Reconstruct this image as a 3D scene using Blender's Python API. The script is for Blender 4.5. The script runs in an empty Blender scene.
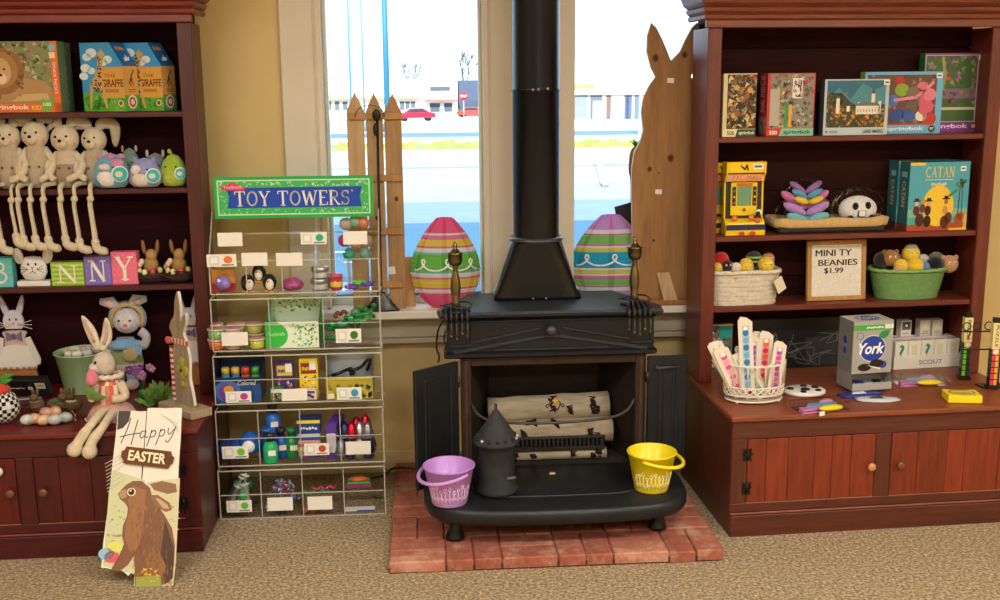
import bpy, bmesh, math, random
from math import sin, cos, pi, radians, sqrt, atan2
from mathutils import Matrix, Vector
random.seed(7)
sc = bpy.context.scene
COL = sc.collection
# ------------------------------------------------------------------ camera
F, PIT, ROLL, YAW, EYE = 1080.0, radians(11.6), radians(0.5), radians(4.0), 1.68
_fw = Vector((sin(YAW)*cos(PIT), cos(YAW)*cos(PIT), -sin(PIT)))
_r = Vector((cos(YAW), -sin(YAW), 0)); _u = _r.cross(_fw)
CR = _r*cos(ROLL) - _u*sin(ROLL); CU = _r*sin(ROLL) + _u*cos(ROLL); CF = _fw
EYEP = Vector((0, 0, EYE))
cd = bpy.data.cameras.new('camera'); cam = bpy.data.objects.new('camera', cd); COL.objects.link(cam)
cd.sensor_width = 36; cd.lens = F/1000*36; cd.clip_start = 0.05; cd.clip_end = 1200
cam.matrix_world = Matrix(((CR.x, CU.x, -CF.x, 0), (CR.y, CU.y, -CF.y, 0), (CR.z, CU.z, -CF.z, EYE), (0, 0, 0, 1)))
sc.camera = cam
# ------------------------------------------------------------------ view, world, sun
sc.view_settings.view_transform = 'Standard'; sc.view_settings.look = 'None'
sc.view_settings.gamma = 1; sc.view_settings.use_curve_mapping = False
sc.view_settings.exposure = 0.0
w = bpy.data.worlds.new('sky'); sc.world = w; w.use_nodes = True
bg = w.node_tree.nodes['Background']; bg.inputs[0].default_value = (0.62, 0.82, 1.0, 1); bg.inputs[1].default_value = 2.6
sd = bpy.data.lights.new('sun', 'SUN'); sd.energy = 8.5; sd.angle = radians(0.6); sd.color = (1, .97, .92)
sun = bpy.data.objects.new('sun', sd); COL.objects.link(sun)
sun.rotation_euler = (radians(67), 0, radians(-8))      # shining from behind the shop onto the street
# ceiling troffers of the shop (light sits in the lamp geometry built below)
TROFFERS = [(-1.5, 1.55), (0.9, 1.55), (-1.5, -0.9), (0.9, -0.9), (3.0, 1.55), (3.0, -.9)]
CEIL = 2.78
for i, (tx, ty) in enumerate(TROFFERS):
    ld = bpy.data.lights.new('troffer_light', 'AREA'); ld.shape = 'RECTANGLE'; ld.size = 1.15; ld.size_y = .55
    ld.energy = 43; ld.color = (1, .97, .91)
    lo = bpy.data.objects.new('troffer_light', ld); COL.objects.link(lo); lo.location = (tx, ty, CEIL-.045)
# ------------------------------------------------------------------ pixel helpers (calibrated survey of the room)
def ray(x, y): return CR*((x-500)/F) + CU*((300-y)/F) + CF
def ony(x, y, Y): d = ray(x, y); return EYEP + d*(Y/d.y)
def onz(x, y, z): d = ray(x, y); return EYEP + d*((z-EYE)/d.z)
class Frame:
    def __init__(s, M): s.M = M; s.I = M.inverted()
    def hit(s, x, y, d):                     # -> local (s, z) on the plane local y = d
        o = s.I @ EYEP; r = s.I.to_3x3() @ ray(x, y); t = (d-o.y)/r.y
        return o.x+r.x*t, o.z+r.z*t
    def hitz(s, x, y, z):                    # -> local (s, d) on the plane z
        o = s.I @ EYEP; r = s.I.to_3x3() @ ray(x, y); t = (z-o.z)/r.z
        return o.x+r.x*t, o.y+r.y*t
    def at(s, x, d, z, rot=0): return s.M @ Matrix.Translation((x, d, z)) @ Matrix.Rotation(radians(rot), 4, 'Z')
def T(x, y, z): return Matrix.Translation((x, y, z))
def RX(a): return Matrix.Rotation(radians(a), 4, 'X')
def RY(a): return Matrix.Rotation(radians(a), 4, 'Y')
def RZ(a): return Matrix.Rotation(radians(a), 4, 'Z')
def SC(x, y=None, z=None):
    y = x if y is None else y; z = x if z is None else z
    return Matrix.Diagonal((x, y, z, 1))
_lc = {}
def L(c):
    if isinstance(c, tuple): return c
    if c not in _lc:
        v = [int(c[i:i+2], 16)/255 for i in (0, 2, 4)]
        _lc[c] = tuple((x/12.92 if x <= .04045 else ((x+.055)/1.055)**2.4) for x in v)
    return _lc[c]
def jit(c, a=.12):
    k = 1+random.uniform(-a, a); return tuple(min(1, x*k) for x in L(c))
# ------------------------------------------------------------------ mesh builder
_txt = {}
def textmesh(t, shear=0, bold=0):
    k = (t, shear, bold)
    if k not in _txt:
        cu = bpy.data.curves.new('t', 'FONT'); cu.body = t; cu.shear = shear; cu.offset = bold; cu.resolution_u = 3
        ob = bpy.data.objects.new('t', cu); COL.objects.link(ob)
        bpy.context.view_layer.update()
        me = ob.evaluated_get(bpy.context.evaluated_depsgraph_get()).to_mesh()
        vs = [(v.co.x, v.co.y) for v in me.vertices]; fs = [tuple(p.vertices) for p in me.polygons]
        bpy.data.objects.remove(ob); bpy.data.curves.remove(cu)
        x0 = min(v[0] for v in vs); x1 = max(v[0] for v in vs); y0 = min(v[1] for v in vs); y1 = max(v[1] for v in vs)
        _txt[k] = ([((x-x0)/(x1-x0), (y-y0)/(y1-y0)) for x, y in vs], fs)
    return _txt[k]
def arc(cx, cy, rx, ry, a0, a1, n=10):
    return [(cx+rx*cos(radians(a0+(a1-a0)*i/n)), cy+ry*sin(radians(a0+(a1-a0)*i/n))) for i in range(n+1)]
# serif display capitals drawn as strokes: (advance, [(polyline, half width)])
_K, _N = .085, .035
SER = {
 'T': (.86, [([(.02, .98), (.84, .98)], _N), ([(.43, 0), (.43, 1)], _K), ([(.25, .02), (.61, .02)], _N), ([(.04, 1), (.04, .8)], _N), ([(.82, 1), (.82, .8)], _N)]),
 'O': (.9, [(arc(.45, .5, .36, .46, 0, 360, 20), .07)]),
 'Y': (.86, [([(.1, .97), (.43, .47), (.43, 0)], _K), ([(.76, .97), (.43, .47)], _N), ([(0, .98), (.24, .98)], _N), ([(.62, .98), (.88, .98)], _N), ([(.27, .02), (.59, .02)], _N)]),
 'W': (1.22, [([(.1, .97), (.34, .03)], _K), ([(.34, .03), (.6, .9)], _N), ([(.6, .9), (.86, .03)], _K), ([(.86, .03), (1.12, .97)], _N), ([(0, .98), (.24, .98)], _N), ([(1, .98), (1.22, .98)], _N)]),
 'E': (.74, [([(.16, 0), (.16, 1)], _K), ([(.04, .98), (.66, .98), (.66, .82)], _N), ([(.04, .02), (.7, .02), (.7, .2)], _N), ([(.16, .52), (.5, .52)], _N)]),
 'R': (.84, [([(.16, 0), (.16, 1)], _K), ([(.04, .97)] + arc(.4, .74, .26, .23, 90, -90, 10) + [(.16, .51)], .05), ([(.36, .5), (.72, .03), (.84, .03)], .06), ([(.04, .02), (.3, .02)], _N)]),
 'S': (.72, [(arc(.37, .74, .25, .22, 30, 270, 10) + arc(.35, .27, .27, .24, 90, -150, 12), .06), ([(.6, .98), (.6, .78)], _N), ([(.1, .02), (.1, .22)], _N)]),
 'C': (.86, [(arc(.48, .5, .4, .46, 48, 312, 18), .075), ([(.78, .98), (.78, .72)], _N)]),
 'A': (.9, [([(.43, .98), (.78, .02)], _K), ([(.43, .98), (.12, .02)], _N), ([(.22, .34), (.66, .34)], _N), ([(0, .02), (.26, .02)], _N), ([(.62, .02), (.92, .02)], _N)]),
 'N': (.94, [([(.16, 0), (.16, 1)], _N), ([(.16, 1), (.76, 0)], _K), ([(.76, 0), (.76, 1)], _N), ([(.02, .98), (.2, .98)], _N), ([(.62, .98), (.9, .98)], _N), ([(.02, .02), (.3, .02)], _N)]),
 'B': (.8, [([(.16, 0), (.16, 1)], _K), ([(.04, .97)] + arc(.4, .76, .22, .21, 90, -90, 8) + [(.16, .55)], .05), ([(.16, .53)] + arc(.42, .28, .28, .25, 90, -90, 8) + [(.04, .03)], .055)]),
 ' ': (.4, [])}
class MB:
    def __init__(s): s.v = []; s.f = []; s.c = []; s.sm = []
    def add(s, vs, fs, col, M=None, smooth=False):
        n = len(s.v)
        s.v += [tuple(M @ Vector(v)) for v in vs] if M is not None else [tuple(v) for v in vs]
        s.f += [tuple(i+n for i in f) for f in fs]
        s.c += [L(c) for c in col] if isinstance(col, list) else [L(col)]*len(fs)
        s.sm += [smooth]*len(fs); return s
    def box(s, x0, x1, y0, y1, z0, z1, col, M=None, b=0):
        if b <= 0:
            vs = [(x, y, z) for x in (x0, x1) for y in (y0, y1) for z in (z0, z1)]
            return s.add(vs, [(0, 1, 3, 2), (4, 6, 7, 5), (0, 4, 5, 1), (2, 3, 7, 6), (0, 2, 6, 4), (1, 5, 7, 3)], col, M)
        b = min(b, (x1-x0)*.45, (y1-y0)*.45, (z1-z0)*.45)
        vs = []
        for i in (0, 1):
            for j in (0, 1):
                for k in (0, 1):
                    X, Y, Z = (x0, x1)[i], (y0, y1)[j], (z0, z1)[k]
                    ix, iy, iz = X+b*(1-2*i), Y+b*(1-2*j), Z+b*(1-2*k)
                    vs += [(X, iy, iz), (ix, Y, iz), (ix, iy, Z)]
        g = lambda i, j, k, a: (i*4+j*2+k)*3+a
        fs = []
        for q in (0, 1):
            fs.append((g(q, 0, 0, 0), g(q, 1, 0, 0), g(q, 1, 1, 0), g(q, 0, 1, 0)))
            fs.append((g(0, q, 0, 1), g(1, q, 0, 1), g(1, q, 1, 1), g(0, q, 1, 1)))
            fs.append((g(0, 0, q, 2), g(1, 0, q, 2), g(1, 1, q, 2), g(0, 1, q, 2)))
        for p in (0, 1):
            for q in (0, 1):
                fs.append((g(p, q, 0, 0), g(p, q, 1, 0), g(p, q, 1, 1), g(p, q, 0, 1)))
                fs.append((g(p, 0, q, 0), g(p, 1, q, 0), g(p, 1, q, 2), g(p, 0, q, 2)))
                fs.append((g(0, p, q, 1), g(1, p, q, 1), g(1, p, q, 2), g(0, p, q, 2)))
        fs += [(g(i, j, k, 0), g(i, j, k, 1), g(i, j, k, 2)) for i in (0, 1) for j in (0, 1) for k in (0, 1)]
        return s.add(vs, fs, col, M)
    def lathe(s, prof, col, n=20, M=None, smooth=True, cap=True):
        vs, fs, cs = [], [], []
        for r, z in prof: vs += [(r*cos(2*pi*j/n), r*sin(2*pi*j/n), z) for j in range(n)]
        for i in range(len(prof)-1):
            for j in range(n):
                fs.append((i*n+j, i*n+(j+1) % n, (i+1)*n+(j+1) % n, (i+1)*n+j))
                cs.append(col(i, j) if callable(col) else (col[min(i, len(col)-1)] if isinstance(col, list) else col))
        if cap:
            if prof[0][0] > 1e-4: fs.append(tuple(range(n-1, -1, -1))); cs.append(cs[0])
            if prof[-1][0] > 1e-4: fs.append(tuple((len(prof)-1)*n+j for j in range(n))); cs.append(cs[-1])
        return s.add(vs, fs, cs, M, smooth)
    def tube(s, pts, r, col, n=8, M=None, smooth=True, closed=False, flat=1.0):
        P = [Vector(p) for p in pts]; m = len(P); vs, fs = [], []
        R = r if isinstance(r, (list, tuple)) else [r]*m
        up = None
        for i in range(m):
            a = P[(i-1) % m] if (closed or i > 0) else P[i]; b = P[(i+1) % m] if (closed or i < m-1) else P[i]
            t = (b-a); t = t.normalized() if t.length > 1e-9 else Vector((0, 0, 1))
            if up is None: up = t.orthogonal().normalized() if abs(t.y) > .9 else (Vector((0, 1, 0))-t*t.y).normalized()
            up = (up-t*up.dot(t)); up = up.normalized() if up.length > 1e-6 else t.orthogonal().normalized()
            sd_ = t.cross(up)
            vs += [tuple(P[i]+(sd_*cos(2*pi*j/n)+up*sin(2*pi*j/n)*flat)*R[i]) for j in range(n)]
        k = m if closed else m-1
        for i in range(k):
            i2 = (i+1) % m
            fs += [(i*n+j, i*n+(j+1) % n, i2*n+(j+1) % n, i2*n+j) for j in range(n)]
        if not closed: fs += [tuple(range(n-1, -1, -1)), tuple((m-1)*n+j for j in range(n))]
        return s.add(vs, fs, col, M, smooth)
    def ell(s, c, r, col, n=14, k=9, M=None):
        r = r if isinstance(r, (list, tuple)) else (r, r, r)
        pr = [(max(1e-5, sin(pi*i/k)), -cos(pi*i/k)) for i in range(k+1)]
        m = T(*c) @ SC(*r)
        return s.lathe(pr, col, n, (M @ m) if M is not None else m, True, False)
    def prism(s, poly, y0, y1, col, M=None, side=None, smooth=False):   # outline in x,z extruded in y
        n = len(poly)
        vs = [(x, y0, z) for x, z in poly] + [(x, y1, z) for x, z in poly]
        s.add(vs, [tuple(range(n)), tuple(range(2*n-1, n-1, -1))], col, M)
        return s.add(vs, [(i, (i+1) % n, n+(i+1) % n, n+i) for i in range(n)], side or col, M, smooth)
    def loft(s, rings, col, M=None, smooth=True, cap=True):
        n = len(rings[0]); vs = [p for r in rings for p in r]; fs = []
        for i in range(len(rings)-1): fs += [(i*n+j, i*n+(j+1) % n, (i+1)*n+(j+1) % n, (i+1)*n+j) for j in range(n)]
        if cap: fs += [tuple(range(n-1, -1, -1)), tuple((len(rings)-1)*n+j for j in range(n))]
        return s.add(vs, fs, col, M, smooth)
    # ---- flat print in the local x,z plane facing -y; layer k sits k*0.25 mm proud
    def poly(s, pts, col, k=1, M=None): return s.add([(x, -.00025*k, z) for x, z in pts], [tuple(range(len(pts)))], col, M)
    def rect(s, x0, x1, z0, z1, col, k=1, M=None): return s.poly([(x0, z0), (x1, z0), (x1, z1), (x0, z1)], col, k, M)
    def disc(s, x, z, rx, rz, col, k=1, M=None, n=16): return s.poly([(x+rx*cos(2*pi*i/n), z+rz*sin(2*pi*i/n)) for i in range(n)], col, k, M)
    def line(s, pts, wd, col, k=1, M=None):
        for (a, b), (c, d) in zip(pts, pts[1:]):
            l = sqrt((c-a)**2+(d-b)**2) or 1e-6; nx, nz = -(d-b)/l*wd, (c-a)/l*wd; ex, ez = (c-a)/l*wd*.5, (d-b)/l*wd*.5
            s.poly([(a-ex+nx, b-ez+nz), (a-ex-nx, b-ez-nz), (c+ex-nx, d+ez-nz), (c+ex+nx, d+ez+nz)], col, k, M)
        return s
    def text(s, t, x0, x1, z0, z1, col, k=2, M=None, shear=0, bold=.0):
        vs, fs = textmesh(t, shear, bold)
        return s.add([(x0+x*(x1-x0), -.00025*k, z0+y*(z1-z0)) for x, y in vs], fs, col, M)
    def vtext(s, t, x0, x1, z0, z1, col, k=2, M=None):       # reading bottom to top
        vs, fs = textmesh(t)
        return s.add([(x1-y*(x1-x0), -.00025*k, z0+x*(z1-z0)) for x, y in vs], fs, col, M)
    def dtext(s, t, x0, x1, z0, z1, col, k=2, M=None):       # reading top to bottom
        vs, fs = textmesh(t)
        return s.add([(x0+y*(x1-x0), -.00025*k, z1-x*(z1-z0)) for x, y in vs], fs, col, M)
    def serif(s, t, x0, x1, z0, z1, col, k=2, M=None):
        wd = sum(SER[c][0] for c in t)+.1*(len(t)-1); sx = (x1-x0)/wd; sz = z1-z0; cx = x0
        for c in t:
            for pl, hw in SER[c][1]: s.line([(cx+a*sx, z0+b*sz) for a, b in pl], hw*min(sx, sz), col, k, M)
            cx += (SER[c][0]+.1)*sx
        return s
    def specks(s, x0, x1, z0, z1, cols, n, sz, k=1, M=None):
        for _ in range(n):
            x, z = random.uniform(x0, x1), random.uniform(z0, z1); a = random.uniform(0, 6.28); q = sz*random.uniform(.5, 1.3)
            p = [(min(x1, max(x0, x+q*cos(a+t*2.09+random.uniform(-.5, .5)))), min(z1, max(z0, z+q*sin(a+t*2.09)))) for t in range(3)]
            s.poly(p, random.choice(cols), k, M)
        return s
    def scribble(s, x0, x1, z0, z1, col, k=2, M=None, n=6):      # print too small in the photograph to read
        w_ = (x1-x0)/n
        for i in range(n): s.rect(x0+w_*(i+.12), x0+w_*(i+.88), z0+(z1-z0)*(.3 if i % 3 == 1 else 0), z1-(z1-z0)*(.25 if i % 3 == 2 else 0), col, k, M)
        return s.rect(x0, x1, z0+(z1-z0)*.4, z0+(z1-z0)*.55, col, k, M)
    def build(s, name, mat, parent=None, M=None, fix=True, label=None):
        me = bpy.data.meshes.new(name); me.from_pydata(s.v, [], s.f)
        at = me.color_attributes.new('Col', 'FLOAT_COLOR', 'CORNER'); buf = []
        for f, c in zip(s.f, s.c): buf += [c[0], c[1], c[2], 1.0]*len(f)
        at.data.foreach_set('color', buf); me.polygons.foreach_set('use_smooth', s.sm)
        if fix:
            bm = bmesh.new(); bm.from_mesh(me); bmesh.ops.recalc_face_normals(bm, faces=bm.faces); bm.to_mesh(me); bm.free()
        me.materials.append(MAT[mat]); o = bpy.data.objects.new(name, me); COL.objects.link(o)
        if parent is not None: o.parent = parent
        if M is not None: o.matrix_basis = M
        if label: o['label'] = label
        return o
def tag(o, label, cat, group=None):
    o['label'] = label; o['category'] = cat
    if group: o['group'] = group
    return o
def thing(name, label, cat, M, group=None):
    o = bpy.data.objects.new(name, None); o.empty_display_size = .05; COL.objects.link(o); o.matrix_basis = M
    return tag(o, label, cat, group)
def struct(o): o['kind'] = 'structure'; return o
def copy_tree(o, M, label=None, parent=None):
    c = o.copy(); COL.objects.link(c); c.parent = parent
    if parent is None:
        c.matrix_basis = M
        if label: c['label'] = label
    for ch in list(o.children): copy_tree(ch, None, None, c)
    return c
# ------------------------------------------------------------------ materials
MAT = {}
def newmat(name):
    m = bpy.data.materials.new(name); m.use_nodes = True; MAT[name] = m
    nt = m.node_tree; return m, nt, nt.nodes, nt.links, nt.nodes['Principled BSDF']
def nd(N, t, **k):
    n = N.new(t)
    for a, b in k.items(): setattr(n, a, b)
    return n
def attr_mat(name, rough=.5, metal=0, noise=0, nscale=30, stretch=None, bump=0, bscale=200, coat=0, sheen=0, spec=.5, ramp=None, detail=3, sss=0):
    m, nt, N, K, P = newmat(name)
    A = nd(N, 'ShaderNodeAttribute', attribute_name='Col'); tc = nd(N, 'ShaderNodeTexCoord')
    out = A.outputs['Color']
    if noise:
        mp = nd(N, 'ShaderNodeMapping'); K.new(tc.outputs['Object'], mp.inputs[0])
        if stretch: mp.inputs['Scale'].default_value = stretch
        nz = nd(N, 'ShaderNodeTexNoise'); nz.inputs['Scale'].default_value = nscale; nz.inputs['Detail'].default_value = detail; nz.inputs['Roughness'].default_value = .6
        K.new(mp.outputs[0], nz.inputs['Vector'])
        mr = nd(N, 'ShaderNodeMapRange'); mr.inputs[1].default_value = .25; mr.inputs[2].default_value = .75
        mr.inputs[3].default_value = 1-noise; mr.inputs[4].default_value = 1+noise*.7; K.new(nz.outputs['Fac'], mr.inputs[0])
        mx = nd(N, 'ShaderNodeVectorMath', operation='SCALE'); K.new(out, mx.inputs[0]); K.new(mr.outputs[0], mx.inputs['Scale']); out = mx.outputs[0]
    K.new(out, P.inputs['Base Color'])
    P.inputs['Roughness'].default_value = rough; P.inputs['Metallic'].default_value = metal
    P.inputs['Specular IOR Level'].default_value = spec
    if coat: P.inputs['Coat Weight'].default_value = coat; P.inputs['Coat Roughness'].default_value = .25
    if sheen: P.inputs['Sheen Weight'].default_value = sheen
    if bump:
        nb = nd(N, 'ShaderNodeTexNoise'); nb.inputs['Scale'].default_value = bscale; nb.inputs['Detail'].default_value = 2
        if stretch:
            mp2 = nd(N, 'ShaderNodeMapping'); mp2.inputs['Scale'].default_value = stretch; K.new(tc.outputs['Object'], mp2.inputs[0]); K.new(mp2.outputs[0], nb.inputs['Vector'])
        else: K.new(tc.outputs['Object'], nb.inputs['Vector'])
        bp = nd(N, 'ShaderNodeBump'); bp.inputs['Strength'].default_value = bump; bp.inputs['Distance'].default_value = .004
        K.new(nb.outputs['Fac'], bp.inputs['Height']); K.new(bp.outputs[0], P.inputs['Normal'])
    return m
attr_mat('paint', .55, noise=.05, nscale=6)
attr_mat('print', .38, spec=.4)
attr_mat('paper', .7)
attr_mat('plastic', .3)
attr_mat('gloss', .12)
attr_mat('cloth', .95, noise=.15, nscale=60, bump=.35, bscale=350, sheen=.25, spec=.1)
attr_mat('plush', 1, noise=.2, nscale=90, bump=.6, bscale=500, sheen=.4, spec=.05)
attr_mat('wicker', .75, noise=.2, nscale=70, bump=.4, bscale=250)
attr_mat('wood_up', .42, noise=.42, nscale=7, stretch=(9, 9, .8), bump=.12, bscale=30, coat=.12, detail=5)
attr_mat('wood_across', .42, noise=.42, nscale=7, stretch=(.8, 9, 9), bump=.12, bscale=30, coat=.12, detail=5)
attr_mat('wood_deep', .42, noise=.42, nscale=7, stretch=(9, .8, 9), bump=.12, bscale=30, coat=.12, detail=5)
attr_mat('wood_dull', .7, noise=.42, nscale=7, stretch=(.8, 9, 9), bump=.12, bscale=30, spec=.08, detail=5)
attr_mat('raw_wood', .75, noise=.3, nscale=5, stretch=(8, 8, .9), bump=.2, bscale=40, spec=.2, detail=5)
attr_mat('iron', .42, metal=.35, noise=.25, nscale=14, bump=.12, bscale=160)
attr_mat('stove_pipe', .24, metal=.3, noise=.2, nscale=8, stretch=(4, 4, .4))
attr_mat('iron_matte', .75, noise=.3, nscale=20, bump=.2, bscale=140, spec=.25)
attr_mat('brass', .28, metal=.9, noise=.25, nscale=40)
attr_mat('tin', .35, metal=.8)
attr_mat('bark', .9, noise=.35, nscale=16, stretch=(.6, 3, 3), bump=.5, bscale=50, spec=.1)
attr_mat('stone', .9, noise=.3, nscale=26, bump=.5, bscale=90, spec=.15)
attr_mat('ground', .95, noise=.12, nscale=.8, spec=.05)
attr_mat('foliage', .7, noise=.25, nscale=30)
def glassy(name, tint, gl, rough=.02, mixfac=None):
    m, nt, N, K, P = newmat(name); N.remove(P)
    o = N['Material Output']; t = nd(N, 'ShaderNodeBsdfTransparent'); t.inputs[0].default_value = (*tint, 1)
    g = nd(N, 'ShaderNodeBsdfGlossy'); g.inputs['Roughness'].default_value = rough; g.inputs[0].default_value = (1, 1, 1, 1)
    fr = nd(N, 'ShaderNodeLayerWeight'); fr.inputs['Blend'].default_value = gl
    mx = nd(N, 'ShaderNodeMixShader'); K.new(fr.outputs['Facing' if mixfac else 'Fresnel'], mx.inputs[0]); K.new(t.outputs[0], mx.inputs[1]); K.new(g.outputs[0], mx.inputs[2])
    K.new(mx.outputs[0], o.inputs[0]); return m
glassy('window_glass', (.96, .98, .98), .12)
glassy('acrylic', (.985, .985, .975), .14)
glassy('film', (.97, .975, .98), .1, .12)
def edgy(name, tint, col):
    m, nt, N, K, P = newmat(name)
    o = N['Material Output']; t = nd(N, 'ShaderNodeBsdfTransparent'); t.inputs[0].default_value = (*tint, 1)
    P.inputs['Base Color'].default_value = (*col, 1); P.inputs['Roughness'].default_value = .25
    mx = nd(N, 'ShaderNodeMixShader'); mx.inputs[0].default_value = .5
    K.new(t.outputs[0], mx.inputs[1]); K.new(P.outputs[0], mx.inputs[2]); K.new(mx.outputs[0], o.inputs[0])
edgy('acrylic_edge', (.9, .92, .88), (.8, .8, .72))
m = attr_mat('lantern_paper', .8, spec=.1); nt = m.node_tree; N = nt.nodes; K = nt.links; P = N['Principled BSDF']
tl = nd(N, 'ShaderNodeBsdfTranslucent'); K.new(P.inputs['Base Color'].links[0].from_socket, tl.inputs[0]); mx = nd(N, 'ShaderNodeMixShader'); mx.inputs[0].default_value = .55
K.new(P.outputs[0], mx.inputs[1]); K.new(tl.outputs[0], mx.inputs[2]); K.new(mx.outputs[0], N['Material Output'].inputs[0])
# carpet: looped beige brown pile
m, nt, N, K, P = newmat('carpet')
tc = nd(N, 'ShaderNodeTexCoord'); nz = nd(N, 'ShaderNodeTexNoise'); nz.inputs['Scale'].default_value = 85; nz.inputs['Detail'].default_value = 2.5; nz.inputs['Roughness'].default_value = .7
K.new(tc.outputs['Object'], nz.inputs['Vector'])
cr = nd(N, 'ShaderNodeValToRGB'); e = cr.color_ramp.elements; e[0].position = .3; e[0].color = (*L('695a45'), 1); e[1].position = .68; e[1].color = (*L('d2bf9f'), 1)
e2 = e.new(.5); e2.color = (*L('a38e70'), 1); K.new(nz.outputs['Fac'], cr.inputs[0]); K.new(cr.outputs[0], P.inputs['Base Color'])
P.inputs['Roughness'].default_value = 1; P.inputs['Specular IOR Level'].default_value = .05
vo = nd(N, 'ShaderNodeTexVoronoi'); vo.inputs['Scale'].default_value = 130; K.new(tc.outputs['Object'], vo.inputs['Vector'])
bp = nd(N, 'ShaderNodeBump'); bp.inputs['Strength'].default_value = .6; bp.inputs['Distance'].default_value = .006; K.new(vo.outputs['Distance'], bp.inputs['Height']); K.new(bp.outputs[0], P.inputs['Normal'])
# brick: fired clay with pale mortar smears
m = attr_mat('brick', .9, noise=.3, nscale=22, bump=.6, bscale=70, spec=.15)
nt = m.node_tree; N = nt.nodes; K = nt.links; P = N['Principled BSDF']; src = P.inputs['Base Color'].links[0].from_socket
tc = nd(N, 'ShaderNodeTexCoord'); nz = nd(N, 'ShaderNodeTexNoise'); nz.inputs['Scale'].default_value = 9; nz.inputs['Detail'].default_value = 6; nz.inputs['Roughness'].default_value = .75
geo = nd(N, 'ShaderNodeNewGeometry'); K.new(geo.outputs['Position'], nz.inputs['Vector'])
mr = nd(N, 'ShaderNodeMapRange'); mr.inputs[1].default_value = .52; mr.inputs[2].default_value = .68; K.new(nz.outputs['Fac'], mr.inputs[0])
ml = nd(N, 'ShaderNodeMath', operation='MULTIPLY'); ml.inputs[1].default_value = .5; K.new(mr.outputs[0], ml.inputs[0])
mx = nd(N, 'ShaderNodeMixRGB'); mx.inputs[2].default_value = (*L('d8b39c'), 1); K.new(ml.outputs[0], mx.inputs[0]); K.new(src, mx.inputs[1]); K.new(mx.outputs[0], P.inputs['Base Color'])
# lamp diffuser
m, nt, N, K, P = newmat('diffuser'); P.inputs['Base Color'].default_value = (.9, .9, .88, 1); P.inputs['Emission Color'].default_value = (1, .92, .8, 1); P.inputs['Emission Strength'].default_value = 3
# ================================================================== room shell
XL, XR, YB, YW = -3.2, 3.9, -2.6, 4.5
YELLOW, TRIM, SILLC = 'd6bc80', 'dcd2c2', 'e8e0d0'
struct(MB().box(XL-.1, XR+.1, YB-.1, YW+.16, -.12, 0, '9c8260').build('floor', 'carpet'))
struct(MB().box(XL-.1, XR+.1, YB-.1, YW+.16, CEIL, CEIL+.12, 'e8e4da').build('ceiling', 'paint'))
struct(MB().box(XL-.12, XL, YB-.1, YW, 0, CEIL, YELLOW).build('wall_left', 'paint'))
struct(MB().box(XR, XR+.12, YB-.1, YW, 0, CEIL, YELLOW).build('wall_right', 'paint'))
struct(MB().box(XL-.1, XR+.1, YB-.12, YB, 0, 6.4, YELLOW).build('wall_front', 'paint'))
WL0, WL1, WR0, WR1, WZ0, WZ1 = -.398, .252, .628, 1.278, .735, 2.36
wb = MB()
for x0, x1, z0, z1 in ((XL-.1, WL0, 0, CEIL), (WL1, WR0, WZ0, WZ1), (WR1, XR+.1, 0, CEIL), (WL0, WR1, 0, WZ0-.02), (WL0, WR1, WZ1, CEIL)):
    wb.box(x0, x1, YW, YW+.16, z0, z1, YELLOW)
struct(wb.build('wall_back', 'paint'))
pb = MB(); pb.box(XL-.4, XR+.4, YB-.2, YB-.12, 0, 6.6, '8a7f74'); pb.box(XL-9, XR+9, YW+.05, YW+.17, CEIL+.12, 5.9, '8a7f74')
pb.box(XL-9, XL-.13, YW+.02, YW+.16, -.3, CEIL+.12, '8a7f74'); pb.box(XR+.13, XR+9, YW+.02, YW+.16, -.3, CEIL+.12, '8a7f74')
struct(pb.build('trim_9', 'paint'))
# baseboard, window casings, stool and apron
bb = MB(); bb.box(XL, XR, YW-.014, YW, 0, .085, 'cfb889', b=.003); bb.box(XL, XR, YW-.009, YW, .085, .098, 'd8c394', b=.003)
struct(bb.build('baseboard_back', 'paint'))
n = 0
for x0, x1 in ((WL0-.162, WL0), (WL1, WR0), (WR1, WR1+.162)):
    n += 1; t_ = MB(); t_.box(x0, x1, YW-.022, YW, WZ0+.002, WZ1+.14, TRIM, b=.004)
    for xa in ((x1-.028, x1-.02) if n == 1 else (x0+.02, x0+.028)): t_.box(xa-.002, xa+.002, YW-.026, YW-.02, WZ0+.002, WZ1, TRIM, b=.001)
    struct(t_.build('trim_%d' % n, 'paint'))
struct(MB().box(WL0, WR1, YW-.022, YW, WZ1, WZ1+.14, TRIM, b=.004).build('trim_4', 'paint'))
struct(MB().box(WL0-.2, WR1+.2, YW-.1, YW+.1, WZ0-.036, WZ0, SILLC, b=.006).build('trim_5', 'paint', label='cream painted window stool'))
struct(MB().box(WL0-.16, WR1+.16, YW-.03, YW, WZ0-.13, WZ0-.037, 'b3a893', b=.006).build('trim_6', 'paint'))
struct(MB().box(WL0-.19, WR1+.19, YW-.045, YW, WZ0-.152, WZ0-.13, 'b3a893', b=.004).build('trim_7', 'paint'))
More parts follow.
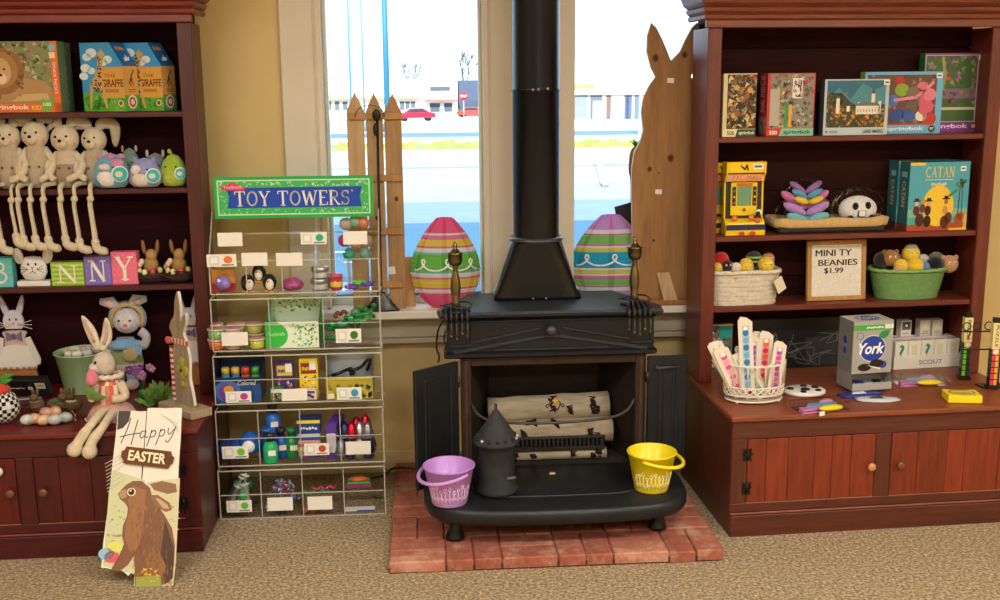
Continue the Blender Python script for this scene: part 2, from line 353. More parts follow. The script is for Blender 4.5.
for i, (x0, x1) in enumerate(((WL0, WL1), (WR0, WR1))):
    win = bpy.data.objects.new('window_%d' % (i+1), None); COL.objects.link(win); win['kind'] = 'structure'; win.location = (0, YW+.1, WZ0)
    fr = MB(); h = WZ1-WZ0; fwid = .014
    fr.box(x0, x0+fwid, -.03, .03, 0, h, 'dfe6ea', b=.003); fr.box(x1-fwid, x1, -.03, .03, 0, h, 'dfe6ea', b=.003)
    fr.box(x0+fwid, x1-fwid, -.03, .03, 0, .03, 'dfe6ea', b=.003); fr.box(x0+fwid, x1-fwid, -.03, .03, h-.03, h, 'dfe6ea', b=.003)
    fr.box(x0+fwid, x1-fwid, -.012, .012, .03, .04, '3c6f9c')
    fr.build('window_frame', 'paint', win)
    MB().box(x0+fwid, x1-fwid, -.002, .002, .04, h-.03, 'ffffff').build('pane', 'window_glass', win)
# ceiling troffers
for tx, ty in TROFFERS:
    t_ = thing('ceiling_light', 'recessed fluorescent troffer in the shop ceiling', 'ceiling light', T(tx, ty, CEIL), 'ceiling troffers')
    f_ = MB()
    for a, b, c, d in ((-.62, .62, -.32, -.29), (-.62, .62, .29, .32), (-.62, -.59, -.29, .29), (.59, .62, -.29, .29)): f_.box(a, b, c, d, -.03, 0, 'f2f0ea')
    f_.build('frame', 'paint', t_)
    MB().box(-.59, .59, -.29, .29, -.02, -.004, 'ffffff').build('diffuser', 'diffuser', t_)
# ================================================================== outdoors
def gz(y): return -.16-.0236*(y-5)
g = MB()
def strip(y0, y1, col, x0=-160, x1=160, up=0):
    g.add([(x0, y0, gz(y0)+up), (x1, y0, gz(y0)+up), (x1, y1, gz(y1)+up), (x0, y1, gz(y1)+up)], [(0, 1, 2, 3)], col)
strip(4.66, 11, '5f8098'); strip(11, 16, '7093ac'); strip(16, 24, 'a8b2b8'); strip(24, 30, 'b9bcbd'); strip(30, 31, '8f9aa6'); strip(31, 43, 'c9c9c6')  # nearest two blue strips and the thin dark band: shade painted into the paving
strip(50, 60, 'd0cdc6'); strip(60, 70, '6f89a6'); strip(70, 100, 'c6c4c0'); strip(100, 104, '8d97a3'); strip(104, 420, 'cfcac2')
struct(g.build('trim_8', 'ground', label='paved lot and road outside the windows'))
gr = MB(); gr.add([(-160, 43, gz(43)), (160, 43, gz(43)), (160, 50, gz(50)), (-160, 50, gz(50))], [(0, 1, 2, 3)], '94964e')
for _ in range(900):
    x, y = random.uniform(-30, 40), random.uniform(43, 50); gr.add([(x-.25, y, gz(y)), (x+.25, y, gz(y)), (x+random.uniform(-.2, .2), y, gz(y)+random.uniform(.05, .22))], [(0, 1, 2)], jit('8f9a4a', .3))
o = gr.build('grass_strip', 'foliage', fix=False); tag(o, 'yellow green grass strip between the road and the lot outside', 'grass'); o['kind'] = 'stuff'
def gpt(px, py):                       # ground point under a pixel
    d = ray(px, py); t = (gz(0)-EYE)/(d.z+.0236*d.y); return EYEP+d*t
def out_box(e, nm, px0, px1, py0, py1, Y, dep, col, mat='paint', proud=0):
    a = ony(px0, py1, Y); b = ony(px1, py0, Y); m_ = MB()
    m_.box(a.x, b.x, Y-proud, Y+dep, a.z, b.z, col); return m_.build(nm, mat, e, T(-e.location.x, -e.location.y, -e.location.z))
def building(nm, label, px0, px1, pytop, Y, dep, col):
    a = ony(px0, pytop, Y); b = ony(px1, pytop, Y); e = thing(nm, label, 'building', T((a.x+b.x)/2, Y, gz(Y)))
    m_ = MB().box(a.x-e.location.x, b.x-e.location.x, 0, dep, -.5, a.z-gz(Y), col); m_.build('wall', 'paint', e); return e
b1 = building('shop_building', 'long low white shop row behind the picket board', 300, 420.5, 80, 172, 20, 'e9e4da')
out_box(b1, 'canopy', 300, 420.5, 97, 99.5, 170, 2, 'b9885f')
for a in (327, 335, 343, 351, 400, 405.5, 411): out_box(b1, 'window', a, a+4.2, 101.5, 110, 172, .4, '4a5866', 'paint', .1)
b2 = building('shop_building', 'tall white shop front with brown awning and dark upper window', 421, 457.5, 82, 172.5, 20, 'f0ece4')
out_box(b2, 'awning', 424, 458, 99.5, 101, 170, 2.5, '8a4f3c')
out_box(b2, 'window', 430, 450, 86.5, 91, 172.5, .3, '3c4658', 'paint', .1)
out_box(b2, 'shop_window', 430, 452, 103, 112, 172.5, .3, '3c4854', 'paint', .1); out_box(b2, 'door', 440, 444, 103, 114, 172.5, .3, 'c9d2d8', 'gloss', .2)
b3 = building('shop_building', 'slate blue box building beside the bare tree', 458.5, 492, 80.5, 173, 20, '33425c')
out_box(b3, 'window', 466, 480, 101, 110, 173, .3, '2c3a4c', 'paint', .1)
b4 = building('shop_building', 'cream shop front with tall windows and yellow letters outside', 566, 700, 62, 74, 20, 'e8dcc4')
for a, b, c in ((573, 588, '7a7f86'), (590, 602, '565e70'), (606, 611, '6a5250'), (624, 632, '4c5874'), (634, 639, '5c6680')):
    p = out_box(b4, 'shop_window', a, b, 95.5, 119, 74, .2, c, 'paint', .05)
out_box(b4, 'fascia', 566, 700, 93.5, 95, 73.6, .5, 'cdbb9e'); out_box(b4, 'door', 593, 601, 101, 119, 73.8, .1, 'f2f2f0')
p_ = ony(574, 88, 73.8); q_ = ony(594, 84, 73.8); tx = MB(); tx.scribble(p_.x-b4.location.x, q_.x-b4.location.x, p_.z-b4.location.z, q_.z-b4.location.z, 'd9c21c', 1)
tx.build('lettering', 'paint', b4, T(0, -.2, 0), fix=False)
def car(px, py, label, col, rot=0):
    p = gpt(px, py); e = thing('parked_car', label, 'car', T(p.x, p.y, p.z) @ RZ(rot))
    m_ = MB(); prof = [(-2.1, .35), (-2.15, .75), (-1.35, .95), (-.75, 1.42), (.75, 1.45), (1.5, .98), (2.1, .88), (2.15, .4)]
    m_.prism(prof, -.8, .8, col); m_.build('body', 'gloss', e)
    gmb = MB().prism([(-1.2, .95), (-.68, 1.34), (.68, 1.37), (1.3, .98)], -.81, .81, '2c3742'); gmb.build('window', 'gloss', e)
    for x in (-1.35, 1.35):
        for y in (-.78, .6): MB().lathe([(.33, 0), (.33, .18)], '1d1d1f', 16, RX(-90)).build('wheel', 'plastic', e, T(x, y, .33))
    return e
car(416, 121, 'small red hatchback in the lot beyond the picket board', 'd3183a', 8)
car(472, 117, 'orange red car parked by the slate blue building', 'd2402f', -15)
car(437, 113, 'pale blue car parked under the brown awning', '6f93c8', 20)
def pole(px, py, w_, top, label, col, arm=None):
    p = gpt(px, py); e = thing('street_pole', label, 'pole', T(*p)); MB().lathe([(w_, 0), (w_*.75, top)], col, 10).build('shaft', 'paint', e)
    MB().lathe([(w_*1.6, 0), (w_*1.6, .5), (w_, .7)], col, 10).build('base', 'paint', e)
    if arm: MB().box(-arm, arm, -.2, .2, top-.3, top-.1, '8f9aa3').build('lamp_head', 'paint', e)
pole(388, 132, .21, 13, 'thick teal painted pole behind the picket board', '2a6f8c')
pole(352, 128, .09, 17, 'thin pale teal pole nearest the window casing outside', '4f8496')
pole(365, 131, .07, 16, 'slim grey wooden pole beside the thick teal pole', '6a858e')
pole(640, 135, .08, 10, 'lamp post with two flat lamp heads outside the right window', 'a9b3b8', 1.6)
p = gpt(464, 122.5); e = thing('stop_sign', 'red round stop sign on a post beyond the lot', 'sign', T(*p))
MB().lathe([(.05, 0), (.05, 2.4)], '9aa3a8', 8).build('post', 'paint', e)
MB().lathe([(.42, 0), (.42, .04)], 'd11f2d', 8, RX(90)).build('panel', 'paint', e, T(0, -.06, 2.6))
MB().text('STOP', -.3, .3, -.12, .12, 'ffffff', 1).build('lettering', 'paint', e, T(0, -.12, 2.6), fix=False)
p = gpt(605, 187); q = gpt(598, 163); e = MB(); dv = q-p
e.tube([(0, 0, .12), (dv.x, dv.y, dv.z+.12)], .1, 'e9edf0', 6); tag(e.build('wheel_stop', 'paint', None, T(*p)), 'white painted bar lying across the lot outside', 'kerb')
def bare_tree(px, pyb, Y, h, label):
    b = ony(px, pyb, Y); b.z = gz(Y); h += 4; e = thing('bare_tree', label, 'tree', T(b.x, Y, b.z)); m_ = MB()
    def br(p, d, l, r, k):
        q = p+d*l; m_.tube([p, q], [r, r*.65], '5c524a', 5)
        if k > 0:
            for _ in range(3): br(q, (d+Vector((random.uniform(-.8, .8), random.uniform(-.8, .8), random.uniform(-.1, .5)))).normalized(), l*.68, r*.62, k-1)
    br(Vector((0, 0, 0)), Vector((0, 0, 1)), h*.3, h*.016, 4); m_.build('branches', 'raw_wood', e)
bare_tree(405, 82, 196, 8.5, 'bare tree rising behind the white shop row'); bare_tree(464, 83, 204, 11, 'bare tree rising behind the slate blue building')
bare_tree(338, 84, 200, 5, 'small bare shrub tree over the shop row by the casing')
# ================================================================== the two hutches
W_, D_UP, D_BK = 1.19, .44, .655
def hutch(name, label, M, cp, shelves, fz, bh, ur=0):
    """cp: colours (frame, door, top, post, frieze, inside)"""
    fr_, dr_, tp_, po_, fz_, in_ = cp
    e = thing(name, label, 'cabinet', M)
    def bx(nm, x0, x1, y0, y1, z0, z1, c, mat='wood_across', b=.003, par=e): return MB().box(x0, x1, y0, y1, z0, z1, c, None, b).build(nm, mat, par)
    pl = MB(); pl.box(0, W_, -.006, .02, 0, .083, fr_, None, .002); pl.box(0, W_, -.002, .02, .083, .092, jit(fz_, 0), None, .004)
    pl.build('plinth', 'wood_across', e)
    bx('base_side', 0, .02, .0201, D_BK, 0, bh-.022, fr_, 'wood_up'); bx('base_side', W_-.02, W_, .0201, D_BK, 0, bh-.022, fr_, 'wood_up')
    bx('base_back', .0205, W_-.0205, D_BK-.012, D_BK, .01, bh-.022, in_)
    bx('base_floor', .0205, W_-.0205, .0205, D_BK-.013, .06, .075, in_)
    z0, z1 = .128, .377
    bx('rail', 0, W_, .004, .02, z1, bh-.021, fr_); bx('rail', 0, W_, .004, .02, .0925, z0, fr_)
    st = ((0, .06), (.553, .615), (W_-.06, W_))
    for a, b in st: bx('stile', a, b, .004, .02, z0, z1, fr_, 'wood_up')
    for q, (a, b) in enumerate(((.06, .553), (.615, W_-.06))):
        d = bpy.data.objects.new('door', None); COL.objects.link(d); d.parent = e; d.location = ((a+b)/2, .006, z0)
        n = 6 if q == 0 else 5; cuts = [0]+sorted([(i+random.uniform(-.18, .18))/n for i in range(1, n)])+[1]
        for c0, c1 in zip(cuts, cuts[1:]):
            MB().box(a+.001+(b-a-.002)*c0+.0006-(a+b)/2, a+.001+(b-a-.002)*c1-.0006-(a+b)/2, -.001, .012, .002, z1-z0-.002, jit(dr_, .22), None, .0015).build('plank', 'wood_up', d)
        MB().box(a-(a+b)/2+.001, b-(a+b)/2-.001, -.0015, .006, -.0005, .0015, 'b0704a').build('bottom_edge', 'wood_across', d)
        kx = (b-.02-(a+b)/2) if q == 0 else (a+.032-(a+b)/2)
        MB().lathe([(.004, 0), (.006, .004), (.007, .012), (.0145, .017), (.016, .022), (.013, .027), (.006, .029), (.001, .0295)], ('c98e58' if q == 0 and 'brown' in label else '6e4632'), 16, RX(90)).build('knob', 'gloss', d, T(kx, -.001, .125))
        hx = a-(a+b)/2 if q == 0 else b-(a+b)/2
        for hz in (.045, .175):
            h_ = MB()
            for s_ in (-1, 1):
                h_.prism([(s_*.002, -.006), (s_*.012, -.026), (s_*.016, -.02), (s_*.012, -.004), (s_*.02, .004), (s_*.013, .012), (s_*.016, .026), (s_*.008, .022), (s_*.002, .01)], -.004, -.001, '15130f')
            h_.lathe([(.004, -.02), (.004, .02)], '15130f', 8, T(0, -.004, 0)); h_.build('hinge', 'iron', d, T(hx, -.0035, hz+.014))
    bx('base_top', -.008, W_+.008, -.012, D_BK, bh-.0205, bh, tp_, 'wood_across', .005)
    # upper shelves
    for a, b in ((0, .055), (W_-.05-ur, W_+.005-ur)): bx('post', a, b, D_UP, D_UP+.02, bh+.0005, fz, po_, 'wood_up')
    for a in (.004, W_-.022-ur): bx('side_panel', a, a+.018, D_UP+.0205, D_BK, bh+.0005, fz, po_, 'wood_up', .002)
    zs = [bh+.002, .86, 1.22, 1.55, 1.79, fz+.1]
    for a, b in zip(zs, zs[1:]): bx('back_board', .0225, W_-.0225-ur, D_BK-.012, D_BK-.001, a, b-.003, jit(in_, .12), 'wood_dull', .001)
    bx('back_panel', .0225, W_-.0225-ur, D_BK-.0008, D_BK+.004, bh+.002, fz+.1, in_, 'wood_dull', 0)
    for z in shelves:
        bx('shelf', .0225, W_-.0225-ur, D_UP+.012, D_BK-.0125, z-.022, z, po_)
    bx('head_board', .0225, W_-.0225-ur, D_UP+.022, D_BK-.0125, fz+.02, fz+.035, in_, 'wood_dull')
    fb = MB(); fb.box(-.012, W_+.012-ur, D_UP-.014, D_UP+.01, fz-.0005, fz+.028, fz_, None, .003); fb.build('frieze', 'wood_across', e)
    pr = [(.012, fz+.0285), (.02, fz+.034), (.022, fz+.046), (.014, fz+.05), (.026, fz+.06), (.03, fz+.072), (.022, fz+.076), (.04, fz+.09), (.055, fz+.125), (.075, fz+.15), (.082, fz+.165), (.082, fz+.185), (0.0, fz+.186)]
    vs = []; n = len(pr)
    for o_, z in pr: vs += [(-o_, D_BK, z), (-o_, D_UP-o_, z), (W_+o_-ur, D_UP-o_, z), (W_+o_-ur, D_BK, z)]
    fs = [(i*4+j, i*4+j+1, (i+1)*4+j+1, (i+1)*4+j) for i in range(n-1) for j in range(3)]+[((n-1)*4, (n-1)*4+1, (n-1)*4+2, (n-1)*4+3)]
    MB().add(vs, fs, jit(fz_, 0)).build('crown', 'wood_across', e)
    return e
RC = Frame(T(1.105, 3.692, 0) @ RZ(2.3))
LC = Frame(T(-.828-W_, 3.744-W_*sin(radians(.5)), 0) @ RZ(.5))
RCH, LCH = .467, .469
RCS, LCS = [1.449, 1.061, .776], [1.57, 1.283, .908]
hutch('display_hutch', 'red brown pine hutch with plank doors and puzzle boxes beside the stove', RC.M, ('58291a', '823219', '8a4426', '6b2d20', '7d3f2a', '2e130e'), RCS, 1.86, RCH)  # base top tone is lightened: glare put into the wood colour
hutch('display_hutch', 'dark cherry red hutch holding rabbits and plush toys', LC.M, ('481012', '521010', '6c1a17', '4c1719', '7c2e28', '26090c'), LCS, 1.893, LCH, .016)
# ================================================================== brick hearth
BZ = .043
hearth = thing('brick_hearth', 'red brick pad under the black stove', 'hearth', T(0, 0, 0))
meshes = {}
def brick(x, y, lx, ly, rz=0):
    k = (round(lx, 3), round(ly, 3), random.randint(0, 2))
    if k not in meshes:
        b_ = MB(); b_.box(-lx/2, lx/2, -ly/2, ly/2, 0, BZ, jit(random.choice(['b3705a', 'a86552', 'b8775f', 'a2604e']), .05), None, .005)
        o = b_.build('brick', 'brick', hearth); meshes[k] = o.data
    else:
        o = bpy.data.objects.new('brick', meshes[k]); COL.objects.link(o); o.parent = hearth
    o.location = (x, y, random.uniform(-.003, .002)); o.rotation_euler = (0, 0, radians(rz+random.uniform(-1.2, 1.2)))
BL, BW = .196, .096
x0, yf = -.15, 3.492
# basket-weave pairs
for j in range(5):
    for i in range(6):
        cx, cy = x0+.1+i*.1965, yf+.1+j*.2
        if cx > 1.04: continue
        if (i+j) % 2 == 0:
            brick(cx, cy-.05, BL, BW); brick(cx, cy+.05, BL, BW)
        else:
            brick(cx-.049, cy, BW, BL); brick(cx+.049, cy, BW, BL)
sand = MB().box(x0+.002, x0+1.172, yf+.004, yf+.995, .001, .022, '4a372b'); sand.build('joint_bed', 'stone', hearth)
# ================================================================== stove
IR, IR2, SOOT = '1a1d22', '23272c', '261c17'
SX = .465
stove = thing('franklin_stove', 'black cast iron open front stove with brass corner finials', 'stove', T(SX, 3.9, BZ))
SM = T(-SX, -3.9, -BZ)                # build stove parts in room coordinates
def sp(mb, name, mat='iron', par=stove, **k): return mb.build(name, mat, par, SM if par is stove else None, **k)
def cat_rom(P, n=6):
    out = []; m_ = len(P)
    for i in range(m_-1):
        p0, p1, p2, p3 = P[max(i-1, 0)], P[i], P[i+1], P[min(i+2, m_-1)]
        for t in range(n):
            t /= n; out.append(tuple(.5*((2*b)+(-a+c)*t+(2*a-5*b+4*c-d)*t*t+(-a+3*b-3*c+d)*t**3) for a, b, c, d in zip(p0, p1, p2, p3)))
    return out+[tuple(P[-1])]
ol = cat_rom([(.11, 4.03), (.0, 3.95), (-.025, 3.82), (-.005, 3.68), (.08, 3.59), (.25, 3.555), (.465, 3.548), (.68, 3.555), (.85, 3.59), (.935, 3.68), (.955, 3.82), (.93, 3.95), (.82, 4.03)])
def inset(pts, d, cx=.465, cy=3.85): return [(x+(cx-x)*d/max(.05, sqrt((x-cx)**2+(y-cy)**2)), y+(cy-y)*d/max(.05, sqrt((x-cx)**2+(y-cy)**2))) for x, y in pts]
h_ = MB(); h_.loft([[(x, y, z) for x, y in inset(ol, d)] for d, z in ((.03, .132), (.006, .134), (0, .144), (0, .17), (.006, .184), (.018, .19))], IR2); sp(h_, 'hearth_plate')
tr = cat_rom([(.15, 4.02), (.15, 3.82), (.165, 3.74), (.23, 3.69), (.465, 3.68), (.70, 3.69), (.765, 3.74), (.785, 3.82), (.785, 4.02)], 5)
t_ = MB(); t_.tube([(x, y, .191) for x, y in tr], .006, IR2, 6); sp(t_, 'tray_bead')
for fx, fy in ((.085, 3.675), (.835, 3.70), (.14, 3.99), (.79, 3.99)):
    f_ = MB(); f_.loft([[(fx+r*cos(a*pi/5)+o, fy+r*sin(a*pi/5), z) for a in range(10)] for r, z, o in ((.036, BZ+.0035, -.0), (.034, BZ+.013, 0), (.022, BZ+.04, .004), (.03, .1335, .01))], IR); sp(f_, 'foot')
fb = MB()   # firebox shell, splayed sides
fb.add([(.165, 4.0, .19), (.25, 4.27, .19), (.25, 4.27, .63), (.165, 4.0, .63)], [(0, 1, 2, 3)], SOOT)
fb.add([(.80, 4.0, .19), (.70, 4.27, .19), (.70, 4.27, .63), (.80, 4.0, .63)], [(0, 1, 2, 3)], SOOT)
fb.add([(.25, 4.27, .19), (.70, 4.27, .19), (.70, 4.27, .63), (.25, 4.27, .63)], [(0, 1, 2, 3)], '2b211c')
fb.add([(.165, 4.0, .192), (.80, 4.0, .192), (.70, 4.27, .192), (.25, 4.27, .192)], [(0, 1, 2, 3)], '2a2724')
fb.add([(.165, 4.0, .63), (.80, 4.0, .63), (.70, 4.27, .63), (.25, 4.27, .63)], [(0, 1, 2, 3)], '1e1a18')
sp(fb, 'firebox', 'iron_matte', fix=False)
sh = MB()
sh.prism([(.13, 3.995), (.16, 3.995), (.245, 4.285), (.21, 4.30)], .15, .64, IR, Matrix(((1, 0, 0, 0), (0, 0, 1, 0), (0, 1, 0, 0), (0, 0, 0, 1))))
sh.prism([(.835, 3.995), (.805, 3.995), (.705, 4.285), (.74, 4.30)], .15, .64, IR, Matrix(((1, 0, 0, 0), (0, 0, 1, 0), (0, 1, 0, 0), (0, 0, 0, 1))))
sh.box(.215, .735, 4.285, 4.30, .15, .80, IR); sp(sh, 'body_shell')
for a, b in ((.125, .165), (.80, .84)):
    f_ = MB(); f_.box(a, b, 3.975, 4.005, .19, .64, '3a2a22', None, .004); f_.box(a+.012, b-.012, 3.968, 3.978, .2, .63, '46332a', None, .003); sp(f_, 'door_frame', 'iron_matte')
li = MB(); li.box(.165, .80, 3.975, 4.0, .605, .64, '36281f', None, .004); sp(li, 'lintel', 'iron_matte')
# mantel with chevron mouldings
mt = MB()
mt.loft([[(.075-o, 3.962-o, z), (.865+o, 3.962-o, z), (.865+o, 4.06, z), (.735, 4.29, z), (.205, 4.29, z), (.075-o, 4.06, z)] for o, z in ((.0, .641), (.012, .648), (.012, .66), (0, .668), (0, .785), (.01, .80))], IR, smooth=False)
sp(mt, 'mantel')
tp = MB(); tp.loft([[(.052-o, 3.935-o, z), (.888+o, 3.935-o, z), (.895+o, 4.0, z), (.76+o, 4.30, z), (.18-o, 4.30, z), (.045-o, 4.0, z)] for o, z in ((-.01, .8005), (.004, .806), (.006, .816), (0, .825))], '2a2e34', smooth=False); sp(tp, 'top_plate')
def bar(a, b, w_, h__=.008, y=3.962):
    m_ = MB(); (ax, az), (bx_, bz) = a, b; an = atan2(bz-az, bx_-ax); l = sqrt((bx_-ax)**2+(bz-az)**2)
    m_.box(-l/2, l/2, -h__, 0, -w_/2, w_/2, '34383e', T((ax+bx_)/2, y, (az+bz)/2) @ Matrix.Rotation(-an, 4, 'Y'), .003); return m_  # lighter than the iron body: highlights put into the moulding colour
for a, b, w_ in (((.10, .665), (.445, .722), .014), ((.84, .665), (.495, .722), .014), ((.165, .703), (.43, .752), .009), ((.775, .703), (.51, .752), .009),
                 ((.165, .70), (.165, .785), .009), ((.775, .70), (.775, .785), .009), ((.25, .672), (.69, .672), .008), ((.165, .784), (.775, .784), .007), ((.445, .722), (.495, .722), .014)):
    sp(bar(a, b, w_), 'moulding')
for s_ in (-1, 1):
    cx = .47+s_*.345; f_ = MB()
    for a, b in (((cx-.04, .69), (cx+.04, .69)), ((cx-.04, .69), (cx-.04, .785)), ((cx+.04, .69), (cx+.04, .785))):
        q = bar(a, b, .008); f_.v += q.v and []; n0 = len(f_.v); f_.v += q.v; f_.f += [tuple(i+n0 for i in x) for x in q.f]; f_.c += q.c; f_.sm += q.sm
    sp(f_, 'end_moulding')
kn = MB(); kn.lathe([(.006, 0), (.006, .012), (.018, .018), (.021, .026), (.017, .034), (.008, .038), (.001, .0385)], '4a4a4e', 18, T(.468, 3.958, .748) @ RX(90)); sp(kn, 'knob')
# doors, swung open
def stove_door(a, b, name_label, latch):
    v = Vector((b[0]-a[0], b[1]-a[1])); l = v.length; an = atan2(v.y, v.x)
    d = MB(); d.box(0, l, -.009, .009, .168, .632, '1f2329', None, .004)
    for x0, x1, z0, z1 in ((.04, l-.04, .585, .592), (.04, l-.04, .208, .215), (.04, .047, .215, .585), (l-.047, l-.04, .215, .585)): d.box(x0, x1, -.014, -.008, z0, z1, '2b2f35', None, .002)
    d.box(.06, l-.06, -.012, -.008, .23, .57, '1e2228', None, .003)
    o = d.build('door', 'iron', stove, SM @ T(a[0], a[1], 0) @ Matrix.Rotation(an, 4, 'Z'), label=name_label)
    if latch:
        q = MB(); q.tube([(.03, -.02, .588), (.06, -.022, .59), (.12, -.02, .592)], [.006, .005, .004], '45474c', 8); q.lathe([(.009, 0), (.009, .016)], '45474c', 10, T(.035, -.008, .588) @ RX(90)); q.build('latch', 'iron', o)
    for z in (.25, .55): MB().lathe([(.007, -.02), (.007, .02)], '3a2f28', 8, T(l if not latch else 0, -.004, z)).build('hinge', 'iron', o)
stove_door((-.052, 3.835), (.113, 3.965), 'left door leaf swung toward the room', False)
stove_door((.842, 3.962), (.998, 3.968), 'right door leaf with latch bar', True)
# hood and flue pipe
FX, FY = .44, 4.215
hd = MB()
def sq(hx, hy, rr, z, n=32):
    out = []
    for i in range(n):
        a = 2*pi*(i+.5)/n; c, s_ = cos(a), sin(a); k = 1/max(abs(c), abs(s_)); out.append((FX+hx*((1-rr)*c*k+rr*c), FY+hy*((1-rr)*s_*k+rr*s_), z))
    return out
hd.loft([sq(.172, .078, 0, .8255), sq(.172, .078, .05, .838), sq(.16, .078, .15, .86), sq(.142, .082, .35, .92), sq(.122, .088, .65, .985), sq(.103, .095, .95, 1.045), sq(.1, .097, 1, 1.055)], '17191d')
sp(hd, 'hood', 'stove_pipe')
pp = MB(); pp.lathe([(.0905, 1.05), (.0905, 1.63), (.094, 1.632), (.094, 1.64), (.0925, 1.642), (.0925, CEIL-.03)], '17191d', 36, T(FX, FY, 0), cap=False); pp.lathe([(.0915, 1.05), (.105, 1.052), (.107, 1.06), (.103, 1.068), (.0915, 1.07)], '45474c', 36, T(FX, FY, 0), cap=False)
pp.lathe([(.0925, CEIL-.05), (.15, CEIL-.03), (.15, CEIL-.001)], '2a2c31', 36, T(FX, FY, 0)); sp(pp, 'flue_pipe', 'stove_pipe')
sc_ = MB()
for x, z in ((-.02, 1.637), (.0, 1.638), (.035, 1.64)): sc_.lathe([(.006, 0), (.006, .004), (.003, .006)], '9a9a98', 8, T(FX+x, FY-.093, z) @ RX(90))
for x in (-.02, .03): sc_.lathe([(.004, 0), (.004, .003)], 'b8b8b4', 8, T(FX+x, FY-.08, .832) @ RX(90))
sp(sc_, 'screw_heads', 'tin')
# rail, grate
rl = MB(); rl.tube(cat_rom([(.168, 3.975, .455), (.19, 3.94, .425), (.26, 3.905, .405), (.47, 3.89, .40), (.68, 3.905, .408), (.76, 3.94, .425), (.795, 3.975, .46)]), .0055, '4c463f', 8); sp(rl, 'rail')
gt = MB(); gt.box(.30, .695, 4.048, 4.051, .239, .292, '14110f'); gt.box(.30, .695, 4.035, 4.05, .236, .251, '2c2826', None, .003); gt.box(.30, .695, 4.035, 4.05, .284, .294, '37322e', None, .003)  # first box is a dark plate added behind the bars to shade the gaps
for i in range(22): gt.box(.31+i*.0175, .318+i*.0175, 4.036, 4.049, .249, .286, '2c2826')
for i in range(9): gt.box(.32+i*.044, .328+i*.044, 4.04, 4.24, .242, .253, '262220')
for x in (.32, .67):
    for y in (4.05, 4.22): gt.box(x, x+.012, y-.01, y+.002, .193, .239, '262220')
sp(gt, 'grate', 'iron_matte')
em = MB(); c = ony(555, 404, 4.0)
for s_ in (-1, 1):
    em.tube([(c.x+s_*a, c.y, c.z+b) for a, b in ((0, -.028), (.012, -.02), (.02, -.005), (.03, .0), (.036, -.008), (.03, -.014), (.026, -.008))], .0028, '2b2723', 6)
    em.tube([(c.x+s_*a, c.y, c.z+b) for a, b in ((0, .012), (.014, .012), (.022, .005), (.018, -.002))], .0025, '2b2723', 6)
em.tube([(c.x, c.y+.004, c.z-.03), (c.x, c.y+.004, .405)], .003, '2b2723', 6)
emo = sp(em, 'emblem', 'iron')
g_ = MB()
for a, b, r in ((0, .022, .0055), (-.007, .014, .005), (.007, .014, .005), (0, .012, .006), (0, .005, .004)): g_.ell((c.x+a, c.y-.003, c.z+b), r, 'f2c86a')
g_.prism([(c.x-.012, c.z-.004), (c.x+.012, c.z-.004), (c.x+.004, c.z+.008), (c.x-.004, c.z+.008)], c.y-.005, c.y, 'f2c86a'); g_.build('gold_centre', 'brass', emo)
# brass finials with a fan of curled iron hooks at both top corners
def finial(px, py):
    p = onz(px, py, .8255); f_ = bpy.data.objects.new('finial', None); COL.objects.link(f_); f_.parent = stove; f_.matrix_basis = SM @ T(p.x, p.y, .8255)
    MB().lathe([(.012, 0), (.017, .008), (.012, .02), (.016, .05), (.0195, .075), (.018, .1), (.011, .135), (.0085, .15), (.013, .154), (.008, .158), (.022, .166), (.027, .18), (.027, .205), (.031, .208), (.02, .212), (.012, .222), (.007, .226), (.009, .234), (.005, .246), (.001, .252)], ['756a48', '6a6040', '8c8058', '776c4c'], 18, T(0, 0, .012)).build('brass_spindle', 'brass', f_)
    b_ = MB(); b_.lathe([(.055, 0), (.052, .008), (.03, .014), (.01, .016)], '26262a', 18); b_.tube([(.06*cos(a*.5), .05*sin(a*.5), .022+.006*sin(a)) for a in range(13)], .003, '26262a', 6, closed=False); b_.build('base', 'iron', f_)
    for i in range(5):
        x = -.04+i*.02; k = MB(); dp = -p.y+3.915
        k.tube([(x*.5, -.02, .016), (x*.8, dp*.55, .02), (x, dp*.9, .012), (x, dp-.012, -.008), (x, dp-.014, -.03)], [.005, .006, .0065, .0065, .005], '2a2a2e', 6)
        k.tube([(x, dp-.014, -.03), (x+.001, dp-.016, -.05-.01*(i % 3)), (x-.001, dp-.016, -.068-.01*(i % 3))], [.002, .003, .0025], '5b5048', 6); k.ell((x, dp-.016, -.072-.01*(i % 3)), .005, '8a6a4a' if i % 2 else '5b5048', 8, 6); k.build('hook', 'iron', f_)
finial(456, 311); finial(634, 304)
cw = MB(); cw.tube(cat_rom([(.075, 3.93, .81), (.045, 3.925, .77), (.035, 3.93, .70), (.045, 3.935, .66), (.04, 3.94, .635)]), .0035, '1c1c1e', 6); cw.tube(cat_rom([(.085, 3.93, .81), (.07, 3.925, .76), (.065, 3.93, .72), (.08, 3.94, .665)]), .0035, '1c1c1e', 6); sp(cw, 'chain_pull', 'iron_matte')
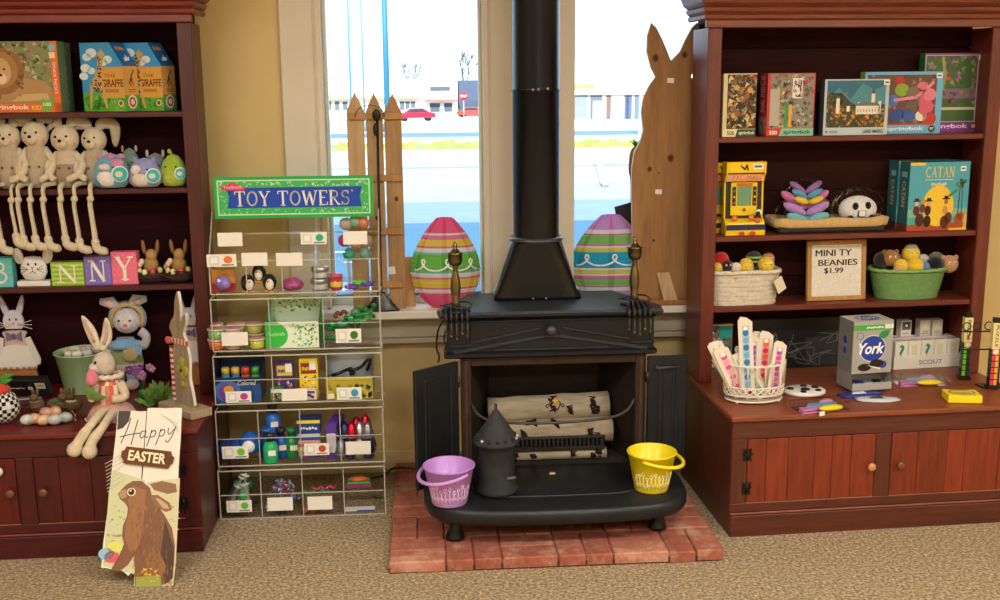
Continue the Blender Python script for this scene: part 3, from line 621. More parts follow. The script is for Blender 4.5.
# logs
def log(a, b, r, label):
    A, B = Vector(a), Vector(b); e = thing('birch_log', label, 'log', T(*((A+B)/2-Vector((0, 0, r)))), 'birch logs in the firebox'); d = B-A; l = d.length
    X = d.normalized(); Z = Vector((0, 0, 1)); Y = Z.cross(X).normalized(); Z = X.cross(Y)
    M = T(0, 0, r) @ Matrix(((X.x, Y.x, Z.x, 0), (X.y, Y.y, Z.y, 0), (X.z, Y.z, Z.z, 0), (0, 0, 0, 1)))
    n = 18; rings = []
    for i in range(9):
        x = -l/2+l*i/8; rings.append([(x, r*(1+.05*sin(i*1.7+j))*cos(2*pi*j/n), r*(1+.05*sin(i*2.3+j*.7))*sin(2*pi*j/n)) for j in range(n)])
    MB().loft(rings, '9d907a').build('bark', 'bark', e, M)
    for _ in range(6):
        sc2 = MB()
        x, a_ = random.uniform(-l*.42, l*.42), random.uniform(pi*.62, pi*1.12); w2 = random.uniform(.012, .03); ln = random.uniform(.02, .05)*r/.045; pt = []
        for k in range(7):
            aa = a_+(k/6-.5)*ln/r; xx = x+(k/6-.5)*.03*random.choice((1, 1, -1)); pt.append((xx, r*1.03*cos(aa), r*1.03*sin(aa)))
        sc2.tube(pt, [.001, .006, .009, .011, .009, .006, .001], '2a211b', 6)
        sc2.build('bark_scar', 'bark', e, M)
    for s_ in (-1, 1): MB().lathe([(r*.9, 0), (.001, .002)], 'b39a72', 16, RY(90*s_)).build('cut_end', 'raw_wood', e, M @ T(s_*l/2, 0, 0))
pa, pb_ = ony(488, 411, 4.15), ony(608, 404, 4.15); log(pa, pb_, .053, 'thick birch log on top of the stove logs')
pa, pb_ = ony(500, 434, 4.09), ony(612, 429, 4.09); log((pa.x, 4.10, pa.z), (pb_.x, 4.10, pb_.z), .05, 'birch log resting on the iron grate under another log')
pa, pb_ = ony(503, 468, 4.06), ony(606, 463, 4.06); log((pa.x, 4.06, .2135), (pb_.x, 4.06, .2135), .021, 'thin birch branch lying under the grate')
# ================================================================== things on the stove hearth
def bucket(px, py, r0, r1, h, rim, col, dark, label, hang):
    p = onz(px, py, .19); e = thing('tin_bucket', label, 'bucket', T(p.x, p.y+r0, .1905))
    MB().lathe([(.001, .002), (r0, .0), (r0+.002, .004), (r1, h-.006), (r1+.004, h-.004), (r1+.005, h), (r1+.001, h+.002), (r1-.002, h-.003), (r0-.002, .006), (.001, .005)], col, 36, cap=False).build('pail', 'plastic', e)
    hd_ = MB(); pts = []
    for i in range(25):
        a = pi*i/24; u, v = (r1+.007)*cos(a), (r1+.03)*sin(a); c_, s_ = cos(radians(hang)), sin(radians(hang)); pts.append((v*c_-u*s_, v*s_+u*c_, h-.014-.022*sin(a)))
    hd_.tube(pts, .007, col, 8); hd_.build('handle', 'plastic', e)
    fl = MB()
    for k in range(11):
        a = radians(-150+k*12); zz = .02+.0; R_ = lambda z: r0+(r1-r0)*z/h+.0012
        def P(da, z): return (R_(z)*cos(a+da), R_(z)*sin(a+da), z)
        top = .055+.008*(k % 3)
        fl.tube([P(0, .015), P(0, top)], .0012, dark, 5)
        for sg in (-1, 1): fl.tube([P(0, .018), P(sg*.07, .04), P(sg*.03, .034)], .0014, dark, 5)
        if k % 2: fl.tube([P(-.07, top+.012), P(-.05, top), P(.05, top), P(.07, top+.012), P(.02, top+.006), P(0, top+.014), P(-.03, top+.006)], .0013, dark, 5)
        else: fl.tube([P(.07*cos(q), top+.006+.008*sin(q)) for q in [i*.8 for i in range(9)]], .0013, dark, 5)
    fl.build('tulip_print', 'paint', e, label='pale tulips around the foot of the pail')
bucket(450, 508.5, .062, .089, .14, 0, 'c48fdc', 'ecd4f2', 'lilac tin pail with pale tulips on the stove hearth', 222)
bucket(654.5, 494.5, .06, .087, .145, 0, 'f2dc1e', 'fbf3b4', 'yellow tin pail with pale tulips on the stove hearth', -32)
p = onz(498, 499, .192); lx, ly = p.x, p.y+.072
e = thing('tin_lantern', 'punched black tin lantern with conical lid on the hearth', 'lantern', T(lx, ly, .1975))
MB().lathe([(.076, 0), (.078, .012), (.072, .016), (.07, .03), (.066, .034), (.066, .185), (.07, .19)], '2b2d30', 28).build('body', 'iron_matte', e)
cn = MB(); cn.lathe([(.084, .186), (.085, .194), (.05, .245), (.02, .29), (.012, .302), (.006, .31), (.005, .33), (.001, .332)], '34373a', 28); co = cn.build('lid', 'iron_matte', e)
hs = MB()
for i in range(16):
    a = 2*pi*i/16; hs.ell((.077*cos(a), .077*sin(a), .208), .0055, '0b0b0c' if i % 5 else 'c9c4b4', 8, 6)
hs.build('punched_holes', 'paint', co)
MB().prism([(-.02, 0), (.02, .004), (.022, .01), (-.018, .008)], -.004, .004, '7d7f82').build('latch', 'iron', e, T(.045, -.052, .06))
ch = onz(552, 474, .193); tag(MB().prism([(-.012, 0), (.01, 0), (.013, .004), (-.006, .006)], -.006, .006, 'cfc3a4').build('wood_chip', 'raw_wood', None, T(ch.x, ch.y, .1935)), 'small pale chip of bark on the stove hearth', 'chip')
# ================================================================== things on the window stool
SZ = WZ0+.0008
def knots(par, spots, y):
    for x, z, r in spots:
        m_ = MB().disc(x, z, r, r*1.2, '7a4e2c', 1, T(0, y, 0)); m_.disc(x, z, r*.55, r*.7, '55331c', 2, T(0, y, 0)); m_.build('wood_knot', 'raw_wood', par, fix=False)
YP = 4.47
a = ony(349, 297, YP); b = ony(403, 297, YP); e = thing('picket_board', 'three unpainted wooden pickets joined as a fence on the window stool', 'picket fence', T((a.x+b.x)/2, YP, SZ)); cx = (a.x+b.x)/2
tops = [(349, 374.5, 362, 92), (370.5, 389.5, 374, 93), (385.5, 403.5, 391, 92)]
for i, (pa, pb_, pt, py) in enumerate(((349, 366, 357, 92), (368, 384.5, 375, 92.5), (386, 403, 391, 93))):
    x0, x1 = ony(pa, 180, YP).x-cx, ony(pb_, 180, YP).x-cx; zt = ony(pt, py, YP).z-SZ; zs_ = zt-.075
    m_ = MB().prism([(x0, 0), (x1, 0), (x1, zs_), ((x0+x1)/2, zt), (x0, zs_)], -.008, .008, ['c4a47c', 'ba986e', 'b08a60'][i]); po = m_.build('picket', 'raw_wood', e)
    knots(po, [((x0+x1)/2+random.uniform(-.02, .02), random.uniform(.1, zs_), .009) for _ in range(1)], -.0085)
for py in (116, 178, 231, 284):
    z = ony(376, py, YP).z-SZ; x0, x1 = ony(349.5, py, YP).x-cx, ony(402.5, py, YP).x-cx; MB().box(x0, x1, -.022, -.0085, z-.014, z+.014, 'b98c5e', None, .002).build('cross_bar', 'raw_wood', e)
m_ = MB(); c0 = ony(376, 116, YP); m_.tube(cat_rom([(-.06, -.026, c0.z-SZ), (-.045, -.03, c0.z-SZ+.03), (0, -.03, c0.z-SZ+.045), (.045, -.03, c0.z-SZ+.03), (.06, -.026, c0.z-SZ)]), .0018, '5a4a3a', 6); m_.build('wire_handle', 'iron', e)
for ppx, ppy in ((392, 270), (375, 150)):
    q = ony(ppx, ppy, YP); 
    if ppy > 200: MB().box(-.014, .014, -.0005, .0005, -.016, .016, 'e9e4da').build('price_sticker', 'paper', e, T(q.x-cx, -.0095, q.z-SZ) @ RY(-8))
q = ony(403, 296, 4.5); tag(MB().prism([(0, 0), (.05, 0), (.045, .21), (.0, .21)], -.012, .012, 'b98c5e').build('wooden_block', 'raw_wood', None, T(q.x+.002, 4.51, SZ)), 'short tan wooden offcut behind the picket fence', 'wood block')
# black stand
p = onz(383, 303, WZ0); q = ony(377, 112, 4.424)
e = thing('black_stand', 'slim black metal rod stand with stepped round foot on the window stool', 'stand', T(p.x, 4.424, SZ))
MB().lathe([(.078, 0), (.08, .006), (.066, .014), (.062, .024), (.05, .03), (.046, .042), (.034, .05), (.03, .06), (.02, .066), (.018, .08), (.001, .082)], '24262a', 28, SC(.95, .3, 1)).build('foot', 'plastic', e)
dx = q.x-p.x; dz = q.z-SZ
MB().tube([(0, 0, .07), (dx*.5, 0, dz*.5), (dx, 0, dz)], .0055, '1c1c1f', 8).build('rod', 'iron', e)
lf = MB(); lf.ell((dx-.002, -.006, dz-.012), (.017, .006, .024), '17181a'); lf.ell((dx-.008, -.006, dz-.07), (.01, .005, .026), '17181a'); lf.build('leaf_head', 'iron', e)
# pleated egg lanterns
def egg(x0, x1, y0, y1, Y, label, bands, stripe, scroll, n=35):
    fl_ = .5 if Y < 4.5 else .34
    a, b = ony(x0, y1, Y), ony(x1, y0, Y); cx = (a.x+b.x)/2; w2 = (b.x-a.x)/2; h = b.z-SZ; K_ = 44
    e = thing('paper_egg', label, 'egg lantern', T(cx, Y, SZ)); prof = []
    def R(t): return w2*max(.0, sin(pi*min(1, (t*1.0))**.86))**.62 if t > 0 else 0
    for i in range(K_+1):
        t = i/K_; tt = .045+t*.90; r = w2*(sin(pi*tt**.78))**.74
        prof.append((r*(1.0 if i % 2 else .982), t*h))
    def col(i, j):
        t = i/K_
        for lim, c in bands:
            if t < lim: base = c; break
        else: base = bands[-1][1]
        return tuple(.5*a+.5*b for a, b in zip(L(stripe.get(base, base)), L(base))) if j % 5 == 0 else base
    MB().lathe(prof, col, n, SC(1, fl_, 1) @ RZ(6), False).build('pleated_shell', 'lantern_paper', e)
    sv = MB()
    for j in range(3):
        a0 = radians(-150+j*42); pts = []
        for k in range(22):
            u = k/21; th = u*2*pi
            ang = a0+radians(42)*u+.2*sin(th); z = h*(.5-.062*cos(th))
            pts.append((w2*.995*cos(ang), w2*.995*sin(ang)*fl_, z))
        sv.tube(pts, .004, 'f4f2ee', 5)
    sv.build('scroll_print', 'paper', e, label='white looping scroll around the egg')
    MB().lathe([(.02, 0), (.02, .004), (.001, .005)], stripe['cap'], 16, SC(1, fl_, 1)).build('top_cap', 'plastic', e, T(0, 0, h*.996))
PK, WH, YL, GN, TL, MG, LV, GR, CY = 'f06f9e', 'f4f1ec', 'f3d95a', '7cc95c', '7fd0c0', 'e587b8', 'd9a6e0', '8fd06a', '36b4d8'
e_pk = {PK: 'd8395f', YL: 'e0a83c', GN: '3f9b4a', TL: '4fb39f', WH: 'e7bcd0', MG: 'cc4f86', 'cap': 'd8395f'}
egg(411, 480, 217, 302, 4.475, 'pink, yellow and green pleated paper egg beside the picket fence',
    [(.17, PK), (.22, WH), (.25, MG), (.33, YL), (.36, MG), (.40, WH), (.43, TL), (.60, GN), (.63, TL), (.67, WH), (.70, MG), (.77, YL), (.80, MG), (.83, WH), (1.1, PK)], e_pk, WH)
e_lv = {LV: 'e0557f', WH: 'efc9d6', GR: '3fae3f', CY: '1f8f96', MG: 'e0306a', YL: 'd8b83a', 'cap': 'c278c8'}
egg(570, 651, 214, 302, 4.522, 'lilac, blue and green pleated paper egg against the tall wooden rabbit',
    [(.12, LV), (.17, WH), (.19, MG), (.27, GR), (.30, MG), (.34, WH), (.37, YL), (.40, WH), (.59, CY), (.62, YL), (.65, WH), (.68, MG), (.76, GR), (.79, MG), (.83, WH), (1.1, LV)], e_lv, WH)
# tall wooden rabbit seen from behind
YB_ = 4.445
cxp = 671
lf_ = [(651, 23), (647, 36), (646.5, 52), (650, 66), (655, 77), (648, 87), (643, 98), (641, 112), (643, 130), (640, 141), (634, 152), (631.5, 168), (631.5, 200), (632, 240), (633, 296)]
inn = [(656, 28), (662, 40), (667, 52), (670.5, 61)]
P0 = [ony(x, y, YB_) for x, y in lf_]; P1 = [ony(x, y, YB_) for x, y in inn]; cx = ony(671, 150, YB_).x
base_z = SZ+.022
def rel(p): return (p.x-cx, max(0, p.z-base_z))
left = [rel(p) for p in P0]; left[-1] = (left[-1][0], 0); inner = [rel(p) for p in P1]
full = left[::-1]+inner+[(-x, z) for x, z in inner[::-1][1:]]+[(-x, z) for x, z in left]
e = thing('wooden_rabbit', 'tall brown plank rabbit cutout with price stickers standing in the window', 'rabbit cutout', T(cx, YB_, SZ))
# outline smoothing
MB().prism(full, -.011, .011, 'a5794f', side='e8e2d8').build('cutout', 'raw_wood', e, T(0, 0, .0225))
MB().box(-.15, .2, -.048, .07, 0, .022, 'a9764a', None, .002).build('base', 'raw_wood', e)
q = ony(663, 296, YB_-.03)
MB().add([(0, -.045, .0225), (.06, -.045, .0225), (.06, -.012, .0225), (0, -.012, .0225), (-.028, -.012, .135), (.026, -.012, .135), (.026, -.022, .135), (-.028, -.022, .135)], [(0, 1, 2, 3), (4, 5, 6, 7), (0, 1, 6, 7), (1, 2, 5, 6), (2, 3, 4, 5), (3, 0, 7, 4)], 'c9a67a').build('brace', 'raw_wood', e, T(q.x-cx, 0, 0))
for sx_, sy_ in ((670, 80.5), (658, 191.5)):
    q = ony(sx_, sy_, YB_); MB().box(-.014, .014, -.001, 0, -.01, .01, 'efece6').build('price_sticker', 'paper', e, T(q.x-cx, -.0112, q.z-SZ) @ RY(4))
knots(e, [(ony(x, y, YB_).x-cx, ony(x, y, YB_).z-SZ, r) for x, y, r in ((670, 158, .014), (649, 169, .01), (658, 173, .004), (653, 240, .006), (655, 58, .014), (684, 55, .012))], -.0115)
# rabbit cutout behind with greenery and black card
q = ony(634, 190, 4.583); e = thing('wooden_rabbit', 'small brown wooden rabbit with green sprig standing behind the tall plank rabbit', 'rabbit cutout', T(q.x+.015, 4.583, SZ))
zz = ony(630, 146, 4.583).z-SZ
pts = cat_rom([(-.022, 0), (-.03, .2), (-.03, zz-.17), (-.04, zz-.1), (-.032, zz-.02), (0, zz), (.04, zz-.03), (.045, zz-.12), (.03, zz-.2), (.03, .2), (.026, 0)], 4)
MB().prism(pts, -.008, .008, 'a8743f', side='d9d2c6').build('cutout', 'raw_wood', e)
sp_ = MB()
for i in range(14):
    a = random.uniform(-1.1, 1.1); l = random.uniform(.02, .04); sp_.tube([(-.01, 0, zz-.005), (-.01+l*.5*sin(a), random.uniform(-.006, .006), zz+l*.5*cos(a)), (-.01+l*sin(a), random.uniform(-.01, .01), zz+l*cos(a))], [.003, .0025, .0005], '4c6a4c', 5)
sp_.build('sprig', 'foliage', e)
a0 = [ony(x, y, 4.57) for x, y in ((614.5, 207), (632, 202), (632, 227), (618, 227))]
MB().prism([(p.x-q.x-.015, p.z-SZ) for p in a0], -.02, -.0085, '1f1f22').build('black_card', 'paper', e)
# cord on the floor by the bricks
cd_ = MB(); cd_.tube(cat_rom([(-.30, 4.36, .012), (-.2, 4.42, .014), (-.165, 4.45, .03), (-.12, 4.40, .053), (-.02, 4.37, .053), (.1, 4.36, .053), (.2, 4.40, .053)]), .005, '1e2a22', 6)
tag(cd_.build('power_cord', 'plastic'), 'dark green cord running from the tower over the back bricks', 'cord')
# ================================================================== Easter board leaning on the dark hutch
pts_px = {'tl': (119, 411), 'tr': (182, 408), 'bl': (102, 570), 'br': (173, 591)}
A_ = onz(168, 590, 0); Bt = ony(150, 409, 3.72)
bx0 = ony(104, 500, 3.66)
# local frame: origin at foot, x along width, tilted back, rolled a little clockwise
zt = LCH+.02
fo = onz(152, 586, 0); hgt = .72
lean = math.degrees(atan2(3.722-fo.y-.012, .55)); EB = T(fo.x-.005, fo.y, .004) @ RX(-lean) @ RY(5.0)
eb = thing('easter_board', 'weathered white board with a printed brown rabbit leaning on the dark hutch', 'sign', EB)
def ebp(px, py):                      # pixel -> board x,z
    I = EB.inverted(); o = I @ EYEP; r = I.to_3x3() @ ray(px, py); t = -o.y/r.y; return (o.x+r.x*t, o.z+r.z*t)
l0, l1, l2, l3 = ebp(118, 411), ebp(146.5, 411), ebp(134, 577), ebp(101, 568)
r0, r1, r2, r3 = ebp(147.5, 408), ebp(182, 408), ebp(172.5, 591), ebp(135, 590)
def ragged(pl, amp=.004, n=10):
    out = []
    for (a, b), (c, d) in zip(pl, pl[1:]+pl[:1]):
        for k in range(n):
            t = k/n; out.append((a+(c-a)*t+random.uniform(-amp, amp)*(k > 0), b+(d-b)*t+random.uniform(-amp, amp)*(k > 0)))
    return out
plL = [l0, l1, ebp(134.5, 570), ebp(128, 576), ebp(122, 570), l3]; plR = [r0, r1, r2, ebp(139, 591), ebp(134, 586)]
MB().prism(ragged(plL, .0015, 6), 0, .012, 'e6dfd2', side='8a7a66').build('plank', 'paper', eb); MB().prism(ragged(plR, .0015, 6), 0, .012, 'e9e2d6', side='8a7a66').build('plank', 'paper', eb)
pr = MB()
E_ = lambda *a: [ebp(x, y) for x, y in a]
pr.poly(E_((109, 492), (113, 470), (145, 480), (141, 560), (134, 574), (103, 566)), 'c9cda0', 1); pr.poly(E_((147, 482), (180, 478), (176, 560), (173, 588), (137, 588), (144, 540)), 'cfc9a2', 1)
for _ in range(130):
    x, y = random.uniform(106, 178), random.uniform(505, 566)
    x += (540-y)*.08
    a, b = ebp(x, y); q = random.uniform(.003, .007); pr.disc(a, b, q, q*.7, random.choice(['b6b784', 'a8a870', 'd4d2a8', 'c2b98a', '9b9a60']), 2, n=6)
pr.poly(E_((118.5, 411), (131, 411), (129, 421), (123, 428), (117, 430)), '3c3028', 1)
BRN = ['7d5233', '8f6038', '6a4228', 'a06e42']
body = [(126, 485), (121, 490), (118, 494), (120, 499), (125, 503), (128, 508), (127, 516), (123, 526), (122, 536), (124, 544), (119, 556), (113, 566), (111, 570), (120, 571), (128, 565), (134, 556), (135, 575), (135, 588), (155, 588), (170, 582), (174, 566), (175, 545), (172, 528), (164, 514), (158, 506), (152, 496), (150, 488), (142, 481), (133, 481)]
pr.poly(E_(*body), '80553a', 3)
pr.poly(E_((150, 484), (162, 481), (176, 484), (177, 492), (168, 494), (154, 490)), '8b6243', 4); pr.poly(E_((150, 495), (158, 495), (170, 503), (172, 510), (166, 512), (156, 507)), '8b6243', 4); pr.poly(E_((155, 498), (160, 499), (168, 505), (169, 509), (163, 508)), 'c8a084', 5)
pr.poly(E_((134, 486), (146, 490), (143, 530), (138, 548), (130, 552), (125, 538), (126, 524), (130, 510), (128, 500)), '96683f', 4); pr.poly(E_((120, 491), (126, 489), (127, 497), (122, 499), (119, 496)), 'b18a64', 5)
pr.poly(E_((165, 520), (174, 548), (173, 578), (165, 584), (160, 560)), '4c3324', 4); pr.poly(E_((145, 560), (158, 548), (166, 566), (160, 584), (144, 586)), '8f5f3a', 5)
for _ in range(260):
    x, y = random.uniform(128, 172), random.uniform(505, 584)
    if x > 132+(y-505)*.02 and x < 160+(y-505)*.2:
        a, b = ebp(x, y); pr.line([(a, b), (a+random.uniform(-.004, .004), b-.012)], .0009, random.choice(BRN+['5a3a24', 'b07c50']), 6)
x, z = ebp(131.5, 492); pr.disc(x, z, .015, .014, 'e6d2ae', 6); pr.disc(x, z, .0105, .0105, '2a1a10', 7); pr.disc(x-.003, z+.004, .003, .003, 'f4f0e8', 8, n=8)
for (x, y), c in (((106, 554), '8fbcd8'), ((115, 547), 'd9dc6a'), ((112, 557), 'e0566a')):
    a, b = ebp(x, y); pr.disc(a, b, .026, .02, c, 3)
pr.poly(E_((136, 577), (160, 575), (162, 588), (136, 589)), '93a24c', 7); pr.specks(*(lambda a, b: (a[0], b[0], a[1], b[1]))(ebp(140, 582), ebp(160, 568)), ['d9a832', 'e0b84a', 'c98a2a'], 26, .006, 8)
for k in range(9):
    y = 455+k*3.5; a = ebp(105+.3*k, y+9); b = ebp(124+.2*k-random.uniform(0, 6), y); pr.line([a, b], .0011, 'b9b0a0', 2)
for k in range(5):
    a = ebp(160+k*3, 414+k*2); b = ebp(178, 424+k*2); pr.line([a, b], .0011, 'c2b9aa', 2)
# handwritten word, drawn as pen strokes
H_ = [[(131, 418), (127, 430), (121, 443)], [(138, 420), (134, 434), (131, 445)], [(120, 437), (130, 434.5), (140, 433)],
      [(146, 431), (142, 431.5), (140, 436), (142, 438), (145, 435), (146, 431), (145, 437), (148, 437)],
      [(152, 430), (149, 440), (146.5, 446)], [(151, 433), (154, 430.5), (156, 432), (154, 436.5), (150, 437)],
      [(161, 429), (158, 439), (155.5, 445)], [(160, 432), (163, 429.5), (165, 431), (163, 435.5), (159, 436)],
      [(169, 428), (168, 432.5), (170, 434), (174, 429)], [(176, 426.5), (173, 434), (168, 442), (165.5, 440)]]
for s_ in H_: pr.line([ebp(x, y) for x, y in cat_rom(s_, 4)], .0016, '2c2622', 4)
pr.build('printed_picture', 'print', eb, fix=False, label='brown rabbit with coloured eggs and handwritten Happy')
pq = MB(); c_ = ebp(148, 457.5); M_ = T(c_[0], -.0125, c_[1]) @ RY(3.5) @ SC(.76, 1, .86)
pq.prism([(-.115, -.012), (-.118, .012), (-.105, .02), (-.1, .034), (.1, .034), (.105, .02), (.118, .012), (.115, -.012), (.105, -.02), (.1, -.034), (-.1, -.034), (-.105, -.02)], 0, .012, '6b4426', M_); po = pq.build('name_plaque', 'raw_wood', eb)
MB().text('EASTER', -.085, .085, -.02, .022, 'f3e6c4', 2, M_, bold=.03).build('lettering', 'paint', po, fix=False)
# ================================================================== clear tower of toys
TW = Frame(T(-.818, 4.03, 0)); TWW = .64
tower = thing('toy_tower', 'clear acrylic five tier toy display tower beside the dark hutch', 'display stand', TW.M)
TIERS = [(.0, .198, .0, [.0, .25, .5, .75, 1.]), (.210, .433, .02, [0, .25, .5, .74, 1.]), (.455, .646, .04, [0, .345, .67, 1.]), (.661, .864, .06, [0, .34, .66, 1.]), (.88, 1.085, .08, [0, .215, .425, .62, .81, 1.])]
TD = .2
def quad(m_, a, b, c, d): m_.add([a, b, c, d], [(0, 1, 2, 3)], 'ffffff')
for z0, z1, yo, cuts in TIERS:
    ti = bpy.data.objects.new('tier', None); COL.objects.link(ti); ti.parent = tower; ti.location = (0, yo, z0); h = z1-z0
    top = z1 > 1; lip = h*(.62 if top else .5)
    a_ = MB(); quad(a_, (0, TD, 0), (TWW, TD, 0), (TWW, TD, h), (0, TD, h)); quad(a_, (0, 0, .001), (TWW, 0, .001), (TWW, TD, .001), (0, TD, .001))
    if not top: quad(a_, (0, 0, h), (TWW, 0, h), (TWW, TD, h), (0, TD, h))
    a_.build('shell', 'acrylic', ti, fix=False)
    f_ = MB(); quad(f_, (0, 0, .001), (TWW, 0, .001), (TWW, 0, lip), (0, 0, lip)); f_.build('front_lip', 'acrylic', ti, fix=False)
    for c in cuts:
        x = c*TWW; d_ = MB()
        if top: d_.add([(x, 0, 0), (x, TD, 0), (x, TD, h+.1), (x, .12, h+.1), (x, .0, lip)], [(0, 1, 2, 3, 4)], 'ffffff')
        else: quad(d_, (x, 0, 0), (x, TD, 0), (x, TD, h), (x, 0, h))
        d_.build('divider', 'acrylic', ti, fix=False)
    e_ = MB(); r = .0022
    for x in (0, TWW):
        e_.box(x-r, x+r, -r, r, 0, (lip if top else h), 'ffffff')
        if top: e_.tube([(x, 0, lip), (x, .12, h+.1)], r, 'ffffff', 4, smooth=False)
    for z in ((.001, lip) if top else (.001, lip, h)): e_.box(0, TWW, -r, r, z-r*(.6 if z == lip else 1), z+r*(.6 if z == lip else 1), 'ffffff')
    for c in cuts[1:-1]: e_.box(c*TWW-r*.7, c*TWW+r*.7, -r, r, 0, h if not top else lip, 'ffffff')
    for x in (0, TWW):
        if not top: e_.box(x-r, x+r, 0, TD, h-r, h+r, 'ffffff')
    e_.box(0, TWW, TD-r, TD+r, (h-r), (h+r), 'ffffff')
    e_.build('polished_edge', 'acrylic_edge', ti)
# header sign
hx0, hz0 = TW.hit(215.5, 219, .17); hx1, hz1 = TW.hit(372.5, 175, .17); hw, hh = hx1-hx0, hz1-hz0
SG = T((hx0+hx1)/2, .17, hz0)
m_ = MB().box(-hw/2, hw/2, 0, .004, 0, hh, '1fae55'); so = m_.build('header_sign', 'print', tower, SG)
MB().box(-hw/2+.02, hw/2-.02, .0, .03, -.14, 0, 'ffffff').build('sign_bracket', 'acrylic', tower, SG @ T(0, .004, 0))
q = MB(); x0, x1 = -hw/2, hw/2
q.rect(x0+.012, x1-.012, .012, hh-.012, 'c9ecc4', 1); q.rect(x0+.017, x1-.017, .017, hh-.017, '3fb863', 2)
q.specks(x0+.02, x1-.02, hh-.04, hh-.018, ['bfe6bd', '8fd39a'], 60, .007, 3); q.specks(x0+.02, x1-.02, .018, .036, ['bfe6bd', '8fd39a'], 50, .006, 3); q.specks(x0+.02, x0+.045, .02, hh-.02, ['bfe6bd', '8fd39a'], 18, .006, 3); q.specks(x1-.045, x1-.02, .02, hh-.02, ['bfe6bd', '8fd39a'], 18, .006, 3)
q.poly([(x0+.05, .04), (x1-.045, .04), (x1-.052, .08), (x1-.042, hh-.042), (x0+.045, hh-.042), (x0+.056, .085)], '1b49b8', 4)
q.serif('TOY TOWERS', x0+.076, x1-.09, .048, hh-.056, 'f3efe0', 5); q.text('TM', x1-.085, x1-.076, hh-.062, hh-.055, 'f3efe0', 5)
q.poly([(x0+.03, hh-.05), (x0+.115, hh-.052), (x0+.12, hh-.04), (x0+.09, hh-.03), (x0+.075, hh-.018), (x0+.05, hh-.028), (x0+.025, hh-.036)], 'e0405c', 6); q.text('ToySmith', x0+.036, x0+.108, hh-.047, hh-.034, 'fbd9dc', 7)
q.build('sign_print', 'print', so, fix=False)
# cards on the lips
def card(px0, px1, py0, py1, ti, blank=True, col='efebe2', art=None):
    z0, z1, yo, cu = TIERS[ti]; a = TW.hit(px0, py1, yo-.006); b = TW.hit(px1, py0, yo-.006)
    m_ = MB().box(0, b[0]-a[0], -.0006, .0006, 0, b[1]-a[1], col); o = m_.build('price_card', 'paper', tower, T(a[0], yo-.006, a[1]))
    if art:
        p = MB(); w_, h_ = b[0]-a[0], b[1]-a[1]; p.rect(w_*.08, w_*.42, h_*.12, h_*.85, 'd9d9d2', 3); p.rect(w_*.14, w_*.36, h_*.3, h_*.75, 'f4f2ec', 4); p.disc(w_*.72, h_*.55, w_*.15, h_*.3, art, 3); p.rect(w_*.5, w_*.92, h_*.08, h_*.2, '8a8a86', 3); p.build('card_print', 'print', o, T(0, -.0006, 0), fix=False)
for a in ((218, 242, 232.5, 246.5, 4), (242, 267, 252.5, 266, 4), (276.5, 302, 252.5, 266, 4), (343.5, 367, 231, 244.5, 4), (222, 247.5, 332, 346, 3), (282, 307, 388.5, 401, 2), (346, 370.5, 441, 454.5, 1), (268, 292.5, 497, 511, 0), (308, 332, 496, 510, 0)): card(*a)
for a, art in (((207, 236, 254, 267, 4), 'e8793c'), ((301, 326.5, 232, 244.5, 4), '2fae8c'), ((336, 361, 328.5, 343, 3), '3f7a2c'), ((226, 251, 391, 403, 2), 'c83c9c'), ((337, 361.5, 387, 400, 2), '3c9cc8'), ((222.5, 248, 446, 459, 1), '6fc03c'), ((304.5, 329, 443, 455.5, 1), 'b8503c'), ((227, 251.5, 500, 512.5, 0), '6fc03c')): card(*a, art=art)
# ---- toys in the bins; helper places at pixel x on the tier floor
def tb(px, ti, dy=.08, dz=.0):
    z0, z1, yo, cu = TIERS[ti]; x, _ = TW.hit(px, 300+0*px, yo+dy); py = [495, 440, 382, 325, 270][ti]; x, _ = TW.hit(px, py, yo+dy); return TW.M @ T(x, yo+dy, z0+.003+dz)
# tier 1
e = thing('bagged_toy', 'purple squeeze toy on a red and orange card in a clear bag', 'toy', tb(222, 4, .05))
MB().ell((0, 0, .034), (.03, .02, .03), '8d72c4').ell((.012, -.01, .03), (.02, .012, .018), '9a80cf').ell((-.012, -.017, .045), (.007, .004, .007), 'f2eef8').build('toy_body', 'plastic', e)
MB().box(-.046, .046, .022, .024, 0, .085, 'e8a03c').box(-.046, .046, .0205, .022, 0, .028, 'd2283c').build('card', 'print', e)
MB().box(-.048, .048, -.022, .026, 0, .088, 'ffffff', None, .01).build('bag', 'film', e)
for i, (px, dz, dy, rz) in enumerate(((247, 0, .04, 10), (259, .032, .075, -20), (269, .0, .04, -12))):
    e = thing('penguin_toy', ['black penguin wind-up lying next to the purple squeeze toy', 'black penguin wind-up lying on top of two others', 'black penguin wind-up beside the red swirl ball'][i], 'toy', tb(px, 4, dy, dz) @ SC(1.3), 'penguin wind-ups in the tower')
    m_ = Matrix.Identity(4)
    MB().ell((0, 0, .026), (.021, .02, .026), '1b1b1f').build('body', 'gloss', e, RZ(rz)); MB().ell((.004, -.012, .022), (.013, .011, .018), 'f0ece4').build('belly', 'gloss', e, RZ(rz)); MB().ell((.004, -.023, .032), (.004, .004, .003), 'e89a2c').build('beak', 'gloss', e, RZ(rz)); MB().ell((.012, -.018, .002), (.008, .01, .003), 'e89a2c').ell((-.006, -.018, .002), (.008, .01, .003), 'e89a2c').build('feet', 'gloss', e, RZ(rz))
e = thing('swirl_ball', 'red and purple swirled squashy ball in the tower', 'ball', tb(292, 4, .05)); MB().lathe([(.001, 0), (.03, .003), (.042, .014), (.044, .024), (.034, .04), (.016, .048), (.001, .05)], lambda i, j: ['c8324c', '6c4a94', 'c8324c', '7d5aa6'][(j+i) % 4], 20).build('shell', 'plastic', e)
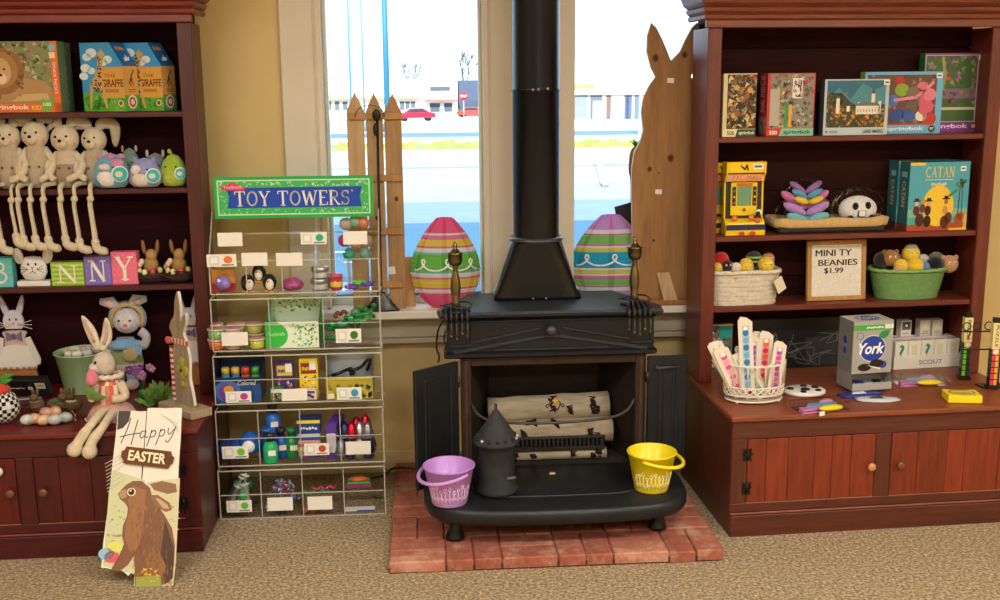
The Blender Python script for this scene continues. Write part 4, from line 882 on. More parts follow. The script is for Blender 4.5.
e = thing('round_face_toy', 'small red and white round toy above the swirl ball', 'toy', tb(294, 4, .15, .068)); MB().ell((0, 0, .024), (.024, .012, .024), 'ece6de').build('face', 'plastic', e); MB().lathe([(.025, 0), (.02, .012), (.008, .018)], 'c8283c', 16, T(0, 0, .03) @ SC(1, .55, 1)).build('cap', 'plastic', e); MB().ell((-.008, -.011, .022), .004, '15151a').ell((.008, -.011, .022), .004, '15151a').build('eyes', 'gloss', e)
for i, (px, dz, dy) in enumerate(((319, 0, .05), (320, .046, .05), (329, .0, .13))):
    e = thing('putty_tin', ['silver putty tin at the bottom of a pile of two', 'silver putty tin stacked on another tin', 'silver putty tin tucked behind the pair of tins'][i], 'tin', tb(px, 4, dy, dz), 'silver putty tins')
    MB().lathe([(.03, 0), (.031, .004), (.031, .026)], ['5d6c86', 'b9b9b4', 'c9c9c4'], 20).build('cup', 'plastic', e); MB().lathe([(.034, .026), (.034, .042), (.03, .045), (.001, .045)], 'b9bcbe', 20).build('lid', 'tin', e)
e = thing('slime_jar', 'pink slime jar with yellow label beside the silver tins', 'jar', tb(336, 4, .035)); MB().lathe([(.02, 0), (.0225, .004), (.0235, .05)], 'b8324e', 18).build('jar', 'gloss', e); MB().lathe([(.025, .05), (.025, .062), (.001, .063)], 'd9506e', 18).build('lid', 'plastic', e); MB().lathe([(.0238, .014), (.0243, .034)], 'e3c04a', 18, cap=False).build('label', 'print', e)
for px, dz, c, nm, dy in ((351, 0, '7a35b8', 'purple rubber bracelet lying under the others', .05), (359, .012, '63c832', 'green rubber bracelet between two purple ones', .07), (367, .01, '5f3ac0', 'violet blue rubber bracelet against the tower side', .05)):
    e = MB(); e.tube([(.021*cos(i*pi/10), .021*sin(i*pi/10), .008) for i in range(20)], .0075, c, 8, closed=True); tag(e.build('bracelet', 'plastic', None, tb(px, 4, dy, dz)), nm, 'bracelet', 'bracelets in the tower')
e = thing('bag_of_balls', 'clear bag of mixed coloured squashy balls hanging above the bracelets', 'toy bag', tb(357, 4, .14, .088))
for i, (x, z, c) in enumerate(((-.038, .13, 'c9b4a4'), (.03, .135, 'd98a5a'), (0, .14, '8fbf9a'), (-.045, .065, 'c43c84'), (.04, .06, 'b9a48c'), (-.028, .01, '3cae94'), (.034, .01, '7fb09c'), (.0, .055, 'cf9a7a'))):
    MB().ell((x, -.005*(i % 2), z+.024), .025, c).build('ball', 'plastic', e)
MB().box(-.072, .072, -.03, .028, .002, .195, 'ffffff', None, .02).build('bag', 'film', e)
# tier 2
k = 0
CUPL = ['orange putty cup at the bottom of the corner pile', 'pale green putty cup stacked on the orange cup', 'tan putty cup behind the blank card of its bin', 'peach putty cup stacked on the tan cup', 'lime putty cup standing alone against the bin divider', 'lime yellow putty cup stacked behind the lime one', 'khaki putty cup stacked at the back of the bin', 'grey putty cup stacked in the back corner', 'khaki putty cup underneath at the back of the bin', 'grey putty cup underneath in the back corner', 'lime yellow putty cup underneath behind the lime one']
for px, dz, dy, c in ((216, 0, .04, 'e07a32'), (216, .041, .04, '8fc27a'), (232, 0, .04, 'c9b28a'), (233, .041, .045, 'd9a48c'), (256, 0, .04, 'bfc44a'), (255, .041, .12, 'b9bd52'), (236, .041, .125, 'c9b878'), (214, .041, .13, 'a89a94'), (236, .0, .125, 'c9b878'), (214, 0, .13, 'a89a94'), (256, .0, .12, 'b9bd52')):
    e = thing('putty_cup', CUPL[k], 'cup', tb(px, 3, dy, dz), 'putty cups in the tower'); k += 1
    MB().lathe([(.028, 0), (.0305, .003), (.033, .034)], c, 20).build('putty', 'gloss', e); MB().lathe([(.036, .034), (.036, .039), (.0345, .04), (.001, .0402)], ['e2d4c8', 'e2d4c8', 'cf9a94'], 20).build('lid', 'plastic', e)
x0, zb = TW.hit(265.5, 351, .075); x1, zt_ = TW.hit(319, 321.5, .075); x0 += .004; x1 -= .003
e = thing('counter_box', 'open green and white counter box with green speckles in the tower', 'box', TW.M @ T((x0+x1)/2, .075, .6645)); w2 = (x1-x0)/2; hf = zt_-.664
b_ = MB(); b_.box(-w2, w2, 0, .002, 0, hf, 'eef2e4'); b_.box(-w2, w2, .168, .17, 0, hf+.07, 'e4efdc'); b_.box(-w2, w2, .002, .168, 0, .002, '3fc24c')
for s_ in (-1, 1): b_.add([(s_*w2, 0, 0), (s_*w2, .17, 0), (s_*w2, .17, hf+.07), (s_*w2, 0, hf)], [(0, 1, 2, 3)], '36b848')
b_.build('carton', 'print', e)
p = MB(); p.poly([(-w2, .002), (-w2+.05, .002)]+arc(-w2+.035, hf/2, .05, hf/2-.002, -70, 70, 8)+[(-w2+.05, hf-.002), (-w2, hf-.002)], '36c24a', 1); p.specks(-w2+.09, w2-.003, .004, hf-.004, ['4fc25c', '7fd488'], 70, .007, 1); MB().specks(-w2+.003, w2-.003, hf+.003, hf+.068, ['4fc25c', '7fd488'], 60, .007, 1, T(0, .168, 0)).build('back_print', 'print', e, fix=False); p.text('ToySmith', -w2+.008, -w2+.072, hf*.44, hf*.62, 'd9f2d4', 2); p.build('carton_print', 'print', e, fix=False)
GCOL = ['1f8a4a', '2a9a58', '177a42', '3aa860', '1f7a50', '2c8c46', '4c9a3c']
for i in range(8):
    px = 326+i*6.3; e = MB(); r0 = random.uniform(0, 6); z = .012+.009*i
    pts = [(.032*cos(r0+t*.75)*(1-.03*t), .05*sin(r0+t*.75), z*.2+.008+.004*t) for t in range(9)]; pts.append((pts[-1][0]+.01, pts[-1][1]-.01, pts[-1][2]+.02))
    e.tube(cat_rom(pts, 3), .0075, GCOL[i % 7], 7); e.ell(pts[-1], (.013, .011, .009), GCOL[i % 7], 10, 7)
    tag(e.build('rubber_reptile', 'plastic', None, tb(min(366, max(334, px)), 3, .09, z)), 'green rubber reptile toy in the tangled bin of the tower', 'toy reptile', 'green rubber reptiles in the tower')
e = MB(); e.tube(cat_rom([(-.02, 0, .01), (-.012, 0, .03), (.0, 0, .02), (.012, 0, .034), (.026, 0, .022)], 4), .007, '7a3c22', 7); e.ell((-.02, 0, .014), .01, '7a3c22', 8, 6); tag(e.build('rubber_reptile', 'plastic', None, tb(341, 3, .11, .088)), 'brown rubber reptile on top of the green ones', 'toy reptile')
e = MB(); e.lathe([(.008, 0), (.018, .004), (.019, .03), (.014, .05), (.002, .055)], '5f8f5a', 12, RX(60) @ RZ(20)); tag(e.build('rubber_reptile', 'plastic', None, tb(356, 3, .12, .1)), 'pale green rubber turtle on top of the reptile bin', 'toy reptile')
# tier 3
x0, _ = TW.hit(213, 400, .05); x1, _ = TW.hit(262, 400, .05); w2 = (x1-x0)/2-.006
e = thing('counter_box', 'open dark blue counter box with a striped planet in the tower', 'box', TW.M @ T((x0+x1)/2+.003, .055, .4585)); h1 = .1
b_ = MB(); b_.box(-w2, w2, 0, .002, 0, h1, '1f4f8f'); b_.box(-w2, w2, .14, .142, 0, h1+.06, '1a3560'); b_.box(-w2, w2, .002, .14, 0, .002, '1a3560'); [b_.add([(s_*w2, 0, 0), (s_*w2, .14, 0), (s_*w2, .14, h1+.06), (s_*w2, 0, h1)], [(0, 1, 2, 3)], '1a3a6a') for s_ in (-1, 1)]; b_.build('carton', 'print', e)
p = MB(); p.rect(-w2, w2, h1*.72, h1, '14305c', 1); p.disc(-w2*.45, h1*.45, .05, .044, '4a78c8', 2); p.disc(-w2*.45, h1*.4, .036, .034, '7a4aa8', 3); p.disc(-w2*.4, h1*.5, .02, .018, 'e0a83c', 4); p.poly([(-.01, 0), (.02, 0), (.005, .02)], 'd86a3c', 3); p.text('Colored', .0, w2*.8, h1*.68, h1*.85, 'f4f2ec', 5, shear=.25); p.build('carton_print', 'print', e, fix=False)
for i, (px, c, c2) in enumerate(((226, '3c8fc8', 'd9c04a'), (236, '2f7ac0', 'e0b84a'), (246, 'd2502f', 'b8402a'), (256, '4fa83c', '3c8f2f'))):
    e = thing('paint_stick', ['aqua', 'blue', 'orange red', 'green'][i]+' chunky paint stick standing in the blue counter box', 'paint stick', tb(px, 2, .09, .004), 'paint sticks in the blue box'); MB().lathe([(.016, 0), (.016, .09)], c, 14).build('barrel', 'plastic', e); MB().lathe([(.0165, .09), (.0165, .115), (.012, .118), (.001, .1185)], c2 if i < 2 else c, 14).build('cap', 'plastic', e)
for px, w_, h_, dy, dz, c, c2, nm in ((285, .07, .145, .06, 0, '4c2f7a', 'd9c24a', 'purple boxed toy standing beside the yellow boxed toy'), (309, .072, .155, .055, 0, 'ecd028', '8a2f2a', 'yellow boxed toy with orange figures in the tower'), (276, .05, .05, .025, 0, '3f9a5a', 'f0eee6', 'small green and white box under the purple boxed toy'), (305, .085, .04, .022, 0, 'e6e2da', '5a5aa0', 'low white box in front of the yellow boxed toy')):
    e = thing('toy_box', nm, 'box', tb(px, 2, dy, dz)); MB().box(-w_/2, w_/2, 0, .026, 0, h_, c, None, .001).build('carton', 'print', e)
    p = MB(); p.rect(-w_*.42, w_*.42, h_*.62, h_*.9, c2, 1); p.scribble(-w_*.36, w_*.1, h_*.7, h_*.8, c, 2) if h_ > .06 else None; p.specks(-w_*.4, w_*.4, h_*.1, h_*.58, ['d9702c', '7a2f2a', 'e8e2d4', c2], 22, .008, 1)
    if h_ > .06: p.rect(w_*.05, w_*.4, h_*.72, h_*.95, 'f0ede4', 3)
    p.build('carton_print', 'print', e, fix=False)
x0, _ = TW.hit(325, 395, .05); x1, _ = TW.hit(374, 395, .05); w2 = (x1-x0)/2-.004
e = thing('counter_box', 'open gold printed tray box holding black snakes in the tower', 'box', TW.M @ T((x0+x1)/2, .055, .4585))
b_ = MB(); b_.box(-w2, w2, 0, .002, 0, .088, 'b9a83c'); b_.box(-w2, w2, .14, .142, 0, .155, 'b4bcc4'); b_.box(-w2, w2, .002, .14, 0, .002, '8a8a86'); [b_.add([(s_*w2, 0, 0), (s_*w2, .14, 0), (s_*w2, .14, .155), (s_*w2, 0, .088)], [(0, 1, 2, 3)], 'a4acb4') for s_ in (-1, 1)]; b_.build('carton', 'print', e)
p = MB(); p.specks(-w2+.003, w2-.003, .004, .06, ['8f8a3c', 'd9c85a', '6f7a2c', 'a89a34'], 60, .012, 1); p.rect(-w2, w2, .078, .088, 'e3d04a', 2); p.rect(-w2+.004, -w2+.03, .004, .024, 'f0ede4', 2); p.text('30', .0, .03, .03, .05, '2a2a2a', 3); p.build('carton_print', 'print', e, fix=False)
for i, (px, dz, nm) in enumerate(((345, .07, 'black rubber snake coiled low in the gold tray'), (362, .085, 'black rubber snake arched over the edge of the gold tray'))):
    e = MB(); e.tube(cat_rom([(-.05, .02, 0), (-.03, -.01, .012), (0, .01, .02), (.025, 0, .03+.02*i), (.035, .01, .01+.03*i), (.02, .03, .0)], 5), .007, '1b1b1e', 7); tag(e.build('rubber_snake', 'plastic', None, tb(px, 2, .1, dz)), nm, 'toy snake')
# tier 4
for i, (px, dz, dy, c, nm) in enumerate(((222, 0, .06, '2c3f7a', 'navy clear toy ball against the tower side'), (234, .0, .06, '2456c0', 'blue toy ball beside a ball with a white disc'), (246, .028, .05, '1f62c8', 'bright blue toy ball with a round white disc'))):
    e = thing('light_ball', nm, 'ball', tb(px+4, 1, dy, dz) @ SC(1.25)); MB().ell((0, 0, .036), .036, c, 18, 12).build('ball', 'gloss', e)
    if i: MB().lathe([(.02, 0), (.018, .004), (.001, .005)], 'eef0f2', 16, T(0, -.033, .036) @ RX(90)).build('disc', 'plastic', e)
for i, (px, dz, dy, c, nm) in enumerate(((268, 0, .03, '2fc07a', 'sea green spray bottle at the front of the bottle bin'), (265, .0, .09, '2a6ac8', 'blue spray bottle behind the sea green bottle'), (279, .0, .09, '1f4fae', 'deep blue spray bottle in the middle of the bottle bin'), (290, .0, .085, '1f8a4c', 'dark green spray bottle with a white tag'), (272, .088, .12, '2f78d8', 'bright blue spray bottle lying on top of the bottle bin'))):
    e = thing('spray_bottle', nm, 'bottle', tb(px+2, 1, dy, dz) @ SC(1.18)); MB().lathe([(.022, 0), (.025, .004), (.025, .055), (.02, .068), (.011, .074)], c, 16).build('bottle', 'gloss', e); MB().lathe([(.013, .074), (.013, .088), (.017, .09), (.017, .1), (.001, .102)], c if i % 2 else '2c2c30', 14).build('cap', 'plastic', e)
    MB().box(-.012, .012, -.001, 0, 0, .018, 'f0ede6').build('price_tag', 'paper', e, T(.008, -.0255, .03) @ RZ(10))
for i in range(9):
    e = thing('toy_pack', 'flat clear toy pack with purple card standing in the row on the tower', 'toy pack', tb(329+i*1.1, 1, .03+.015*i), 'flat toy packs in the tower'); MB().box(-.012, .03, 0, .003, 0, .15, '5a3a9a').build('card', 'print', e); MB().box(-.01, .028, -.008, -.0005, .03, .11, 'c9c9d4', None, .004).build('blister', 'gloss', e)
for i, (px, z, c) in enumerate(((309, .0, 'b9b4b0'), (309, .026, 'c9c2bc'), (309, .052, 'd9a49a'), (309, .078, 'c4c4cc'))):
    e = thing('toy_pack', ['lowest', 'second lowest', 'second highest', 'highest'][i]+' clear toy pack lying beside the purple packs', 'toy pack', tb(px, 1, .05, z)); MB().box(-.045, .045, 0, .09, 0, .024, c, None, .005).build('blister', 'gloss', e); MB().box(-.045, .045, -.001, -.0002, .002, .012, ['6a4ab0', 'e8d03c', 'd9583c', '2f5ab8'][i]).build('label', 'print', e)
e = thing('toy_pack', 'blue and yellow boxed pack on top of the flat clear packs', 'toy pack', tb(309, 1, .05, .104)); MB().box(-.045, .045, 0, .08, 0, .055, '24408a', None, .002).build('carton', 'print', e); p = MB(); p.rect(-.045, .045, .042, .055, 'e8d83c', 1); p.scribble(-.035, .035, .016, .028, 'eef0f4', 2); p.build('carton_print', 'print', e, fix=False)
B_ = [(341, 0, .03, '8a8f98'), (350, 0, .03, '3c4f9a'), (359, 0, .03, 'b9b9bc'), (368, 0, .03, '2f5aa0'), (345, .06, .06, '2c3a70'), (352, .062, .05, 'c01f38'), (360, .055, .07, 'b8b8bc'), (368, .06, .05, '8f9398'), (344, .0, .1, 'b01c34'), (357, .066, .1, 'b81e36'), (366, .075, .1, 'c0243c'), (352, .0, .1, '9a9a9e'), (362, 0, .1, 'a01c30'), (370, 0, .1, '7f848c')]
NM = {'8a8f98': 'grey silver', '3c4f9a': 'indigo', 'b9b9bc': 'bright silver', '2f5aa0': 'blue', '2c3a70': 'navy', 'c01f38': 'bright red', 'b8b8bc': 'pale silver', '8f9398': 'steel grey', 'b01c34': 'dark red', 'b81e36': 'crimson', 'c0243c': 'cherry red', '9a9a9e': 'dull silver', 'a01c30': 'deep red', '7f848c': 'slate grey'}
for px, dz, dy, c in B_:
    e = thing('metallic_egg', NM[c]+' pointed metallic egg toy in the tower', 'toy egg', tb(px, 1, dy, dz) @ SC(1.3), 'metallic eggs in the tower'); MB().lathe([(.001, 0), (.014, .004), (.02, .02), (.019, .034), (.012, .056), (.004, .066), (.001, .067)], c, 16).build('shell', 'tin', e); MB().lathe([(.0203, .02), (.0206, .023)], 'd9d9dc', 16, cap=False).build('seam', 'tin', e)
# tier 5
for i, (px, rz) in enumerate(((226, 24), (236, 16), (248, -4))):
    e = thing('toy_syringe', ['clear toy syringe leaning against the tower side', 'clear toy syringe in the middle of three', 'clear toy syringe standing nearly upright'][i], 'toy', tb(px, 0, .06) @ RY(rz) @ SC(1.15), 'toy syringes in the tower'); MB().lathe([(.008, .01), (.01, .014), (.01, .1), (.015, .102), (.015, .106)], 'b9c4c0', 12).build('barrel', 'gloss', e); MB().lathe([(.003, 0), (.003, .012)], '6fc07a', 8).build('tip', 'plastic', e); MB().lathe([(.004, .106), (.004, .135), (.012, .137), (.012, .141)], 'dfe6e2', 10).build('plunger', 'plastic', e)
for px, dz, r, c, nm, dy in ((243, .05, .02, '3fb060', 'green slime ball resting on the toy syringes', .06), (250, .075, .018, '2f9a50', 'dark green slime ball behind the syringes', .12), (238, .08, .016, '58b86c', 'pale green slime ball behind the syringes', .12)):
    tag(MB().ell((0, 0, r), r, c).build('slime_ball', 'gloss', None, tb(px, 0, dy, dz)), nm, 'ball')
for i, (px, dz, dy) in enumerate(((271, .0, .05), (286, .0, .05), (294, .02, .08), (277, .05, .08), (289, .068, .08), (281, .085, .06))):
    e = MB(); rr = .026
    for k in range(46):
        a, b = random.uniform(0, 6.28), random.uniform(-1.2, 1.5); d = Vector((cos(a)*cos(b), sin(a)*cos(b), sin(b))); s2 = d.orthogonal().normalized()*.006; e.add([d*rr*.5+s2+Vector((0, 0, rr)), d*rr*.5-s2+Vector((0, 0, rr)), d*rr*1.1+Vector((0, 0, rr))], [(0, 1, 2)], random.choice(['2c3c8a', 'd9dce2', '1f5a4a', 'c83c5a', '8f9ab0', '5a3a7a', 'eef0f4']))
    e.ell((0, 0, rr), rr*.6, '4a4f6a', 8, 6); tag(e.build('tinsel_ball', 'gloss', None, tb(px, 0, dy, dz), fix=False), 'sparkly multicoloured tinsel ball in the bottom tier', 'toy', 'tinsel balls in the tower')
for px, c, nm in ((318, '3f9a5a', 'green twisty stick toy lying on the bottom tier'), (326, 'c83c6a', 'pink twisty stick toy lying on the bottom tier')):
    e = MB(); e.tube([(-.05+.1*t/16, .006*cos(t*1.2), .008+.006*sin(t*1.2)) for t in range(17)], .0045, c, 6); tag(e.build('twist_stick', 'plastic', None, tb(px-2, 0, .08, .075 if c[0] == 'c' else .06) @ RZ(12)), nm, 'toy')
for px in (305, 313): tag(MB().ell((0, 0, .014), (.014, .012, .014), 'a8623c').build('sugar_ball', 'plastic', None, tb(px, 0, .025)), 'small tan ball behind the blank card of the bottom tier', 'ball', 'tan balls in the tower')
e = thing('toy_pack', 'green and orange carded toy lying in the last bin of the bottom tier', 'toy pack', tb(359, 0, .08, .09)); MB().box(-.045, .045, 0, .05, 0, .012, '4fae4a', None, .002).build('card', 'print', e); MB().ell((0, .02, .018), (.036, .018, .01), 'd9703c').build('toy_body', 'plastic', e); MB().box(-.05, .05, -.004, 0, -.01, .006, '8a3c6a').build('strip', 'print', e)
e = thing('toy_pack', 'blue and white slip lying on the floor of the last bin', 'toy pack', tb(359, 0, .03)); MB().box(-.06, .06, 0, .04, 0, .003, 'eeeae2').build('slip', 'paper', e); MB().box(-.01, .06, -.001, .002, .0, .0035, '2f6ac0').build('stripe', 'print', e)
# ================================================================== dark hutch: goods
def stand_d(fr, px, py, z): return fr.hitz(px, py, z)
def boxy(fr, px0, px1, py0, py1, d, dep, z, name, label, cat, faces, rot=0, group=None, spine=None, top=None):
    """upright box whose front covers the given pixels at depth d; returns thing, width, height (origin bottom centre front)"""
    x0, _ = fr.hit(px0, (py0+py1)/2, d); x1, zt = fr.hit(px1, py0, d); w_ = x1-x0; h = zt-z
    e = thing(name, label, cat, fr.at((x0+x1)/2, d, z+.0006, rot), group)
    m_ = MB().box(-w_/2, w_/2, 0, dep, 0, h, [spine or faces, spine or faces, faces, faces, top or faces, top or faces]); m_.build('carton', 'print', e)
    return e, w_, h
def pic(e, mb, name='front_print', M=None): return mb.build(name, 'print', e, M or T(0, 0, 0), fix=False)
Z1, Z2, Z3 = LCS
# lion puzzle boxes
x1, zt = LC.hit(57, 41, .465); x0 = x1-.3; hL = zt-Z1-.001; wL = .3
e = thing('puzzle_box', 'orange edged puzzle box with a resting lion', 'puzzle box', LC.at((x0+x1)/2, .465, Z1+.0006, -4)); w2 = wL/2
MB().box(-w2, w2, 0, .07, 0, hL, ['7f9a74', '6f8f6a', 'd96a34', '7f9a74', '8fa880', '8fa880']).build('carton', 'print', e)
p = MB(); p.rect(-w2+.0, w2-.026, .034, hL, '7f8a5c', 1); p.specks(-w2+.05, w2-.028, .05, hL-.002, ['5f7a44', '9aa86c', 'b07a6c', '8a5f54', 'c9b89a', '4c6438'], 190, .011, 2)
p.poly([(-.1, .036), (w2-.03, .036), (w2-.03, .09), (w2-.06, .115), (.02, .125), (-.02, .15), (-.1, .14)], 'b08a5c', 3); p.poly([(-.03, .04), (w2-.04, .045), (w2-.05, .07), (.0, .065)], 'c9a878', 4)
p.disc(-.062, .15, .085, .085, '94683e', 4, n=24); p.disc(-.062, .155, .062, .066, 'a87c4c', 5, n=20); p.disc(-.065, .15, .04, .05, 'c9a274', 6); p.disc(-.065, .125, .022, .02, 'e2cba8', 7); p.disc(-.066, .137, .009, .006, '4a2c20', 8); p.disc(-.082, .158, .005, .004, '2c1c12', 8, n=8); p.disc(-.05, .158, .005, .004, '2c1c12', 8, n=8)
p.specks(-.15, .02, .05, .22, ['7a5030', '8f6238', 'b98a54'], 40, .01, 4)
p.rect(-w2, w2, 0, .034, 'e0703a', 9); p.rect(w2-.026, w2, 0, hL, 'e0703a', 9); p.text('springbok', -.12, .03, .006, .028, 'f6e9dc', 10, bold=.02); p.text('KIDS', .04, .085, .009, .025, 'f2c83c', 10, bold=.02)
p.poly([(w2-.075, .006), (w2-.07, .03), (w2-.085, .04), (w2-.065, .05), (w2-.05, .042), (w2-.03, .054), (w2-.024, .034), (w2-.034, .022), (w2-.04, .004)], '6fae4a', 11); p.text('100', w2-.066, w2-.038, .022, .036, 'eef4e2', 12, bold=.02)
p.disc(w2-.018, hL-.022, .013, .013, '7fb4c8', 11); p.rect(w2-.03, w2-.008, hL-.062, hL-.04, 'ecd9a8', 11); p.vtext('LION KING', w2-.02, w2-.009, .07, hL-.075, 'f6e9dc', 11); pic(e, p)
e = thing('puzzle_box', 'green sided puzzle box standing behind the lion box', 'puzzle box', LC.at((x0+x1)/2, .541, Z1+.0006, -4)); MB().box(-w2, w2, 0, .07, 0, hL*.99, '5f8064', None, .001).build('carton', 'print', e); q = MB(); q.rect(.002, .068, .002, hL*.98, '5f8064', .5); q.specks(.003, .067, .004, hL*.97, ['9ab08a', '44603c', 'b98a6a', '7f9a74'], 40, .008, 1); q.build('side_print', 'print', e, T(w2, 0, 0) @ RZ(90), fix=False)
# giraffe cartons
gx = [LC.hit(78, 80, .47)[0], LC.hit(113.5, 80, .47)[0]]
for i, (gxx, nm) in enumerate(((gx[0], 'blue gabled giraffe toy carton beside the lion puzzle box'), (gx[1], 'blue gabled giraffe toy carton partly behind another carton'))):
    wG, dG, hG, cut = .185, .085, LC.hit(90, 43, .5)[1]-Z1, .085
    e = thing('toy_carton', nm, 'toy carton', LC.at(gxx+.004, .506 if i == 0 else .549, Z1+.0006, -22), 'giraffe cartons')
    prof = [(0, 0), (wG, 0), (wG, hG-cut), (wG-.055, hG), (0, hG)]
    MB().prism(prof, 0, dG, '2f86c4', side='2f7fbc').build('carton', 'print', e)
    p = MB(); p.poly([(.001, 0), (wG, 0), (wG, .07), (.001, .07)], '5fae3c', 1); p.specks(.004, wG-.004, .002, .06, ['4a9a2f', '7cc24c', '3c8428'], 50, .012, 2); p.poly([(.001, .07), (wG, .07), (wG, hG-cut), (wG-.055, hG), (.001, hG)], '3f9ad8', 1)
    for cx_, cz_, r in ((.03, .2, .02), (.05, .215, .024), (.02, .16, .022), (.045, .15, .018), (.1, .18, .018), (.12, .19, .02), (.01, .13, .02)): p.disc(cx_, min(cz_, hG-.03), r, r*.7, 'dbe9f2', 2)
    p.rect(.085, wG, .05, hG-cut-.004, 'dba24c', 3); p.text('THE', .1, .15, .125, .138, '7a5a34', 4); p.text('GIRAFFE', .088, wG-.004, .09, .118, '5a2f24', 4, bold=.02); p.rect(.1, .16, .07, .082, 'b07f3c', 4)
    GI = 'c8a66a'
    p.poly([(.028, .01), (.036, .01), (.042, .06), (.05, .085), (.075, .085), (.088, .05), (.1, .01), (.108, .01), (.1, .06), (.095, .1), (.09, .125), (.1, .2), (.112, .205), (.108, .215), (.1, .22), (.095, .232), (.09, .222), (.078, .215), (.07, .15), (.05, .12), (.036, .1), (.03, .06)], GI, 5)
    for _ in range(46):
        t = random.random(); x, z = (random.uniform(.036, .09), random.uniform(.07, .115)) if t < .5 else (random.uniform(.075, .09), random.uniform(.12, .21)); p.disc(x, z, .0042, .0038, '6b4426', 6, n=5)
    p.disc(wG-.02, .03, .012, .012, 'd9d4c4', 4); p.disc(wG-.02, .03, .008, .008, '9a3c34', 5); pic(e, p)
    s_ = MB(); s_.rect(.001, dG-.001, .06, hG-cut-.001, 'e0ab5c', 1); s_.rect(.001, dG-.001, .001, .06, '5fae3c', 1); s_.disc(dG/2, .034, .028, .026, 'f0ece2', 2); s_.disc(dG/2, .034, .02, .019, 'c8382f', 3); s_.disc(dG/2, .034, .012, .011, 'e8eef2', 4)
    s_.line([(.03, .1), (.045, .13), (.06, .15)], .003, '5a3424', 2); s_.line([(.04, .09), (.045, .125), (.055, .095)], .002, '5a3424', 2); s_.rect(.02, .07, .078, .081, '8a6034', 2); s_.rect(.025, .065, .07, .073, '8a6034', 2); s_.build('side_print', 'print', e, T(wG, 0, 0) @ RZ(90), fix=False)
    t_ = MB(); L_ = sqrt(.055**2+cut**2); t_.rect(.0, dG, 0, L_, '2168a8', 1); t_.scribble(.015, dG-.02, L_*.66, L_*.84, 'e8a23c', 2); t_.poly([(.03, .02), (.06, .024), (.07, .04), (.055, .036), (.05, .05), (.045, .036), (.03, .034)], 'eef2f4', 2)
    t_.build('roof_print', 'print', e, T(wG, 0, hG-cut) @ RZ(90) @ RX(-math.degrees(atan2(.055, cut))), fix=False)
# beige rabbit dolls with dangling legs
CR_, CR2 = 'b8a88f', 'd3c5ab'
def doll(i, hx, hy, hr, legs, label, knit, tilt, dd):
    s0, hz = LC.hit(hx, hy, dd); e = thing('rabbit_doll', label, 'doll', LC.at(s0, dd, Z2+.0008), 'beige rabbit dolls sitting in a row'); hzl = hz-Z2; R = hr
    wb_ = .05
    MB().lathe([(.001, 0), (.04, .003), (wb_, .03), (wb_*.95, .06), (.04, hzl-R*1.0), (.028, hzl-R*.75), (.024, hzl-R*.5)], CR_ if not knit else ['b8a78e', 'b8a78e', 'c9b8a0', 'c9b8a0'], 18, SC(1, .8, 1)).build('body', 'cloth', e)
    hd_ = MB(); hd_.ell((0, 0, hzl), (R, R*.85, R*1.02), CR2, 18, 12); hd_.ell((tilt*.3, -R*.7, hzl-R*.28), (R*.5, R*.42, R*.42), CR2, 14, 9); ho = hd_.build('head', 'cloth', e)
    MB().ell((tilt*.3, -R*1.1, hzl-R*.1), (R*.14, R*.1, R*.12), '2a2220').build('nose', 'cloth', ho); MB().ell((-R*.36+tilt*.4, -R*.78, hzl+R*.18), R*.1, '17120f').ell((R*.4+tilt*.4, -R*.74, hzl+R*.2), R*.1, '17120f').build('eyes', 'gloss', ho)
    for s_ in (-1, 1): MB().ell((s_*R*.62, -R*.5, hzl-R*.35), (R*.2, R*.16, R*.18), 'd8a898').build('cheek', 'cloth', ho)
    for s_ in (-1, 1):
        MB().tube(cat_rom([(s_*.03, 0, hzl-R*1.05), (s_*.062, -.02, hzl*.5), (s_*.052, -.05, .055), (s_*.022-(.0 if i % 2 else .01), -.062, .035)], 4), [.014]*4+[.015]*4+[.013]*4+[.011], CR2, 8).build('arm', 'cloth', e)
    ears = [[(-.02, 0, hzl+R*.8), (-.03, .005, hzl+R*1.25), (-.07+.03*(i == 2), .01, hzl+R*1.2), (-.1+.03*(i == 2), .012, hzl+R*.5)], [(.02, 0, hzl+R*.8), (.035, .01, hzl+R*1.3), (.075, .015, hzl+R*1.1), (.095 if i != 3 else .075, .012, hzl+(R*.9 if i < 3 else -R*.6))]]
    for pts in ears: MB().tube(cat_rom(pts, 5), [.008, .014, .018, .021, .023, .024, .024, .024, .023, .022, .021, .02, .018, .015, .011, .004], 'b3a48e', 8, flat=.35).build('ear', 'cloth', e)
    bt = MB()
    for k in (-1, 1): bt.ell((k*.018, -.042, hzl*.42), (.005, .003, .005), '6b4a34', 8, 6)
    bt.build('buttons', 'plastic', e)
    for px, py in legs:
        lx, lz = LC.hit(px, py, .425); lx -= s0; dl = .425-dd; ze = lz-Z2
        L_ = MB(); L_.tube(cat_rom([(lx*.5+.0, -.03, .02), (lx*.9, (.452-dd)+.01, .018), (lx, dl+.004, .006), (lx+.002, dl-.002, -.03), (lx-.004, dl, -.06), (lx+.003, dl, ze*.7), (lx+.004, dl, ze+.03)], 4), [.009]*4+[.01]*8+[.011]*8+[.012]*4+[.013], CR2, 8, flat=.6)
        L_.ell((lx, dl-.003, -.035), (.014, .012, .013), CR2, 10, 7); L_.ell((lx+.004, dl, ze+.028), (.016, .013, .018), CR2, 10, 7)
        L_.tube(cat_rom([(lx+.004, dl, ze+.022), (lx+.012, dl-.006, ze+.004), (lx+.035, dl-.012, ze-.004), (lx+.05, dl-.014, ze-.002)], 4), [.014, .015, .016, .016, .016, .016, .016, .016, .016, .015, .015, .014, .008], CR2, 8); L_.build('leg', 'cloth', e)
    return e, hzl, R
doll(0, 8, 137, .047, [(1, 250), (16, 244)], 'beige rabbit doll at the shelf end with arms down and two buttons', False, .0, .505)
